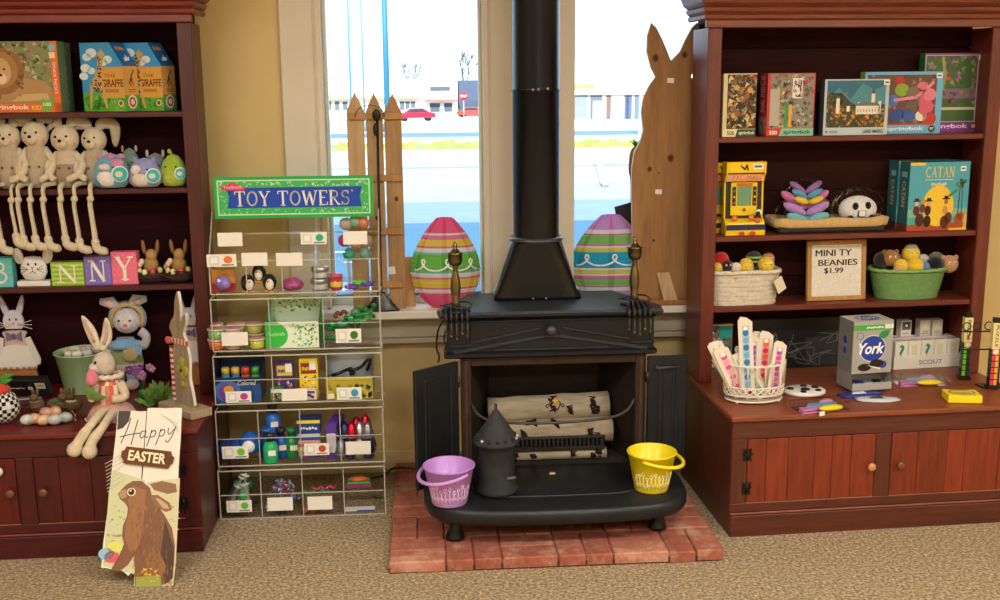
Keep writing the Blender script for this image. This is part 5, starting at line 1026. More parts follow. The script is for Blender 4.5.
doll(1, 35, 135, .05, [(23, 246), (35, 246)], 'beige rabbit doll holding a thin stick with ears spread wide', False, -.01, .505)
e3 = doll(2, 65, 139, .052, [(48, 247), (65, 246)], 'beige rabbit doll wearing a knitted vest', True, -.012, .505)
doll(3, 94, 140, .047, [(79, 249), (95, 250)], 'beige rabbit doll with drooping ear beside the round plush toys', False, -.02, .515)
vs_ = MB(); vs_.lathe([(.0505, .03), (.053, .035), (.051, .062), (.044, .088), (.034, .105), (.032, .104)], '9f8e76', 18, SC(1.03, .86, 1), cap=False); vs_.build('knit_vest', 'cloth', e3[0])
e = [o for o in bpy.data.objects if o.get('label', '').startswith('beige rabbit doll holding')][0]; MB().tube([(-.058, -.062, .01), (-.062, -.06, .13)], .0028, 'd9b884', 6).build('stick', 'raw_wood', e)
s0, z0 = LC.hit(81, 156, .56); m_ = MB().lathe([(.001, 0), (.012, .01), (.02, .05), (.022, .07), (.012, .082), (.001, .084)], 'c8501f', 14); tag(m_.build('felt_carrot', 'cloth', None, LC.at(s0, .565, Z2+.001)), 'orange felt carrot tucked between two rabbit dolls', 'carrot')
# round plush toys
def squish(px, wpx, ytop, d, col, belly, label, ear, extra=None, tagc='2fb4b4'):
    s0, zt = LC.hit(px, ytop, d); r = wpx*.0039/2; h = zt-Z2; e = thing('round_plush', label, 'plush toy', LC.at(s0, d, Z2+.0008), 'round plush toys on the shelf')
    MB().lathe([(.001, 0), (r*.7, .004), (r*.95, h*.18), (r, h*.32), (r*.92, h*.55), (r*.7, h*.78), (r*.4, h*.93), (.001, h)], col, 20, SC(1, .85, 1)).build('body', 'plush', e)
    if belly: MB().ell((-.1*r, -r*.62, h*.3), (r*.55, r*.3, h*.24), belly).build('belly', 'plush', e)
    MB().ell((-r*.45, -r*.62, h*.62), r*.07, '111114').ell((r*.3, -r*.66, h*.62), r*.07, '111114').build('eyes', 'gloss', e)
    for s_ in (-1, 1):
        if ear == 'cow': MB().ell((s_*r*.55, 0, h*.9), (r*.22, r*.1, r*.14), 'd88fb0').build('ear', 'plush', e)
        elif ear == 'owl': MB().prism([(s_*r*.25, h*.88), (s_*r*.6, h*.86), (s_*r*.62, h*1.06)], -.006, .006, col).build('ear', 'plush', e)
        elif ear == 'horn': MB().ell((s_*r*.6, 0, h*.98), (r*.12, r*.1, r*.3), 'cfc9c2').build('horn', 'plush', e)
    if ear == 'antenna': MB().tube([(-.004, 0, h*.98), (-.006, 0, h*1.06), (-.012, 0, h*1.08)], .0045, col, 8).ell((-.012, 0, h*1.08), .008, col, 10, 7).build('antenna', 'plush', e)
    if extra: extra(e, r, h)
    if tagc:
        tg = MB().lathe([(r*.45, 0), (r*.45, .0012)], 'f2f4f4', 16, T(r*.62, -r*.72, h*.42) @ RZ(25) @ RX(90)); to = tg.build('hang_tag', 'paper', e); MB().disc(0, 0, r*.38, r*.38, tagc, 8, T(r*.62, -r*.72, h*.42) @ RZ(25)).disc(-.004, 0, r*.2, r*.16, 'e8d0c0', 9, T(r*.62, -r*.72, h*.42) @ RZ(25)).build('tag_print', 'print', to, fix=False)
def cowx(e, r, h):
    MB().ell((-r*.15, -r*.8, h*.62), (r*.32, r*.16, h*.1), 'ead9d2').build('muzzle', 'plush', e); MB().ell((r*.45, -r*.5, h*.7), (r*.4, r*.3, h*.14), 'd48fb4').ell((r*.1, -.2*r, h*.88), (r*.3, r*.4, h*.1), 'c88ab4').ell((-.5*r, -.5*r, h*.2), (r*.35, r*.3, h*.14), '3f86b4').build('patch', 'plush', e)
def owlx(e, r, h):
    MB().ell((-r*.35, -r*.7, h*.62), (r*.3, r*.14, r*.3), 'e6dcd2').build('face', 'plush', e); MB().ell((-r*.1, -r*.88, h*.54), (.004, .005, .006), 'e0a83c').build('beak', 'plush', e)
squish(110, 36, 153, .475, '6fb0cc', 'efe6e0', 'blue and pink cow plush sitting in front of others', 'cow', cowx)
squish(129, 22, 148, .585, '7f9a8c', None, 'grey green plush peeking over the blue cow plush', 'horn', None, None)
squish(144, 33, 158, .475, '9a9fd4', 'e2d6cc', 'lilac owl plush with cream face', 'owl', owlx)
squish(155, 26, 153, .585, '8f92a4', None, 'grey plush with small horns behind the lilac owl', 'horn', None, None)
squish(172.5, 27, 154, .49, '9fc03c', 'b3bc4c', 'lime green plush with an antenna next to the hutch post', 'antenna')
# letter blocks
def lblock(px0, px1, py0, py1, ch, col, label, stripes=None, d=.475):
    e, w_, h = boxy(LC, px0, px1, py0, py1, d, .045, Z3, 'letter_block', label, 'letter block', col, rot=0)
    p = MB(); p.rect(-w_/2+.002, w_/2-.002, .002, h-.002, col, 1)
    if stripes == 'stripe':
        for k in range(5): p.rect(-w_/2+.003, w_/2-.003, h*(.08+.19*k), h*(.16+.19*k), 'b9d46a', 2)
    elif stripes: 
        for a in range(5):
            for b in range(5): p.disc(-w_*.4+a*w_*.2, h*.1+b*h*.2, .003, .003, stripes, 2, n=6)
    p.serif(ch, -w_*.34, w_*.34, h*.14, h*.86, 'eeeadc', 4); pic(e, p)
lblock(-14, 11, 258, 287, 'B', '5fb8bc', 'teal letter block B beside the white rabbit face block', '7fccce')
lblock(51, 83, 262, 284, 'N', '8fb83c', 'green striped wide letter block N', 'stripe'); lblock(84.5, 110, 256.5, 284.5, 'N', '7d6fc0', 'purple dotted letter block N', '948ad0'); lblock(111.5, 136, 252, 284, 'Y', 'e8708f', 'pink letter block Y', 'f08aa4')
s0, z_ = LC.hit(33.5, 284, .475); e = thing('rabbit_block', 'white rabbit face block on a small white plinth among the letter blocks', 'letter block', LC.at(s0, .475, Z3+.0006))
MB().box(-.062, .062, 0, .045, 0, .02, 'e6e2dc', None, .002).build('plinth', 'paint', e); MB().lathe([(.001, .02), (.036, .024), (.05, .05), (.05, .075), (.04, .1), (.03, .112), (.001, .116)], 'e2e0de', 22, SC(1, .35, 1) @ T(0, .06, 0)).build('face', 'paint', e)
for s_ in (-1, 1): MB().ell((s_*.03, .022, .125), (.02, .008, .032), 'dcd9d6', M=RY(s_*12)).build('ear', 'paint', e)
f = MB(); f.disc(-.014, .086, .004, .006, '1b1b1d', 1); f.disc(.014, .086, .004, .006, '1b1b1d', 1); f.poly([(-.007, .075), (.007, .075), (0, .066)], 'e0706f', 1); f.line([(0, .066), (0, .058), (-.012, .05)], .0012, '2a2a2c', 1); f.line([(0, .058), (.012, .05)], .0012, '2a2a2c', 1)
for s_ in (-1, 1):
    for k in (-1, 0, 1): f.line([(s_*.016, .066), (s_*.042, .066+k*.014)], .0008, '3a3a3c', 1)
f.build('face_print', 'print', e, T(0, .0025, 0), fix=False)
for i, (px, nm) in enumerate(((152, 'gold wire rabbit in a dark nest with pastel eggs beside the pink letter block'), (180, 'gold wire rabbit in a dark nest with pastel eggs against the hutch post'))):
    s0, _ = LC.hit(px, 283, .52); e = thing('nest_rabbit', nm, 'rabbit ornament', LC.at(s0, .525, Z3+.0008) @ SC(1.18)); m_ = MB(); m_.lathe([(.04, 0), (.055, .01), (.057, .03), (.05, .036), (.03, .03), (.001, .026)], '2c1c14', 18, SC(1, .85, 1)); m_.build('nest', 'wicker', e)
    tw = MB()
    for k in range(22):
        a = random.uniform(0, 6.28); b = a+random.uniform(.6, 1.4); z = random.uniform(.008, .038); tw.tube([(.058*cos(a), .05*sin(a), z), (.061*cos((a+b)/2), .053*sin((a+b)/2), z+.004), (.058*cos(b), .05*sin(b), z)], .0018, '3a261a', 5)
    tw.build('twigs', 'wicker', e)
    b_ = MB(); b_.ell((.0, .0, .055), (.026, .022, .03), 'a8824a'); b_.ell((.004, -.004, .09), (.019, .017, .02), 'b08c54'); b_.build('rabbit', 'wicker', e)
    for s_ in (-1, 1): MB().ell((s_*.01+.002, 0, .118), (.007, .005, .024), '8a6434', M=RY(s_*6)).build('ear', 'wicker', e)
    for x, y, z, c in ((-.03, -.03, .04, 'd9c98a'), (-.012, -.042, .038, 'e6dca4'), (.014, -.04, .04, 'd8405c'), (.034, -.026, .042, 'c9b878'), (-.04, -.01, .05, 'b9c07a'), (-.024, -.02, .07, 'd8cfa0'), (-.03, -.026, .062, 'e0b8b0')): MB().ell((x, y, z), (.009, .009, .011), c, 10, 7).build('egg', 'plastic', e)
# ---------------- hutch top
HZ = LCH+.0008
def lt(px, py, rot=0, dz=0): s_, d_ = LC.hitz(px, py, LCH); return LC.at(s_, d_, HZ+dz, rot), s_, d_
def flat_rabbit(px, pyb, pyt, label, d, mirror=1):
    s0, zt = LC.hit(px, pyt, d); h = zt-LCH; k = h/.36; e = thing('wooden_rabbit', label, 'rabbit cutout', LC.at(s0, d, HZ) @ SC(k*mirror, 1, k), None)
    MB().prism([(-.085, 0), (.085, 0), (.09, .05), (.08, .09), (-.08, .09), (-.09, .05)], -.006, .006, 'a06a38').build('basket_skirt', 'raw_wood', e)
    MB().prism(cat_rom([(-.08, .085), (-.075, .13), (-.05, .17), (.05, .17), (.075, .13), (.08, .085), (-.08, .085)], 4)[:-1], -.009, .004, 'd9d4d2').build('apron', 'paint', e)
    MB().prism(cat_rom([(-.05, .165), (-.045, .2), (-.05, .225), (.05, .225), (.045, .2), (.05, .165), (-.05, .165)], 3)[:-1], -.007, .005, 'bcae9c').build('blouse', 'paint', e)
    MB().prism([(-.036, .235)]+arc(0, .262, .046, .042, 200, -20, 14)+[(.036, .235)], -.007, .005, 'c6c6d2').build('head', 'paint', e)
    for s_ in (-1, 1):
        MB().prism(cat_rom([(s_*.014, .295), (s_*.03, .33), (s_*.05, .36), (s_*.055, .335), (s_*.038, .288), (s_*.014, .295)], 4)[:-1], -.006, .004, 'b9b4cc').build('ear', 'paint', e)
        MB().prism([(s_*.048, .2), (s_*.07, .205), (s_*.11, .12), (s_*.105, .1), (s_*.09, .1), (s_*.06, .15)], -.010, -.0095+.006, 'd2ccc6').build('arm', 'paint', e)
        w_ = MB()
        for q in (-1, 0, 1): w_.tube([(s_*.02, -.009, .25), (s_*.085, -.012, .25+q*.016)], .0012, 'ddd6cc', 5)
        w_.build('whisker', 'paint', e)
    b_ = MB()
    for s_ in (-1, 1): b_.prism([(0, .208), (s_*.034, .225), (s_*.034, .19)], -.016, -.008, '7a6690')
    b_.ell((0, -.014, .208), (.01, .006, .011), '6a5680', 10, 7); b_.build('bow', 'cloth', e)
    f = MB(); f.disc(-.015, .27, .004, .005, '2a2630', 1); f.disc(.015, .27, .004, .005, '2a2630', 1); f.disc(0, .254, .006, .004, 'c07a84', 1); f.disc(-.026, .248, .011, .009, 'd8a8a8', 1); f.disc(.026, .248, .011, .009, 'd8a8a8', 1); f.build('face_print', 'print', e, T(0, -.0075, 0), fix=False)
    tr = MB()
    for k_ in range(13): tr.ell((-.084+k_*.014, -.01, .088), (.008, .006, .006), 'c9a878' if k_ % 2 else '9a7a9a', 8, 6)
    tr.build('braid_trim', 'cloth', e)
flat_rabbit(11, 388, 295, 'flat wooden rabbit with purple bow and white apron beside the black box', .56, .78)
flat_rabbit(187, 388, 293, 'flat wooden rabbit with purple bow hidden behind the profile rabbit', .575, .62)
# green pail with small white animals
s0, _ = LC.hit(82, 391, .5); e = thing('tin_bucket', 'pale green tin pail full of small white animals on the hutch', 'bucket', LC.at(s0, .535, HZ)); zt = LC.hit(82, 351, .535)[1]-LCH
MB().lathe([(.001, .002), (.072, 0), (.074, .004), (.1, zt-.006), (.105, zt-.004), (.106, zt), (.101, zt+.001), (.098, zt-.004), (.07, .008), (.001, .007)], '9fc096', 30, cap=False).build('pail', 'plastic', e)
MB().lathe([(.0945, zt-.02), (.001, zt-.018)], '9a9060', 24, cap=False).build('shredded_filler', 'wicker', e)
for i, (x, y, c) in enumerate(((-.035, -.04, 'd6d2cc'), (-.005, -.045, 'dedad4'), (.03, -.03, 'c6c2bc'), (-.05, .0, 'd8d04a'), (.01, .02, 'c9c4be'), (.05, .03, 'b9b4ac'))):
    q = thing('toy_mouse' if i != 3 else 'plastic_egg', ['small white mouse toy with grey ear at the pail rim', 'small white mouse toy in the middle of the green pail', 'small grey white mouse toy lying on the green pail', 'small yellow egg inside the green pail', 'small pale mouse toy behind the others in the green pail', 'small grey mouse toy at the back of the green pail'][i], 'toy', LC.at(s0+x, .535+y, HZ+zt-.018)); MB().ell((0, 0, .016), (.022, .016, .016), c).build('body', 'plush', q)
    if i != 3: MB().ell((-.014, -.006, .03), (.008, .004, .008), 'b4a49c').ell((.0, -.006, .033), (.008, .004, .008), 'b4a49c').build('ears', 'plush', q); MB().ell((-.016, -.012, .018), .0025, '17120f', 8, 6).build('eye', 'gloss', q)
# plush rabbit in bonnet
s0, _ = LC.hit(127, 380, .55); k = lambda px, py, d=.52: (lambda a: (a[0]-s0, a[1]-LCH))(LC.hit(px, py, d)); e = thing('plush_rabbit', 'grey plush rabbit in bonnet, green jacket and striped trousers waving', 'plush toy', LC.at(s0, .55, HZ))
hx, hz = k(125.5, 322); MB().ell((hx, -.01, hz), (.052, .045, .05), 'd0ccd0', 18, 12).ell((hx+.006, -.048, hz-.012), (.024, .018, .018), 'd8d4d6').build('head', 'plush', e)
bn = MB(); bn.tube([(hx+.06*cos(a*pi/10), .0, hz+.008+.056*sin(a*pi/10)) for a in range(-2, 13)], .011, 'b39c6a', 8); bn.tube([(hx+.07*cos(a*pi/10), .004, hz+.008+.066*sin(a*pi/10)) for a in range(-2, 13)], .006, '6f8cb4', 8); bn.build('bonnet', 'cloth', e)
MB().ell((hx-.02, -.05, hz+.008), .005, '17140f').ell((hx+.022, -.05, hz+.008), .005, '17140f').build('eyes', 'gloss', e); MB().ell((hx+.008, -.068, hz-.006), (.009, .006, .007), 'e0707a').build('nose', 'plush', e)
for (a, b), c2 in ((((117, 312), (98, 303)), 'e0b8b4'), (((128, 309), (145, 300)), 'b9a49a')):
    p0, p1 = k(*a), k(*b); MB().tube([(p0[0], 0, p0[1]), ((p0[0]*.6+p1[0]*.4), -.004, p0[1]*.4+p1[1]*.6+.01), (p1[0], -.006, p1[1])], [.016, .026, .012], 'c2bec6', 10, flat=.4).build('ear', 'plush', e); MB().tube([((p0[0]*.7+p1[0]*.3), -.012, p0[1]*.6+p1[1]*.4+.006), ((p0[0]*.3+p1[0]*.7), -.015, p0[1]*.3+p1[1]*.7+.005)], [.012, .012], c2, 8, flat=.4).build('inner_ear', 'plush', e)
MB().lathe([(.001, .06), (.055, .065), (.06, .09), (.055, .12), (.04, .16), (.03, .175)], ['a47f84', 'c9b0a8', '7f8f5c', '7f8f5c', '6f9ac0'], 20, T(.006, 0, 0) @ SC(1, .75, 1)).build('jacket', 'cloth', e, SC(1.08, 1, 1.2))
MB().lathe([(.03, .168), (.058, .16), (.07, .145), (.05, .15), (.03, .168)], '7aa4cc', 18, T(.006, -.004, 0) @ SC(1, .75, 1), cap=False).build('scarf', 'cloth', e, SC(1.08, 1, 1.2)); MB().prism([(.02, .16), (.075, .15), (.07, .12), (.045, .135)], -.05, -.044, '7aa4cc').build('scarf_end', 'cloth', e, SC(1.08, 1, 1.2))
MB().ell((.03, -.045, .125), (.03, .014, .026), 'a89a70').build('pocket', 'cloth', e, SC(1.08, 1, 1.2))
for s_ in (-1, 1):
    MB().tube([(s_*.022, 0, .09), (s_*.026, -.01, .05), (s_*.026, -.014, .03)], [.03, .026, .022], ['a08088', '7fa4c4'][s_ > 0], 10).build('leg', 'cloth', e, SC(1.08, 1, 1.2)); MB().ell((s_*.026, -.03, .02), (.024, .036, .0195), 'ccc8c4').build('foot', 'plush', e, SC(1.08, 1, 1.2))
MB().tube(cat_rom([(.04, 0, .15), (.075, -.01, .15), (.085, -.015, .18), (.065, -.02, .2)], 4), [.016]*13, 'bdb9bf', 8).build('arm', 'plush', e, SC(1.08, 1, 1.2)); MB().tube(cat_rom([(-.035, 0, .15), (-.06, -.02, .125), (-.05, -.045, .1), (-.03, -.055, .1)], 4), [.015]*13, 'cfcac4', 8).build('arm', 'plush', e, SC(1.08, 1, 1.2))
# purple flower posy, leaves
M_, s0, d0 = lt(145, 397); e = thing('flower_pick', 'purple flowers on a small green pot beside the profile rabbit', 'flowers', LC.at(s0, .40, HZ)); zc = LC.hit(146, 372, .40)[1]-LCH
MB().lathe([(.012, 0), (.016, .004), (.018, .03), (.014, .034), (.001, .035)], '2f9a4c', 14).build('pot', 'gloss', e); st = MB()
for kx in range(5): st.tube([(0, 0, .03), (random.uniform(-.03, .03), random.uniform(-.02, .02), zc)], .0015, '4c7a3c', 5)
st.build('stems', 'foliage', e); ft = MB()
for kx in range(11):
    cx_, cy_, cz_ = random.uniform(-.045, .045), random.uniform(-.02, .02), zc+random.uniform(-.018, .022); c2 = random.choice(['8a4aa8', 'a05ab8', '7a3a9a', 'b878b0'])
    for q in range(5): a = q*1.257; ft.ell((cx_+.009*cos(a), cy_-.003, cz_+.009*sin(a)), (.007, .003, .007), c2, 7, 5)
    ft.ell((cx_, cy_-.005, cz_), .003, 'e0d04a', 6, 5)
ft.build('blossoms', 'foliage', e)
def sprig(M, n, l, col, label, name='leaf_sprig'):
    e = thing(name, label, 'leaves', M); m_ = MB()
    for i in range(n):
        a = random.uniform(0, 6.28); el = random.uniform(.2, 1.4); d = Vector((cos(a)*cos(el), sin(a)*cos(el), sin(el))); b = d*l*random.uniform(.1, .5); q = b+d*l*random.uniform(.3, .6); sd_ = d.orthogonal().normalized()*l*.12
        m_.add([b, (b+q)/2+sd_, q, (b+q)/2-sd_], [(0, 1, 2, 3)], jit(col, .35))
    m_.tube([(0, 0, 0), (0, 0, l*.6)], .002, col, 5); m_.build('leaves', 'foliage', e, fix=False)
s1, _ = LC.hit(159, 395, .3); sprig(LC.at(s1, .3, HZ), 90, .1, '5f7f34', 'bushy green leaf sprig beside the profile rabbit')
# profile rabbit stand
s0, d0 = LC.hitz(183, 416, LCH); e = thing('wooden_rabbit', 'grey wooden rabbit standing side on with gingham ribbon on a wood block', 'rabbit cutout', LC.at(s0, d0+.045, HZ, -46)); MB().box(-.11, .11, -.045, .045, 0, .03, 'a89478', None, .003).build('base', 'raw_wood', e); H_ = LC.hit(176, 291, d0+.05)[1]-LCH-.03
k_ = H_/.48; out = [(-.05, 0), (.06, 0), (.065, .05), (.05, .12), (.058, .2), (.045, .27), (.03, .31), (.052, .36), (.05, .395), (.03, .375), (.018, .36), (.02, .42), (.01, .48), (-.012, .44), (-.022, .38), (-.045, .35), (-.06, .32), (-.045, .29), (-.04, .25), (-.055, .18), (-.06, .1)]
MB().prism([(x, z*k_) for x, z in cat_rom(out+[out[0]], 3)[:-1]], -.006, .006, '9c8c76', side='dcd4c8').build('cutout', 'raw_wood', e, T(0, 0, .0302))
rb = MB(); zr = .27*k_+.03
for i in range(12): rb.box(-.062+i*.0103, -.0525+i*.0103, -.012, -.0065, zr-.008, zr+.01, 'c0463c' if i % 2 else 'e0c8b4')
for i in range(20): rb.box(-.058, -.046, -.013, -.0065, .04+i*.0105, .05+i*.0105, 'b8402f' if i % 2 else 'e6d6c4')
rb.ell((-.052, -.018, zr), (.018, .01, .014), 'c8584c', 10, 7); rb.build('gingham_ribbon', 'cloth', e)
fl = MB()
for cx_, cz_, r in ((0, .17, .024), (-.018, .14, .022), (.02, .14, .022), (.0, .115, .022), (0, .08, .018)): fl.lathe([(r, 0), (r*.8, .006), (.001, .007)], '9a962c', 12, T(cx_+.01, -.0062, cz_*k_+.04) @ RX(90))
fl.build('felt_flower', 'cloth', e); MB().lathe([(.007, 0), (.005, .004), (.001, .005)], '3c2418', 10, T(.01, -.013, .14*k_+.04) @ RX(90)).build('flower_centre', 'cloth', e)
# dress rabbit seated at the edge
s0, _ = LC.hit(110, 405, .15); kd = lambda px, py, d=.15: (lambda a: (a[0]-s0, d-.15, a[1]-LCH))(LC.hit(px, py, d)); e = thing('dress_rabbit', 'long eared rabbit doll in pink dress seated at the hutch edge with dangling legs', 'doll', LC.at(s0, .15, HZ))
CRM = 'd6c6a8'
hp = kd(104, 364); MB().ell(hp, (.04, .036, .046), 'c9bcae', 18, 12).ell((hp[0]-.026, hp[1]-.012, hp[2]-.012), (.026, .024, .022), 'cfc3b4').build('head', 'cloth', e)
MB().ell((hp[0]-.022, hp[1]-.03, hp[2]+.012), (.005, .004, .006), '15120f', 8, 6).build('eye', 'gloss', e); MB().ell((hp[0]-.05, hp[1]-.016, hp[2]-.008), (.005, .006, .005), '6a4a40', 8, 6).build('nose', 'cloth', e)
for a, m2, b in (((98, 350), (91, 332), (82, 316)), ((101, 350), (107, 336), (106, 318))):
    P_ = [kd(*a), kd(*m2), kd(*b)]; MB().tube(cat_rom(P_, 5), [.01, .013, .016, .018, .019, .019, .018, .015, .012, .008, .003], 'd9cdb8', 8, flat=.45).build('ear', 'cloth', e); MB().tube([(q[0], q[1]-.008, q[2]) for q in cat_rom(P_, 4)[2:-1]], .006, 'caa49a', 6, flat=.4).build('inner_ear', 'cloth', e)
b0 = kd(112, 402); MB().lathe([(.03, hp[2]-.05), (.042, hp[2]-.075), (.05, .06), (.052, .045)], lambda i, j: ['d8664c', 'e6d4c0', 'cf8a70'][(i+j) % 3], 18, T(.004, .0, 0) @ SC(1, .8, 1)).build('bodice', 'cloth', e)
MB().lathe([(.05, .06), (.07, .045), (.085, .02), (.095, .0), (.09, .002), (.001, .004)], 'c09a8c', 22, T(.006, 0, 0) @ SC(1, .75, 1), cap=False).build('skirt', 'cloth', e)
sp_ = MB()
for i in range(24): a = i*2*pi/24; sp_.ell((.006+.095*cos(a), .071*sin(a), .004), .004, 'e0ccbc' if i % 3 else 'cf5f48', 7, 5)
sp_.build('skirt_trim', 'cloth', e)
cl = MB(); cl.tube([(hp[0]+.01+.045*cos(a*pi/12)*(1+.08*(a % 2)), .036*sin(a*pi/12)*(1+.08*(a % 2)), hp[2]-.046+.005*(a % 2)) for a in range(24)], .01, 'ddd0b8', 7, closed=True); cl.build('ruffled_collar', 'cloth', e)
for s_, px, py in ((-1, 93, 398), (1, 112, 399)):
    q = kd(px, py, .1); MB().tube(cat_rom([(s_*.04+.006, -.01, hp[2]-.07), (s_*.058+.006, -.03, .09), (q[0], -.055, q[2])], 5), [.017]*5+[.015]*5+[.012], 'd0bfa6', 8).build('arm', 'cloth', e)
for pts in ([(103, 412), (91, 425), (80, 440), (75, 450)], [(113, 413), (103, 427), (92, 442), (90, 452)]):
    P_ = []
    for i, (px, py) in enumerate(pts): P_.append(kd(px, py, [.09, -.005, -.03, -.036][i]))
    m_ = MB(); m_.tube(cat_rom([(P_[0][0]+.01, -.02, .014)]+P_, 4), [.014]*4+[.015]*6+[.018]*4+[.022, .024, .022], CRM, 10); m_.ell((P_[3][0], P_[3][1]-.004, P_[3][2]+.002), (.026, .03, .026), CRM, 14, 9); m_.build('leg', 'cloth', e)
t0 = kd(92, 379, .09); MB().lathe([(.001, -.03), (.018, -.018), (.022, 0), (.016, .022), (.008, .032), (.001, .034)], ['d8687c', 'e07f90'], 14, T(*t0)).build('felt_tulip', 'cloth', e); t1 = kd(97, 396, .09); MB().tube(cat_rom([(t1[0]-.03, t1[1], t1[2]+.02), (t1[0], t1[1]-.004, t1[2]-.004), (t1[0]+.03, t1[1], t1[2]-.006)], 4), [.003, .01, .014, .016, .016, .014, .01, .006, .002], '5f8038', 8, flat=.4).ell((t1[0]-.024, t1[1], t1[2]+.012), (.016, .006, .026), '6c8c3c').build('felt_leaf', 'cloth', e)
# black box and silver box, moss rabbits, egg pouch, checked ball
sA, dA = LC.hitz(38, 396, LCH); e = thing('black_box', 'flat black gift box with white lettering and a price label', 'box', LC.at(sA, .40, HZ+.02, -6) @ RX(28)); MB().box(-.08, .08, 0, .03, 0, .085, '1a1a1c', None, .002).build('carton', 'print', e); p = MB(); p.scribble(-.065, -.01, .041, .047, 'd9d4cc', 1); p.disc(.012, .044, .009, .009, 'e6e2da', 1); p.disc(.012, .044, .004, .004, '1a1a1c', 2); p.rect(.035, .072, .042, .072, 'd6cfc0', 1); p.rect(.04, .067, .052, .064, '9a9488', 2); pic(e, p)
sA, dA = LC.hitz(32, 401, LCH); e = thing('silver_box', 'small silver box lying open under the black gift box', 'box', LC.at(sA, .352, HZ, 8)); MB().box(-.06, .06, 0, .032, 0, .018, '6f6a68', None, .003).build('tray', 'tin', e); MB().box(-.03, .055, -.006, .02, .0185, .027, 'c9c6c2', None, .004).build('lid', 'tin', e)
for px, nm, c in ((38, 'brown moss rabbit sitting upright next to the silver box', '6b5234'), (57, 'brown moss rabbit lying in the middle of the hutch top', '6a5030'), (73, 'brown moss rabbit crouching beside the dress doll', '5f482c')):
    s_, d_ = LC.hitz(px, 412, LCH); e = thing('moss_rabbit', nm, 'rabbit ornament', LC.at(s_, .255, HZ)); MB().ell((0, 0, .027), (.036 if px > 40 else .028, .024, .027), c).build('body', 'wicker', e); MB().ell((.026 if px == 57 else -.006, -.008, .058), (.017, .015, .016), c).build('head', 'wicker', e); MB().ell((.022 if px == 57 else -.01, 0, .078), (.006, .004, .014), c).ell((.034 if px == 57 else .006, 0, .078), (.006, .004, .014), c).build('ears', 'wicker', e); MB().tube([(-.018, -.014, .044), (0, -.022, .042), (.018, -.014, .044)], .005, ['2f6a44', 'c9b48a', '8a6a44'][px % 3], 6).build('ribbon', 'cloth', e)
sE, dE = LC.hitz(46, 427, LCH); dE += .05
EG = [('blush', 'd8a890', -.05, -.01, .0), ('pale peach', 'dcb48c', -.012, -.03, 0), ('grey white', 'b9bcb4', .026, -.03, 0), ('pinkish', 'c89484', -.016, .01, .016), ('mint white', 'c2cbc2', -.072, -.022, 0), ('sage', 'a4b0a4', .056, -.006, 0), ('apricot', 'd6a478', .016, .014, .018)]
for nm, c, x, y, z in EG:
    e = MB().ell((0, 0, .019), (.026, .019, .0195), c); e = e.build('speckled_egg', 'plastic', None, LC.at(sE+x, dE+y, HZ+z+.001, random.uniform(-50, 50))); tag(e, nm+' speckled egg inside the clear pouch on the hutch top', 'egg', 'eggs in the clear pouch')
e = MB(); e.loft([[(.095*r*cos(2*pi*j/20)*1.0, .055*r*sin(2*pi*j/20), z) for j in range(20)] for r, z in ((.8, .0005), (1.0, .012), (.95, .03), (.7, .05), (.3, .058))], 'ffffff'); e.prism([(.08, .012), (.125, .03), (.13, .022), (.09, .004)], -.012, .012, 'ffffff'); tag(e.build('clear_pouch', 'film', None, LC.at(sE, dE, HZ)), 'clear tied pouch of speckled eggs at the front of the dark hutch', 'pouch')
sB, dB = LC.hitz(0, 428, LCH); e = thing('checked_gnome', 'black and white checked ball figure with red cap and green leaves', 'ornament', LC.at(sB-.005, dB+.06, HZ)); MB().ell((0, 0, .062), (.058, .052, .062), 'e0dcd4', 24, 14).build('body', 'cloth', e)
ck = MB()
for i in range(2, 12):
    for j in range(24):
        if (i+j) % 2:
            a0, a1 = 2*pi*j/24, 2*pi*(j+1)/24; t0_, t1_ = pi*i/14, pi*(i+1)/14; f2 = lambda a, t: (.0588*sin(t)*cos(a), .0528*sin(t)*sin(a), .062-.063*cos(t)); ck.add([f2(a0, t0_), f2(a1, t0_), f2(a1, t1_), f2(a0, t1_)], [(0, 1, 2, 3)], '17171a')
ck.build('check_print', 'cloth', e, fix=False); MB().lathe([(.03, .115), (.034, .125), (.02, .145), (.001, .15)], 'c8442f', 16).build('cap', 'cloth', e)
for s_, z in ((.03, .155), (.034, .172)): MB().tube(cat_rom([(0, 0, .142), (s_*.6, -.01, z), (s_*1.6, -.015, z+.012)], 4), [.003, .008, .011, .012, .011, .009, .007, .004, .001], '3f8f34', 8, flat=.3).build('leaf', 'foliage', e)
MB().ell((.03, -.04, .07), (.018, .006, .014), 'cfd4e0').build('white_patch', 'cloth', e)
tag(MB().lathe([(.006, 0), (.007, .008), (.016, .014), (.017, .02), (.012, .026), (.001, .028)], 'e4e0d6', 16, RX(90)).build('white_knob', 'gloss', None, LC.at(LC.hit(0, 470, .004)[0], .0035, LC.hit(0, 470, .004)[1])), 'white round knob fixed on the dark hutch door', 'knob')
# ================================================================== red brown hutch: goods
Y1, Y2, Y3 = RCS
YEL = 'f2ca1c'
def sticker(p, x, z, k=9): p.rect(x-.012, x+.012, z-.01, z+.01, 'f0ece2', k); p.rect(x-.008, x+.008, z-.003, z+.003, '5a5650', k+1)
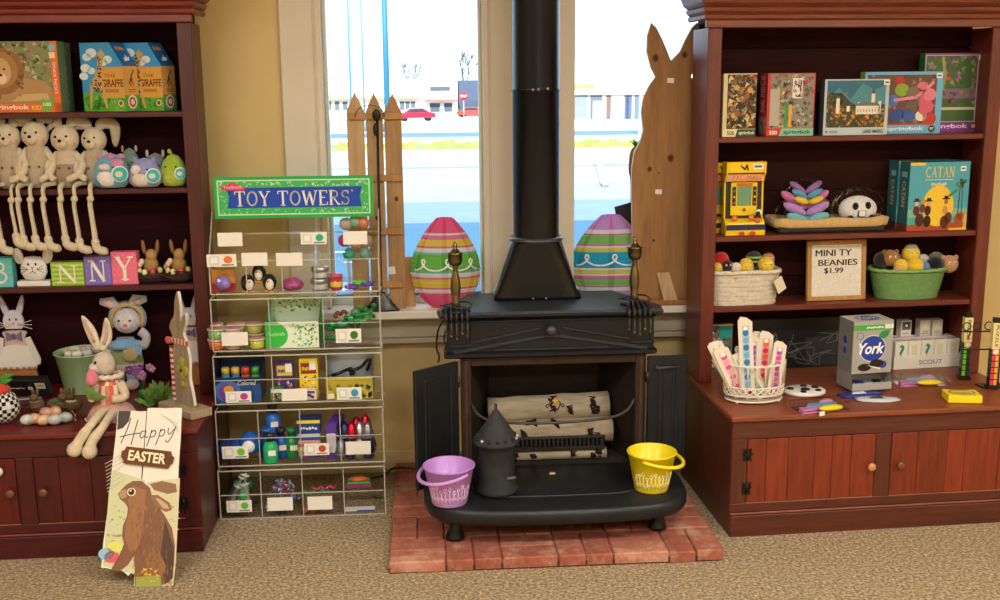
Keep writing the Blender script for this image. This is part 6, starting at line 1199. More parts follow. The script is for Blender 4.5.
# b1 cream collage
e, w_, h = boxy(RC, 723, 757.5, 73.5, 137, .466, .04, Y1, 'puzzle_box', 'cream edged puzzle box with a dark collage of small objects', 'puzzle box', 'dccb9c', spine='dccb9c')
p = MB(); p.rect(-w_/2+.016, w_/2, .03, h-.004, '3c2a1c', 1); p.specks(-w_/2+.018, w_/2-.002, .032, h-.006, ['9a7044', '6b4a2c', 'c9a060', '4c5a3c', '8a8a78', 'a8542c', 'd9c48a'], 150, .011, 2)
for _ in range(9): p.disc(random.uniform(-w_/2+.03, w_/2-.015), random.uniform(.05, h-.02), .011, .011, random.choice(['c9a44c', '7a6a4c', '3a3a34', '9a5a34']), 3)
p.rect(-w_/2, w_/2, 0, .028, '2f4a2c', 4); p.poly([(-w_/2, 0), (-w_/2+.052, 0), (-w_/2+.06, .028), (-w_/2, .028)], 'e6d9ae', 5); p.text('500', -w_/2+.018, -w_/2+.048, .006, .022, '3a4a2c', 6, bold=.02); p.text('springbok', -w_/2+.066, w_/2-.004, .005, .022, 'eae4cc', 6, bold=.02); pic(e, p)
# b2 red
e, w_, h = boxy(RC, 767, 816, 73, 136.5, .466, .09, Y1, 'puzzle_box', 'red 500 piece puzzle box with a crowded workshop picture', 'puzzle box', 'c8342c', spine='a82a34', top='9ac49a')
p = MB(); p.rect(-w_/2+.01, w_/2-.004, .03, h-.003, '8a8478', 1); p.specks(-w_/2+.012, w_/2-.006, .032, h-.005, ['a8a090', '6a6258', 'c9c2b4', '4a4a44', 'b83c2c', '5a7a4c', 'd9c23c', '3c3c40'], 170, .01, 2); p.rect(-w_/2+.012, -w_/2+.05, .04, h*.75, 'b4aca0', 3); p.rect(-w_/2+.07, -w_/2+.085, .035, h*.55, '4a8a5a', 3); p.rect(-w_/2+.088, -w_/2+.1, .035, h*.5, 'e0a82c', 3); p.rect(-w_/2+.1, -w_/2+.14, h*.6, h*.92, 'e6e2da', 3); p.specks(-w_/2+.103, -w_/2+.137, h*.62, h*.9, ['3a3634', '7a3434', '9a948a'], 26, .008, 4); p.disc(-w_/2+.155, h*.86, .008, .008, 'c82c2c', 3)
p.rect(-w_/2, w_/2, 0, .029, '7fc0a0', 4); p.poly([(-w_/2, 0), (-w_/2+.052, 0), (-w_/2+.062, .029), (-w_/2, .029)], 'c8342c', 5); p.text('500', -w_/2+.012, -w_/2+.044, .006, .022, 'f4e6d8', 6, bold=.02); p.text('springbok', -w_/2+.07, w_/2-.012, .004, .023, '2a4a44', 6, bold=.02); pic(e, p)
s_ = MB(); s_.vtext('500 PIECE', .02, .06, .09, h-.01, 'e6cfc4', 2); s_.rect(.006, .084, .006, .075, '8a7a78', 1); s_.specks(.01, .08, .01, .07, ['b4aca0', '6a5a5a', 'c9c2b4'], 18, .012, 2); s_.build('spine_print', 'print', e, T(-w_/2, .09, 0) @ RZ(-90), fix=False)
# b3 castle
e, w_, h = boxy(RC, 824, 890, 79, 135.5, .463, .045, Y1, 'puzzle_box', 'pale blue puzzle box with a white castle above autumn trees', 'puzzle box', 'b4c4cc', spine='4a5058')
x0, x1, z0, z1 = -w_/2+.01, w_/2-.014, .03, h-.005; W2, H2 = x1-x0, z1-z0
p = MB(); p.rect(x0, x1, z0, z1, '2f6a84', 1); p.poly([(x0, z0+H2*.62), (x0+W2*.2, z0+H2*.85), (x0+W2*.4, z0+H2*.6), (x0+W2*.6, z0+H2*.95), (x0+W2*.8, z0+H2*.8), (x1, z0+H2*.9), (x1, z0), (x0, z0)], '4a8a94', 2); p.poly([(x0, z0+H2*.7), (x0+W2*.25, z0+H2*.74), (x0+W2*.4, z0+H2*.55), (x0+W2*.6, z0+H2*.4), (x1, z0+H2*.5), (x1, z0), (x0, z0)], '3a4434', 3)
p.specks(x0, x1, z0, z0+H2*.42, ['b87a2c', 'd89a3c', '8a5a24', '3a3a24', 'c98a34', '5a4a24'], 150, .009, 4); p.specks(x0, x0+W2*.35, z0+H2*.35, z0+H2*.75, ['2f3a2c', '4a4a34', '6a5a34', 'a87a3c'], 50, .009, 4)
for a, b, c, d_ in ((.5, .92, .28, .46), (.76, .82, .46, .72), (.53, .57, .46, .54), (.88, .93, .28, .56), (.16, .22, .3, .62), (.34, .4, .34, .46)): p.rect(x0+W2*a, x0+W2*b, z0+H2*c, z0+H2*d_, 'e2dac8', 5)
p.poly([(x0+W2*.755, z0+H2*.72), (x0+W2*.825, z0+H2*.72), (x0+W2*.79, z0+H2*.86)], '4a5258', 6); p.poly([(x0+W2*.5, z0+H2*.46), (x0+W2*.92, z0+H2*.46), (x0+W2*.86, z0+H2*.53), (x0+W2*.56, z0+H2*.53)], '6a6e70', 6); p.poly([(x0+W2*.155, z0+H2*.62), (x0+W2*.225, z0+H2*.62), (x0+W2*.19, z0+H2*.7)], '6a6e70', 6)
for k in range(8): p.rect(x0+W2*(.53+.05*k), x0+W2*(.545+.05*k), z0+H2*.33, z0+H2*.39, '8a8274', 7)
p.text('LAND MARKS', w_/2-.1, w_/2-.016, .007, .021, '1e2428', 4, bold=.02); p.disc(-w_/2+.014, .014, .005, .005, 'c02c7a', 4); p.rect(-w_/2+.026, -w_/2+.06, .009, .018, '8a949a', 4); sticker(p, w_/2-.012, h-.013); pic(e, p)
# b4 kitten blue
e, w_, h = boxy(RC, 864, 944, 71.5, 133, .515, .045, Y1, 'puzzle_box', 'sky blue puzzle box with pink bows and ornaments, half hidden by the castle box', 'puzzle box', '6fb4dc', spine='a4bc4c', top='8fc0dc')
p = MB(); x0, x1, z0, z1 = -w_/2+.01, w_/2-.026, .034, h-.012; p.rect(x0, x1, z0, z1, '6a4a3c', 1); p.specks(x0, x1, z0, z1, ['8a6a54', '4a3a34', 'a8806a', '7a8a5c'], 70, .012, 2)
for (x, z, r, c) in ((.45, .2, .03, '2f4f9a'), (.62, .2, .03, '3a5aa8'), (.38, .5, .026, '3f74b8'), (.5, .7, .03, '8aa83c'), (.46, .9, .02, 'b82c34'), (.68, .62, .035, '7a6a5c'), (.68, .38, .03, '6b5f50'), (.85, .35, .035, 'd8607a'), (.9, .6, .03, 'e07f94'), (.8, .75, .026, 'd8708a'), (.92, .12, .03, 'c03a34'), (.8, .18, .025, 'e6dcd0')): p.disc(x0+(x1-x0)*x, z0+(z1-z0)*z, r, r*.85, c, 3)
p.line([(x0+(x1-x0)*a, z0+(z1-z0)*b) for a, b in ((.4, .5), (.7, .55), (.85, .7), (.95, .85))], .006, 'e08aa0', 4); p.line([(x0+(x1-x0)*a, z0+(z1-z0)*b) for a, b in ((.82, .7), (.78, .4), (.85, .2))], .007, 'd8607a', 4); p.rect(x0, x1, z0, z0+.006, 'b8442c', 5)
p.text('springbok', -w_/2+.1, w_/2-.07, .008, .028, 'f0f4f4', 4, bold=.02); p.disc(w_/2-.036, .018, .014, .014, '3a3428', 4); p.text('97', w_/2-.044, w_/2-.028, .012, .024, 'ece4c8', 5, bold=.02); sticker(p, w_/2-.018, h-.016); pic(e, p)
# b5 purple
e, w_, h = boxy(RC, 923, 985, 53, 130.5, .572, .046, Y1, 'puzzle_box', 'purple puzzle box with a garden picture behind the sky blue box', 'puzzle box', '8a3f8c', spine='2f7a4c', top='a86aa8', rot=0)
p = MB(); x0, x1, z0, z1 = -w_/2+.006, w_/2-.026, .044, h-.01; p.rect(x0-.003, x1+.003, z0-.003, z1+.003, 'c9b8c0', 1); p.rect(x0, x1, z0, z1, '4a6a3c', 2); p.rect(x0, x1, z0+.09, z0+.13, '8a6a84', 3); p.specks(x0, x1, z0+.06, z1, ['5f7a44', '7a5a6a', '8a9a5c', '3c5a34', 'a87a94', '6a4a5a'], 110, .013, 4); p.rect(x0, x1, z0+.045, z0+.056, 'c9c49a', 5); p.line([(x0+.07, z0+.12), (x0+.085, z0+.17), (x0+.07, z1-.01)], .006, 'a89a6a', 6); p.line([(x0+.05, z0+.1), (x0+.07, z0+.12)], .006, '6a5a44', 6); p.disc(x0+.05, z0+.075, .02, .022, '2a2a28', 6); p.disc(x0+.1, z0+.17, .01, .008, 'd8502c', 6)
p.text('springbok', -w_/2+.015, w_/2-.05, .01, .034, 'f2e6f0', 4, bold=.02); p.disc(w_/2-.026, .022, .016, .016, '5a4a3c', 4); p.text('97', w_/2-.035, w_/2-.017, .015, .029, 'ece4c8', 5, bold=.02); sticker(p, w_/2-.012, h-.018); pic(e, p)
# ---------------- second shelf
def arcade(px0, px1, py0, py1, d, label, dep):
    x0, _ = RC.hit(px0, py1, d); x1, zt = RC.hit(px1, py0, d); w_, h = x1-x0, zt-Y2; e = thing('arcade_game', label, 'handheld game', RC.at((x0+x1)/2, d, Y2+.0008), 'yellow handheld arcade games'); a = w_/2
    sh = [(0, 0), (0, h*.13), (.012, h*.2), (.03, h*.24), (.034, h*.7), (.02, h*.8), (.008, h*.84), (.006, h), (dep, h), (dep, 0)]
    for s_ in (-1, 1): MB().prism([(y, z) for y, z in sh], s_*a-(.006 if s_ > 0 else 0), s_*a+(.006 if s_ < 0 else 0), YEL, Matrix(((0, 1, 0, 0), (1, 0, 0, 0), (0, 0, 1, 0), (0, 0, 0, 1)))).build('side_panel', 'plastic', e)
    MB().box(-a+.0065, a-.0065, .036, dep, 0, h*.99, '2a2c34').build('back_shell', 'plastic', e)
    MB().box(-a+.0065, a-.0065, .006, .034, h*.85, h, YEL, None, .003).build('marquee', 'plastic', e); m_ = MB(); m_.text('PAC-MAN', -a*.72, a*.72, h*.745, h*.825, 'd8702c', 3); m_.rect(a*.3, a*.85, h*.9, h*.975, 'e6e2d6', 2); m_.rect(a*.38, a*.76, h*.925, h*.95, '5a5650', 3); m_.line([(-a*.3, h*.95), (-a*.1, h*.9), (0, h*.96), (a*.06, h*.89)], .003, '2a2620', 3); m_.build('marquee_print', 'print', e, T(0, .0055, 0), fix=False)
    MB().box(-a+.0065, a-.0065, .02, .0355, h*.735, h*.83, 'e2a87c').build('title_strip', 'print', e)
    sc3 = MB().box(-a*.68, a*.68, .026, .0355, h*.26, h*.72, 'e8c824', None, .004).build('screen_bezel', 'plastic', e)
    MB().box(-a*.36, a*.36, .0235, .0265, h*.4, h*.66, '6f9a7c', None, .001).build('screen', 'gloss', sc3)
    MB().box(-a*.4, a*.4, .0225, .0265, h*.665, h*.705, 'c86a2c').build('screen_header', 'print', sc3)
    for s_ in (-1, 1):
        MB().box(s_*a*.52-.007, s_*a*.52+.007, .0235, .0265, h*.4, h*.66, '24262c').build('side_strip', 'plastic', sc3)
        for k, c in ((.6, '5a7ab8'), (.52, 'e0b83c'), (.44, 'c84a5a')): MB().ell((s_*a*.52, .023, h*k), (.005, .003, .005), c, 8, 6).build('strip_icon', 'plastic', sc3)
    MB().ell((0, .02, h*.345), .006, '8a2c24', 10, 7).build('joystick', 'plastic', e)
    cb = MB().loft([[(-a, 0, 0), (a, 0, 0), (a, .034, 0), (-a, .034, 0)], [(-a, -.006, h*.08), (a, -.006, h*.08), (a, .034, h*.08), (-a, .034, h*.08)], [(-a*.9, .004, h*.17), (a*.9, .004, h*.17), (a*.9, .034, h*.22), (-a*.9, .034, h*.22)]], YEL, smooth=False).build('control_deck', 'plastic', e)
    b_ = MB(); b_.rect(-a, a, h*.075, h*.15, '1f2a54', 1); b_.disc(-a*.2, h*.03, a*.16, h*.028, 'c83c4c', 2); b_.disc(a*.35, h*.03, a*.16, h*.028, 'c83c4c', 2); b_.build('deck_print', 'print', e, T(0, -.0065, 0), fix=False)
    for x, z, c in ((-.55, .235, 'd8702c'), (.62, .2, 'c8602c'), (.3, .24, 'd8702c')): MB().lathe([(.011, 0), (.011, .004), (.006, .006)], c, 12, T(a*x, .006, h*z) @ RX(75)).build('button', 'plastic', e)
    MB().lathe([(.012, 0), (.012, .003)], 'f0eee8', 14, T(a*.72, .012, h*.31) @ RX(90)).build('round_badge', 'print', e); MB().lathe([(.009, 0), (.009, .0035)], '1c1c1e', 14, T(a*.66, .011, h*.295) @ RX(90)).build('round_badge', 'print', e)
arcade(725.5, 767.5, 162, 232.5, .466, 'yellow handheld arcade game standing nearest the fish tray', .06); arcade(707, 743, 163, 231, .545, 'yellow handheld arcade game half hidden behind another one', .055)
# burlap lined tray
x0, _ = RC.hit(778, 222, .46); x1, _ = RC.hit(891, 222, .46); xc, wh = (x0+x1)/2, (x1-x0)/2
e = thing('lined_tray', 'dark wire tray lined with tan burlap holding bagged pillows', 'tray', RC.at(xc, .548, Y2+.0008)); MB().box(-wh*.95, wh*.95, -.072, .072, 0, .03, '2a241e', None, .008).build('wire_tray', 'wicker', e)
lp = MB(); ol2 = [(wh*cs, .078*sn) for cs, sn in [(max(-1, min(1, 1.25*cos(t*pi/20))), max(-1, min(1, 1.25*sin(t*pi/20)))) for t in range(40)]]
lp.loft([[(x*.97, y*.97, .022) for x, y in ol2], [(x*1.0, y*1.02, .03) for x, y in ol2], [(x*1.02, y*1.05, .056+.004*sin(i*1.3)) for i, (x, y) in enumerate(ol2)], [(x*.98, y*.95, .06+.004*sin(i*1.3)) for i, (x, y) in enumerate(ol2)], [(x*.95, y*.9, .034) for x, y in ol2]], 'c9a56c', cap=True); lp.build('burlap_liner', 'cloth', e)
def wings(e, x, y, z, s_, cols, nm):
    w2 = MB()
    for sg in (-1, 1):
        for k, col in enumerate(cols): w2.ell((0, 0, 0), (.62*s_*(1-.12*k), .2*s_, .2*s_), col, 16, 9, T(x+sg*(.5-.02*k)*s_, y-.02*k, z+(.62-.36*k)*s_) @ RY(-sg*(34-8*k)))
    w2.ell((x, y-.05*s_, z-.2*s_), (.5*s_, .22*s_, .2*s_), cols[2], 14, 9); return w2.build(nm, 'plush', e)
xb, _ = RC.hit(806, 190, .54)
for z0, nm, cols, sc4, dx, lab in ((.036, 0, ('d478b4', 'b88ad0', '6cc0c8'), .098, -.002, 'bagged pink and teal butterfly pillow lying in the burlap tray'), (.105, 1, ('a070b8', '5aa8c4', 'e6c02c'), .066, .0, 'bagged purple, blue and yellow butterfly pillow on top of another')):
    e = thing('bagged_pillow', lab, 'plush pillow', RC.at(xb+dx, .545, Y2+z0)); wings(e, 0, 0, .032, sc4, cols, 'pillow')
    bg_ = MB(); n = 26; bg_.loft([[((sc4*1.12)*r*cos(2*pi*j/n)*random.uniform(.9, 1.08), .045*r*sin(2*pi*j/n)*random.uniform(.85, 1.1), z+random.uniform(-.006, .006)) for j in range(n)] for r, z in ((.8, .006), (1.05, .02), (1.1, .04), (1.08, .06), (.9, .085), (.6, .1), (.1, .102))], 'ffffff', smooth=False); bg_.build('bag', 'film', e)
xp, _ = RC.hit(858, 200, .54); e = thing('bagged_pillow', 'bagged white panda pillow with black patches in the burlap tray', 'plush pillow', RC.at(xp, .54, Y2+.036)); MB().ell((0, 0, .05), (.08, .045, .055), 'e9e6e0', 20, 12).build('pillow', 'plush', e)
for x, z, rx, rz in ((-.026, .066, .013, .016), (.026, .068, .013, .016), (-.045, .02, .014, .01), (.048, .022, .014, .01)): MB().ell((x, -.038, z), (rx, .01, rz), '1b1b1d').build('black_patch', 'plush', e)
MB().box(-.018, .018, -.0455, -.036, .022, .052, '1b1b1d', None, .004).build('tag_frame', 'paper', e); MB().box(-.013, .013, -.0468, -.0458, .026, .048, 'ece8e0').build('price_tag', 'paper', e)
bg_ = MB(); n = 30; bg_.loft([[(.103*r*cos(2*pi*j/n)*random.uniform(.9, 1.08), .058*r*sin(2*pi*j/n)*random.uniform(.9, 1.05), z+random.uniform(-.008, .008)) for j in range(n)] for r, z in ((.8, .009), (1.0, .03), (1.03, .055), (1.0, .085), (.8, .115), (.5, .13), (.1, .138))], 'ffffff', smooth=False); bg_.build('bag', 'film', e)
# settler game boxes
for i, (d, dx) in enumerate(((.464, 0), (.545, -.008))):
    x0, _ = RC.hit(908, 195, d); x1, zt = RC.hit(972, 161.5, .468); w_, h = .262, zt-Y2-.001
    e = thing('board_game', ['blue green board game box with a yellow sun and gold lettering', 'blue green board game box standing behind its twin'][i], 'board game', RC.at(RC.hit(908, 195, .468)[0]+dx+.001, d, Y2+.0008, 3.5))
    MB().box(0, w_, 0, .075, 0, h, ['2f6672', '2a5a66', '3f8ea4', '2a5a66', '2a5a66', '3a6a70']).build('carton', 'print', e)
    p = MB(); p.poly([(0, 0), (w_, 0), (w_, h*.12), (0, h*.09)], 'a84a34', 1); p.poly([(0, h*.09), (w_, h*.12), (w_, h*.2), (0, h*.2)], '4aa894', 1); p.rect(0, w_, h*.2, h*.32, '7fb49a', 1); p.rect(0, w_, h*.32, h, '4fa4b8', 1); p.disc(w_*.5, h*.36, w_*.26, h*.3, 'ecc23c', 2, n=28); p.rect(0, w_*.25, h*.955, h, 'e6c234', 4)
    p.serif('CATAN', w_*.26, w_*.74, h*.78, h*.93, 'f0cc4a', 5); p.line([(w_*.26, h*.745), (w_*.72, h*.745)], .0012, 'cfe0dc', 5); p.scribble(w_*.36, w_*.62, h*.65, h*.7, 'e0d49a', 5, None, 8)
    for x, z, r, c in ((.14, .3, .034, '5a2a24'), (.24, .33, .03, '6a3a2c'), (.33, .3, .034, '3a2420'), (.2, .16, .045, '4a2420'), (.33, .14, .04, '2c1c1c'), (.62, .3, .028, 'c98a5c'), (.68, .18, .04, '6a3224'), (.62, .12, .045, '5a2a20'), (.85, .16, .04, '9a4a2c'), (.9, .2, .03, 'b85a34')): p.disc(w_*x, h*z, w_*r*1.6, h*r*2.2, c, 6)
    for x, z, c in ((.14, .4, 'e0b48c'), (.25, .43, 'c98a5c'), (.34, .4, 'd8a478'), (.63, .42, 'a8684a')): p.disc(w_*x, h*z, .009, .01, c, 7)
    for x, z in ((.14, .43), (.34, .43), (.63, .455)): p.rect(w_*x-.016, w_*x+.016, h*z, h*z+.005, '2a1c1a', 8); p.rect(w_*x-.009, w_*x+.009, h*z+.005, h*z+.014, '2a1c1a', 8)
    p.line([(w_*.84, h*.2), (w_*.85, h*.7)], .0022, '4a4a44', 6); p.line([(w_*.9, h*.2), (w_*.89, h*.62)], .0018, '4a4a44', 6); p.specks(w_*.76, w_*.96, h*.62, h*.76, ['3f6a4c', '2f5a44', '5a7a54'], 22, .01, 7); p.poly([(w_*.68, h*.48), (w_*.82, h*.58), (w_*.78, h*.6), (w_*.66, h*.52)], '3a8a4c', 7); p.rect(w_*.7, w_, 0, h*.03, 'ecc83c', 7); p.rect(w_*.94, w_, 0, h*.22, 'd8a83c', 5); sticker(p, w_*.88, h*.9)
    pic(e, p); s_ = MB(); s_.rect(0, .08, 0, h, '2f6672', .5); s_.dtext('CATAN', .026, .052, h*.35, h*.72, 'e0bc5a', 2); s_.rect(.02, .06, h*.78, h*.86, '8ab0b0', 1); s_.rect(0, .08, 0, h*.1, '6a3a34', 1); s_.build('spine_print', 'print', e, T(0, .075, 0) @ RZ(-90) @ SC(.93, 1, 1), fix=False)
# ---------------- third shelf: baskets and letter board
def woven(outline, h, flare, rows, N, col, amp=.003):
    rings = []; m_ = MB()
    def ring(z, k, ph):
        out = []
        for i in range(N):
            x, y = outline(i/N); l = sqrt(x*x+y*y); o = amp*(1 if (i+ph) % 2 else -1); out.append(((x*(1+flare*z/h))*(1+o/l)*k, (y*(1+flare*z/h))*(1+o/l)*k, z))
        return out
    for r in range(rows):
        z0, z1 = h*r/rows, h*(r+1)/rows; rings += [ring(z0+.001, .99, r), ring((z0+z1)/2, 1.015, r), ring(z1-.001, .99, r)]
    rings += [ring(h, .93, 0), ring(h*.5, .9, 0), ring(.006, .9, 0)]
    m_.loft([[(x, y, 0) for x, y, z in rings[0]]]+rings, col); return m_
def sup(a, b, p_):
    def f(t): th = 2*pi*t; c, s_ = cos(th), sin(th); return (a*(abs(c)**p_)*(1 if c >= 0 else -1), b*(abs(s_)**p_)*(1 if s_ >= 0 else -1))
    return f
def rim(outline, h, flare, r, col, n=60):
    return MB().tube([(outline(i/n)[0]*(1+flare), outline(i/n)[1]*(1+flare), h+.002*sin(i*2.1)) for i in range(n)], r, col, 8, closed=True)
x0, _ = RC.hit(706, 285, .46); x1, zt = RC.hit(780, 265, .46); xc = (x0+x1)/2; wh = (x1-x0)/2; hh_ = RC.hit(745, 273, .465)[1]-Y3
e = thing('wicker_basket', 'white rectangular woven basket of small plush toys on the shelf', 'basket', RC.at(xc+.012, .545, Y3+.0008)); f_ = sup(wh*.92, .075, .45); woven(f_, hh_, .1, 7, 50, 'd9cdb8', .0045).build('weave', 'wicker', e); rim(f_, hh_, .12, .009, 'dacfba').build('rim', 'wicker', e)
MB().box(-.022, .022, -.001, .001, -.03, .03, 'e2d6b8').build('hang_tag', 'paper', e, T(wh*.93, -.09, hh_*.62) @ RZ(20) @ RY(-28))
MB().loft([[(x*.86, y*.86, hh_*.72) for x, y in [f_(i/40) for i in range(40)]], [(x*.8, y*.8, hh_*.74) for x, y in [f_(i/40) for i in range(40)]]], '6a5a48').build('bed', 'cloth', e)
def beanie(M, r, body, label, top=None, ears=None, group=None, face=True, stripe=None):
    e = thing('plush_toy', label, 'plush toy', M, group); MB().ell((0, 0, r), (r, r*.9, r), body, 14, 10).build('body', 'plush', e)
    if face:
        for s_ in (-1, 1): MB().ell((s_*r*.34, -r*.78, r*1.25), (r*.17, r*.1, r*.17), 'f2f0ea', 8, 6).build('eye', 'gloss', e); MB().ell((s_*r*.34, -r*.87, r*1.25), r*.08, '141416', 7, 5).build('pupil', 'gloss', e)
    if top: MB().ell((0, r*.05, r*1.7), (r*.75, r*.68, r*.45), top, 12, 8).build('cap', 'plush', e)
    if ears:
        for s_ in (-1, 1): MB().ell((s_*r*.75, 0, r*1.7), (r*.32, r*.2, r*.34), ears, 10, 7).build('ear', 'plush', e)
    if stripe:
        for zf in (.7, 1.2): MB().lathe([(r*1.0, r*zf), (r*.99, r*(zf+.22))], stripe, 14, SC(1.02, .93, 1), cap=False).build('stripe', 'plush', e)
def bk(px, py, d): s_, z_ = RC.hit(px, py, d); return s_, z_
for px, py, d, r, c, nm, kw in ((721, 262, .53, .03, 'c8281f', 'red plush toy with dark face at the basket corner', dict(face=False)), (727, 268, .50, .022, '3a2420', 'small dark brown plush toy below the red one', dict()), (736, 270, .495, .02, 'e6d8cc', 'small white and pink plush toy in the white basket', dict(ears='d8788a')), (746, 269, .50, .028, 'ecc22c', 'round yellow plush toy with red spot in the white basket', dict(top='ecc22c')), (754, 261, .55, .03, '34363c', 'black and green striped plush toy in the white basket', dict(stripe='a4b84c', face=False)), (766, 267, .505, .03, 'ecc42a', 'plain round yellow plush toy next to the basket tag end', dict()), (768, 261, .57, .024, 'd88a5c', 'peach plush toy behind the plain yellow one', dict()), (717, 270, .50, .02, 'e8c030', 'small yellow plush toy in front of the red one', dict())):
    r *= 1.12; s_, z_ = bk(px, py-2, d); beanie(RC.at(s_, d, z_-r), r, c, nm, group='small plush toys in the white basket', **kw)
# letter board
x0, zb = RC.hit(807.5, 303, .5); x1, zt = RC.hit(867, 239, .53); w2 = (x1-x0)/2; hb = zt-Y3-.002; e = thing('letter_board', 'wood framed white letter board reading mini beanies price', 'sign', RC.at((x0+x1)/2, .512, Y3+.0012, 1.5) @ RX(-5))
for a, b, c, d in ((-w2, w2, 0, .018), (-w2, w2, hb-.018, hb), (-w2, -w2+.018, .018, hb-.018), (w2-.018, w2, .018, hb-.018)): MB().box(a, b, -.006, .014, c, d, 'b98a52', None, .002).build('frame_rail', 'raw_wood', e)
pn = MB().box(-w2+.018, w2-.018, 0, .008, .018, hb-.018, 'e4ddd0').build('felt_panel', 'cloth', e); gv = MB()
for k in range(26): z = .022+k*(hb-.044)/26; gv.rect(-w2+.019, w2-.019, z, z+.0012, 'cfc7b8', 1)
gv.build('grooves', 'print', pn, fix=False); tx = MB(); [tx.text('MINI TY', -w2*.72+o_, w2*.5+o_, hb*.74, hb*.845, '1b1a1a', 4+q_) for q_, o_ in enumerate((-.0009, 0, .0009))]; [tx.text('BEANIES', -w2*.62+o_, w2*.7+o_, hb*.58, hb*.68, '1b1a1a', 4+q_) for q_, o_ in enumerate((-.0009, 0, .0009))]; [tx.text('$1.99', -w2*.42+o_, w2*.22+o_, hb*.44, hb*.545, '1b1a1a', 4+q_) for q_, o_ in enumerate((-.0009, 0, .0009))]; tx.build('letters', 'print', pn, fix=False)
# green oval basket
x0, _ = RC.hit(877, 290, .47); x1, zt = RC.hit(951, 270, .47); xc = (x0+x1)/2+.006; wh = (x1-x0)/2*.96; hh_ = RC.hit(910, 271, .48)[1]-Y3
e = thing('wicker_basket', 'green oval woven basket of plush toys on the shelf', 'basket', RC.at(xc, .545, Y3+.0008)); f_ = sup(wh*.86, .068, .9); woven(f_, hh_, .22, 12, 64, '6f9a58', .0022).build('weave', 'wicker', e); rim(f_, hh_, .25, .008, '7aa662').build('rim', 'wicker', e)
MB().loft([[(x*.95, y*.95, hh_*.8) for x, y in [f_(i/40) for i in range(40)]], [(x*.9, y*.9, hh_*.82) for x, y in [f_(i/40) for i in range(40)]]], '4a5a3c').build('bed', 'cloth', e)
for px, py, d, r, c, nm, kw in ((878, 260, .545, .03, '24262c', 'black plush toy at the green basket end', dict(face=False)), (886, 258, .53, .03, 'a8743c', 'brown plush bear beside the black one', dict(ears='8a5a2c')), (894, 261, .57, .026, 'c08a64', 'tan plush toy behind the brown bear', dict()), (907, 254, .53, .032, 'ecca2c', 'yellow plush toy with grey cap on top of the basket pile', dict(top='9a9a9c')), (897, 266, .50, .026, 'e8c62a', 'yellow plush toy leaning in front of the brown bear', dict()), (911, 266, .495, .03, 'f0c424', 'bright yellow plush toy in the middle of the basket front', dict(face=False)), (893, 271, .485, .016, 'e08a9a', 'tiny pink plush toy at the green basket rim', dict(face=False)), (919, 260, .555, .022, 'd8d0c4', 'small white plush toy behind the bright yellow one', dict()), (921, 267, .50, .018, '5a8ac0', 'small blue plush toy next to the black ball head', dict(face=False)), (931, 265, .505, .032, '17181a', 'large black plush head in the green basket', dict(face=False)), (932, 260, .57, .03, '7a7050', 'olive plush turtle behind the black plush head', dict()), (945, 264, .53, .032, 'c8946c', 'tan plush toy at the right hand rim of the green basket', dict(ears='c8946c')), (924, 272, .49, .016, '8a5a34', 'small brown plush toy under the black head', dict(face=False))):
    r *= 1.15; s_, z_ = bk(px+4, py, d); beanie(RC.at(s_, d, z_-r), r, c, nm.replace('right hand rim', 'far rim'), group='plush toys in the green basket', **kw)
# ---------------- hutch top
RZ_ = RCH+.0008
def rt(px, py): return RC.hitz(px, py, RCH)
# wire basket of candy straws
sW, dW = rt(760, 405); rW = .118; dW += .075
e = thing('wire_basket', 'round white wire basket holding candy straws at the hutch edge', 'basket', RC.at(sW, dW, RZ_)); hW = (RC.hit(757, 366, dW)[1]-RCH)*1.12; SQ = SC(1, .68, 1)
wr = MB()
for z, r in ((.008, rW*.92), (.03, rW*.95), (hW*.42, rW*.98), (hW, rW)): wr.tube([(r*cos(i*pi/20), r*sin(i*pi/20), z) for i in range(40)], .0035, 'eae4d4', 6, SQ, closed=True)
wr.build('hoops', 'paint', e); lo = MB()
for i in range(22):
    a = 2*pi*i/22; b = a+2*pi/44; q = a+2*pi/22; lo.tube([(rW*.98*cos(a), rW*.98*sin(a), hW*.42), (rW*cos(a), rW*sin(a), hW*.95), (rW*1.005*cos(b), rW*1.005*sin(b), hW*1.06), (rW*cos(q-.02), rW*sin(q-.02), hW*.95), (rW*.98*cos(q-.02), rW*.98*sin(q-.02), hW*.42)], .0024, 'e6dfce', 5, SQ)
lo.build('loops', 'paint', e); lt_ = MB()
for i in range(26):
    a = 2*pi*i/26; b = a+2*pi/13; lt_.tube([(rW*.95*cos(a), rW*.95*sin(a), .03), (rW*.975*cos((a+b)/2), rW*.975*sin((a+b)/2), hW*.25), (rW*.98*cos(b), rW*.98*sin(b), hW*.42)], .0026, 'e6dfce', 5, SQ); lt_.tube([(rW*.95*cos(b), rW*.95*sin(b), .03), (rW*.975*cos((a+b)/2), rW*.975*sin((a+b)/2), hW*.25), (rW*.98*cos(a), rW*.98*sin(a), hW*.42)], .0026, 'e6dfce', 5, SQ)
lt_.build('lattice', 'paint', e); ft = MB(); [ft.ell((rW*.92*cos(a), rW*.6*sin(a), .005), (.007, .007, .0055), 'eae4d4', 8, 6) for a in (-2.4, -.7, .8, 2.4)]; ft.build('feet', 'paint', e); MB().lathe([(rW*.9, .006), (.001, .007)], 'e6dfce', 24, SQ, cap=False).build('floor', 'paint', e)
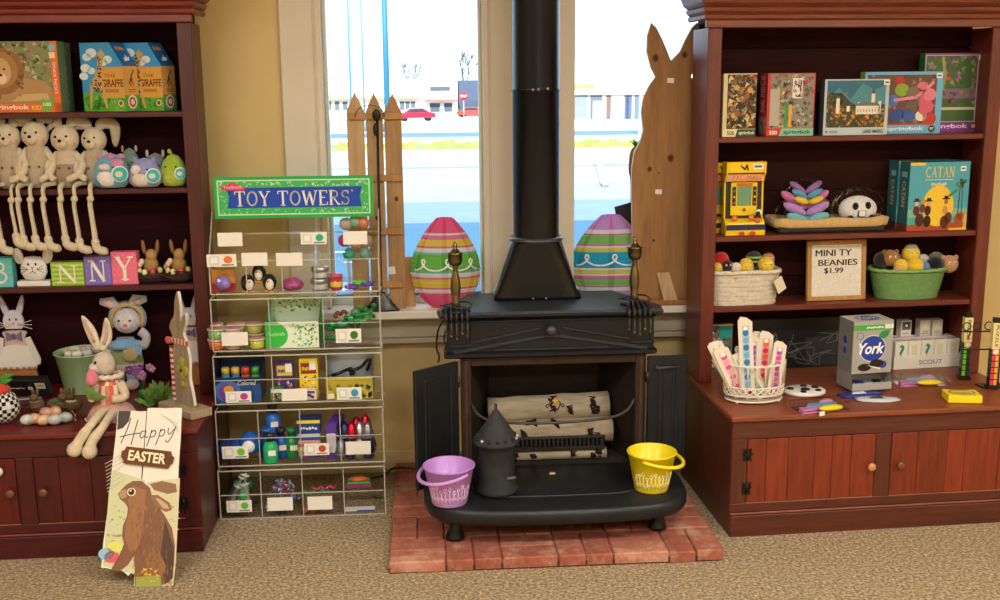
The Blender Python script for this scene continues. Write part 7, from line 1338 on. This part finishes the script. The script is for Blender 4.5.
ST = [((744, 318), (748, 392), '2f78b8', '6ab0d8', .026), ((719, 348), (742, 396), 'e0567f', 'f0a0b8', .028), ((713, 342), (735, 386), 'e8dcd4', 'd86a8a', .028), ((753, 336), (752, 392), 'c84aa0', '7a4ab0', .024), ((766, 332), (762, 394), 'f0702c', 'e82c5a', .026), ((757, 332), (764, 390), 'f08a3c', 'f0b84c', .022), ((780, 342), (773, 396), '9a5ac0', 'e04a8a', .024), ((735, 354), (764, 398), '2f9ac0', '5ab84a', .024), ((729, 362), (752, 400), '5a3a9a', 'e0487a', .022), ((745, 360), (766, 398), 'd83c5a', 'b8407a', .02), ((722, 360), (745, 402), 'f2b8c8', 'd84a7a', .024), ((739, 346), (756, 396), '8a5ac8', 'f08ab0', .022), ((772, 350), (769, 400), 'e84a6a', 'f0a83c', .022), ((716, 356), (738, 394), '4a9ad0', 'e8a0b8', .024)]
LB = ['blue spotted candy straw packet standing tallest in the wire basket', 'pink candy straw packet leaning out of the wire basket', 'white candy straw packet leaning furthest over the basket rim', 'magenta and purple candy straw packet in the middle of the basket', 'orange and red dotted candy straw packet', 'light orange candy straw packet behind the red dotted one', 'violet and pink candy straw packet with a slanted top', 'teal and green candy straw packet slanting across the basket', 'purple and pink candy straw packet low in the basket', 'red striped candy straw packet between two purple ones', 'pale pink candy straw packet low against the basket wall', 'lavender candy straw packet behind the teal one', 'coral and amber candy straw packet behind the violet one', 'sky blue and pink candy straw packet under the leaning white one']
for i, ((ax, ay), (bx_, by), c1, c2, wd) in enumerate(ST):
    d = dW-.05+(.011*(i if i < 6 else i-6) if i < 10 else .06+.012*(i-10)); d = min(d, dW+.055); sa, za = RC.hit(ax, ay, d+.01); sb, zb = RC.hit(bx_, by, d); an = atan2(sa-sb, za-max(zb, RCH+.015)); zb = max(zb, RCH+.015); l = sqrt((sa-sb)**2+(za-zb)**2)
    e = thing('candy_straw', LB[i], 'candy', RC.at(sb, d, zb+.002) @ Matrix.Rotation(an, 4, 'Y'), 'candy straws in the wire basket'); wd *= 1.05
    MB().prism([(-wd, 0), (wd, 0), (wd, l*.94), (wd*.3, l), (-wd*.6, l*1.02), (-wd, l*.97)], 0, .005, 'e6dccb').build('packet', 'print', e); p = MB(); n = 8
    for k in range(n): p.disc(0, l*(.1+.8*k/n), wd*.42, l*.045, c1 if k % 2 else c2, 2, n=10)
    p.rect(-wd*.5, wd*.5, l*.04, l*.9, tuple(.5*x+.35 for x in L(c2)), 1); p.disc(0, l*.86, wd*.3, wd*.3, 'f6f2ea', 3, n=10); pic(e, p)
# poster box and chalkboard behind
e, w_, h = boxy(RC, 700, 733, 324, 372, .6, .02, RCH, 'picture_book', 'colourful picture book standing against the hutch back by the post', 'book', '5a6a5a', spine='d8b86a'); p = MB(); p.specks(-w_/2+.003, w_/2-.003, .004, h-.004, ['8a8a84', 'c8503c', 'd9d4c4', '4a7a6a', '2f3a3c', 'e0b84a'], 120, .014, 1); p.rect(w_/2-.055, w_/2-.004, h-.06, h-.004, '1f9a94', 3); p.rect(-w_/2, w_/2, h-.006, h, 'd8a86a', 4); pic(e, p)
e, w_, h = boxy(RC, 739, 848, 317, 376, .615, .012, RCH, 'chalk_board', 'black board with pale chalk scribbles behind the candy basket', 'board', '17181a'); p = MB(); p.rect(w_*.12, w_/2-.004, .01, h*.62, '2c2e31', 1)
for k in range(7):
    x, z = random.uniform(-w_*.35, w_*.4), random.uniform(h*.2, h*.7); p.line(cat_rom([(x+random.uniform(-.07, .07), z+random.uniform(-.05, .05)) for _ in range(7)], 5), .0011, '6a6e70', 2)
pic(e, p)
# pop-it ball, gliders, foil bags
sP, dP = rt(811, 398); e = thing('bubble_popper', 'white round bubble popper with black ball patches beside the wire basket', 'toy', RC.at(sP, dP+.07, RZ_)); MB().lathe([(.078, 0), (.084, .004), (.084, .012), (.076, .016), (.001, .016)], 'e9e6e0', 28, SC(1, .8, 1)).build('disc', 'plastic', e)
for x, y, r in ((-.055, .01, .017), (.0, -.012, .02), (.05, .02, .017), (.012, .048, .015), (-.02, -.052, .014), (.045, -.036, .014)): MB().lathe([(r, 0), (r*.8, .004), (.001, .005)], '1b1b1d', 6, T(x, y*.8, .0162)).build('black_patch', 'plastic', e)
def glider(px, py, rot, label):
    s_, d_ = rt(px, py); e = thing('foam_glider', label, 'toy pack', RC.at(s_, d_+.03, RZ_, rot)); MB().prism([(-.085, -.03), (.0, -.02), (.07, -.026), (.06, .0), (-.01, .006), (-.08, .004)], .002, .01, 'c878b0', Matrix(((1, 0, 0, 0), (0, 0, 1, 0), (0, 1, 0, 0), (0, 0, 0, 1)))).build('pink_wing', 'plastic', e); MB().prism([(-.05, .0), (.07, -.008), (.08, .018), (-.03, .024)], .009, .015, '6fb8d8', Matrix(((1, 0, 0, 0), (0, 0, 1, 0), (0, 1, 0, 0), (0, 0, 0, 1)))).build('blue_body', 'plastic', e); MB().ell((.025, -.042, .013), (.05, .018, .012), 'ecd024', 14, 9).build('yellow_wing', 'plastic', e); MB().ell((.05, .034, .012), (.03, .012, .01), 'd890c0', 12, 8).build('tail', 'plastic', e); MB().box(-.11, .11, -.065, .055, .0005, .03, 'ffffff', None, .013).build('wrapper', 'film', e)
glider(822, 411, 8, 'wrapped foam glider with pink and yellow wings in front of the ball popper'); glider(922, 385, -4, 'wrapped foam glider lying in front of the white tray of little boxes')
for px, py, rot, c, lab, wv in ((862, 397, 4, '24348a', 'dark blue foil sweet bag under the silver chocolate box', .13), (880, 402, -8, 'c9ccd4', 'silver white foil sweet bag poking out by the blue bag', .12)):
    s_, d_ = rt(px, py); e = thing('foil_bag', lab, 'sweet bag', RC.at(s_, d_+.02, RZ_+(.0 if c[0] == '2' else .0), rot)); MB().loft([[(wv*.7*r*cos(2*pi*j/16)*(1+.08*sin(j*2.1)), .035*r*sin(2*pi*j/16), z) for j in range(16)] for r, z in ((.95, .0), (1.05, .004), (.85, .009), (.3, .011))], c).build('pouch', 'gloss', e); MB().prism([(-wv*.3, 0), (wv*.2, 0), (wv*.1, .008), (-wv*.2, .006)], -.012, .0, 'e6e6e8' if c[0] == '2' else '3a3a40').build('label', 'print', e, T(0, 0, .0085))
# chocolate dispenser box
sY, dY = rt(874, 393); dY += .01; x0, _ = RC.hit(851.5, 355, dY); x1, zt = RC.hit(895, 320.5, dY); w_, h = x1-x0, zt-RCH-.011; dp = .11
e = thing('chocolate_box', 'silver grey mint chocolate box with blue round emblem and open tray', 'candy box', RC.at((x0+x1)/2, dY, RZ_+.0115, 5)); b_ = MB(); hz = h*.24
b_.box(-w_/2, w_/2, 0, dp, hz, h, ['7a7a78', '8f8f8c', 'a4a39e', '7a7a78', 'a4a39e', 'b4b3ae']); b_.box(-w_/2, w_/2, .06, dp, 0, hz, '8a8a88'); b_.box(-w_/2, w_/2, -.012, .06, 0, .004, '9a9a96'); b_.box(-w_/2, w_/2, -.012, -.009, .004, hz*.45, 'a9a8a4')
for s_ in (-1, 1): b_.add([(s_*w_/2, -.012, 0), (s_*w_/2, .06, 0), (s_*w_/2, .06, hz), (s_*w_/2, 0, hz), (s_*w_/2, -.012, hz*.45)], [(0, 1, 2, 3, 4)], '8f8f8c')
b_.build('carton', 'print', e); p = MB(); p.rect(-w_/2, w_/2, h*.865, h*.945, '4aa84a', 1); p.scribble(-w_*.18, w_*.25, h*.89, h*.92, 'e4f0dc', 2, None, 9); p.rect(w_*.28, w_/2, h*.88, h*.945, 'e0dcc8', 2); cz = h*.6; p.disc(0, cz, w_*.34, w_*.32, 'd4d4d2', 2, n=28); p.disc(0, cz, w_*.32, w_*.3, '1f3fa0', 3, n=28); p.text('York', -w_*.36, w_*.3, cz-w_*.13, cz+w_*.14, 'f4f4f2', 5, shear=.28, bold=.03); p.poly([(w_*.12, cz+w_*.26), (w_*.2, cz+w_*.4), (w_*.42, cz+w_*.44), (w_*.38, cz+w_*.3), (w_*.28, cz+w_*.22)], '2f8a4a', 4); p.disc(-w_*.33, h*.79, w_*.09, w_*.09, '3a56a8', 2); p.disc(-w_*.33, h*.79, w_*.075, w_*.075, 'a9a8a4', 3)
p.disc(-w_*.18, h*.33, w_*.17, w_*.09, '241810', 4); p.disc(.02, h*.38, w_*.18, w_*.1, '2c1c14', 5); p.poly([(-.02, h*.36), (w_*.24, h*.31), (w_*.2, h*.29), (-.0, h*.33)], 'f0ece6', 6); p.disc(w_*.28, h*.36, w_*.1, w_*.09, '2a48a4', 4); pic(e, p)
t_ = MB(); t_.disc(0, dp/2, w_*.3, dp*.36, '24409c', 1); t_.text('York', -w_*.24, w_*.24, dp*.32, dp*.7, 'f0f0ee', 2, shear=.28); t_.build('top_print', 'print', e, T(0, 0, h) @ RX(-90), fix=False); sd2 = MB().rect(.03, .07, h*.48, h*.78, '82827f', 0.5); sd2.disc(.05, h*.7, .016, .016, '2a48a4', 1); sd2.disc(.05, h*.55, .014, .014, '2a48a4', 1); sd2.build('side_print', 'print', e, T(-w_/2, dp, 0) @ RZ(-90), fix=False)
for i in range(7):
    q = thing('wrapped_mint', ['silver', 'blue', 'black'][i % 3]+' foil wrapped mint in the tray of the chocolate box', 'candy', RC.at((x0+x1)/2-w_*.36+i*w_*.12, dY+.02+.008*(i % 3), RZ_+.0125+.0045+.011*(i % 2), 30*i), 'foil mints in the chocolate box'); MB().lathe([(.001, 0), (.018, .001), (.02, .006), (.018, .011), (.001, .012)], ['c4c8d0', '2a3f9a', '2a2c34'][i % 3], 12).build('disc', 'tin', q); [MB().prism([(s_*.013, .003), (s_*.024, -.003), (s_*.024, .011)], -.003, .003, 'd0d4da').build('twist', 'tin', q) for s_ in (-1, 1)]
# white tray of little boxes
sT, dT = rt(928, 368); x0, _ = RC.hit(893, 356, dT); x1, _ = RC.hit(962.5, 350, dT); zt = RC.hit(928, 355, dT)[1]; w2 = (x1-x0)/2; HBX = RC.hit(928, 341.5, dT)[1]-RCH; hT = zt-RCH; dep = .13
e = thing('box_tray', 'low white tray of small white boxes beside the chocolate box', 'tray', RC.at((x0+x1)/2, dT, RZ_, 4)); t_ = MB(); t_.box(-w2, w2, 0, .003, 0, hT, 'e6e2d8'); t_.box(-w2, w2, dep-.003, dep, 0, hT, 'dcd8ce'); t_.box(-w2, -w2+.003, .003, dep-.003, 0, hT, 'd2cec4'); t_.box(w2-.003, w2, .003, dep-.003, 0, hT, 'd2cec4'); t_.box(-w2+.003, w2-.003, .003, dep-.003, 0, .003, 'dcd8ce'); t_.build('tray', 'paper', e); MB().text('SCOUT', -w2*.25, w2*.45, hT*.3, hT*.62, '4a4a48', 1).build('lettering', 'print', e, fix=False)
TM = RC.at((x0+x1)/2, dT, RZ_, 4); bw = (2*w2-.01)/5; k = 0
GRN = ['1f9a6a', None, '1f9a6a', None, None]
for r in range(2):
    for c in range(5):
        q = thing('mini_box', ('front' if r == 0 else 'back')+' row small white box '+['with question mark next to the chocolate box', 'between the two question marks', 'with question mark in the middle of the tray', 'second from the open tray end', 'at the open tray end'][c].replace('with question mark ' if r else '~', '').replace('between the two question marks' if r else '~', 'second from the chocolate box'), 'box', TM @ T(-w2+.006+bw*(c+.5), .006+r*.058, .0036), 'small white boxes in the tray'); hb2 = HBX
        MB().box(-bw/2+.001, bw/2-.001, 0, .055, 0, hb2, jit('e9e5da', .04), None, .001).build('carton', 'paper', q); p = MB()
        p.rect(-bw*.45, bw*.45, .002, hb2-.002, 'e9e5da', .5)
        if GRN[c]: p.text('?', -bw*.18, bw*.2, hb2*.35, hb2*.88, '1f9a6a', 1, bold=.03)
        else: p.rect(-bw*.2, bw*.2, hb2*.45, hb2*.85, 'dcdcae', 1)
        p.build('front_print', 'print', q, fix=False); t2 = MB(); t2.rect(-bw*.4, bw*.4, .008, .02, 'c9605c', 1); t2.rect(-bw*.4, bw*.4, .03, .034, 'c98a84', 1); t2.build('top_print', 'print', q, T(0, 0, hb2) @ RX(-90), fix=False)
for i, (px, lab) in enumerate(((904, 'small boxed toy with round black face on top of the tray boxes'), (923, 'small grey white box stacked on the tray boxes'), (935, 'small grey white box stacked nearest the tray end'))):
    sx, _ = RC.hit(px, 340, dT+.085); q = thing('mini_box', lab, 'box', RC.at(sx, dT+.072, RZ_+.004+HBX+.001, 4)); MB().box(-.024, .024, 0, .05, 0, .07, 'c4bfb4' if i else 'cfcbc2', None, .001).build('carton', 'paper', q); p = MB()
    if i == 0: p.rect(-.02, .02, .03, .066, '5a5a5c', 1); p.disc(0, .048, .012, .012, '2a2a2c', 2); p.disc(0, .048, .006, .006, 'e6e2da', 3); p.rect(-.016, .016, .012, .016, 'c87a70', 1)
    else: p.rect(-.01, .016, .028, .06, 'd4cfae', 1); p.rect(-.016, .016, .01, .013, 'c87a70', 1); p.rect(-.012, .014, .017, .02, '8a8478', 1)
    p.build('front_print', 'print', q, fix=False)
# hanging puzzle cube packs on a scrolled wire stand
xs, zs2 = RC.hit(978, 329, .2)
e = thing('wire_display', 'black scrolled wire stand hung with narrow cube packs at the hutch end', 'display stand', RC.at(1.03, .24, RZ_)); wv = MB(); zA = RC.hit(985, 331, .24)[1]-RCH; zB = RC.hit(985, 349, .24)[1]-RCH
for z in (zA, zB): wv.tube([(-.045, 0, z), (.14, 0, z-.004)], .003, '1c1a19', 6)
for x in (.13,): wv.tube([(x, 0, .004), (x, 0, zA+.03)], .0035, '1c1a19', 6)
for x in (-.02, .022, .07): wv.tube([(x+.016*cos(i*.42), -.002, zA+.02+.016*sin(i*.42)) for i in range(16)], .0024, '1c1a19', 6)
wv.tube([(.0, 0, zA), (-.012, 0, zA-.03)], .0024, '1c1a19', 5); wv.build('wire_frame', 'iron', e); MB().box(.05, .15, -.03, .03, 0, .005, '1c1a19', None, .002).build('foot', 'iron', e)
for (px0, px1, py0, py1, cs, lab) in ((961, 974, 313, 376.5, ('6fc02c', '2c3a2c'), 'tall narrow cube pack in lime and black with cream header'), (989, 1002, 318, 386, ('d83c6a', 'f0b02c'), 'tall narrow cube pack in pink and orange with cream header')):
    s_, d_ = rt((px0+px1)/2, py1+3); x0, zb = RC.hit(px0, py1, d_); x1, zt = RC.hit(px1, py0, d_); w_ = (x1-x0); h = zt-RCH-.001
    q = thing('cube_pack', lab, 'toy pack', RC.at((x0+x1)/2, d_, RZ_, -8)); MB().box(-w_/2-.006, w_/2+.006, -.006, .034, 0, .012, '1b1b1d', None, .002).build('stand', 'plastic', q); MB().box(-w_/2, w_/2, 0, .028, .0125, h*.56, '2a2c2a', None, .001).build('tube', 'gloss', q)
    for k in range(6):
        for j, c in enumerate(cs): MB().box(-w_/2+.002+j*(w_/2-.001), -.001+j*(w_/2-.001)+.0, -.003, .0, .016+k*(h*.52/6), .012+(k+1)*(h*.52/6), c, None, .001).build('cube', 'plastic', q)
    MB().box(-w_/2, w_/2, -.001, .026, h*.56+.001, h*.93, 'ecdf9a', None, .001).build('header', 'print', q); MB().box(-w_*.42, w_*.42, .002, .024, h*.93, h, '1b1b1d', None, .002).build('hook_cap', 'plastic', q); p = MB(); p.dtext('PUZZLE', -w_*.18, w_*.2, h*.6, h*.9, '2a2a24', 2); p.disc(0, h*.53, w_*.42, w_*.42, 'e6b0a0', 3); p.disc(0, h*.53, w_*.3, w_*.26, 'f4e6dc', 4); p.build('header_print', 'print', q, T(0, -.0032, 0), fix=False)
# yellow card box
s_, d_ = rt(966, 404); q = thing('card_box', 'small bright yellow box with a purple ring lying on the hutch edge', 'box', RC.at(s_, d_+.006, RZ_, -12) @ RX(0)); MB().box(-.062, .062, 0, .085, 0, .03, 'f0dc24', None, .002).build('carton', 'print', q); p = MB(); p.lathe if 0 else None
p.disc(0, .045, .05, .026, '6a5a94', 1, n=24); p.disc(0, .045, .043, .02, 'f0dc24', 2, n=24); p.scribble(-.028, .028, .036, .043, '3a3424', 3); p.scribble(-.04, .03, .072, .079, '3a3424', 3); p.rect(-.02, .04, .01, .014, '8a7a94', 3); p.build('top_print', 'print', q, T(0, 0, .0305) @ RX(-90), fix=False)
tag(MB().box(-.012, .012, -.0008, .0008, 0, .016, 'f0ede4').build('price_slip', 'paper', None, RC.at(*rt(822, 416), RZ_, 20)), 'tiny white price slip at the front hutch edge by the glider', 'price slip')
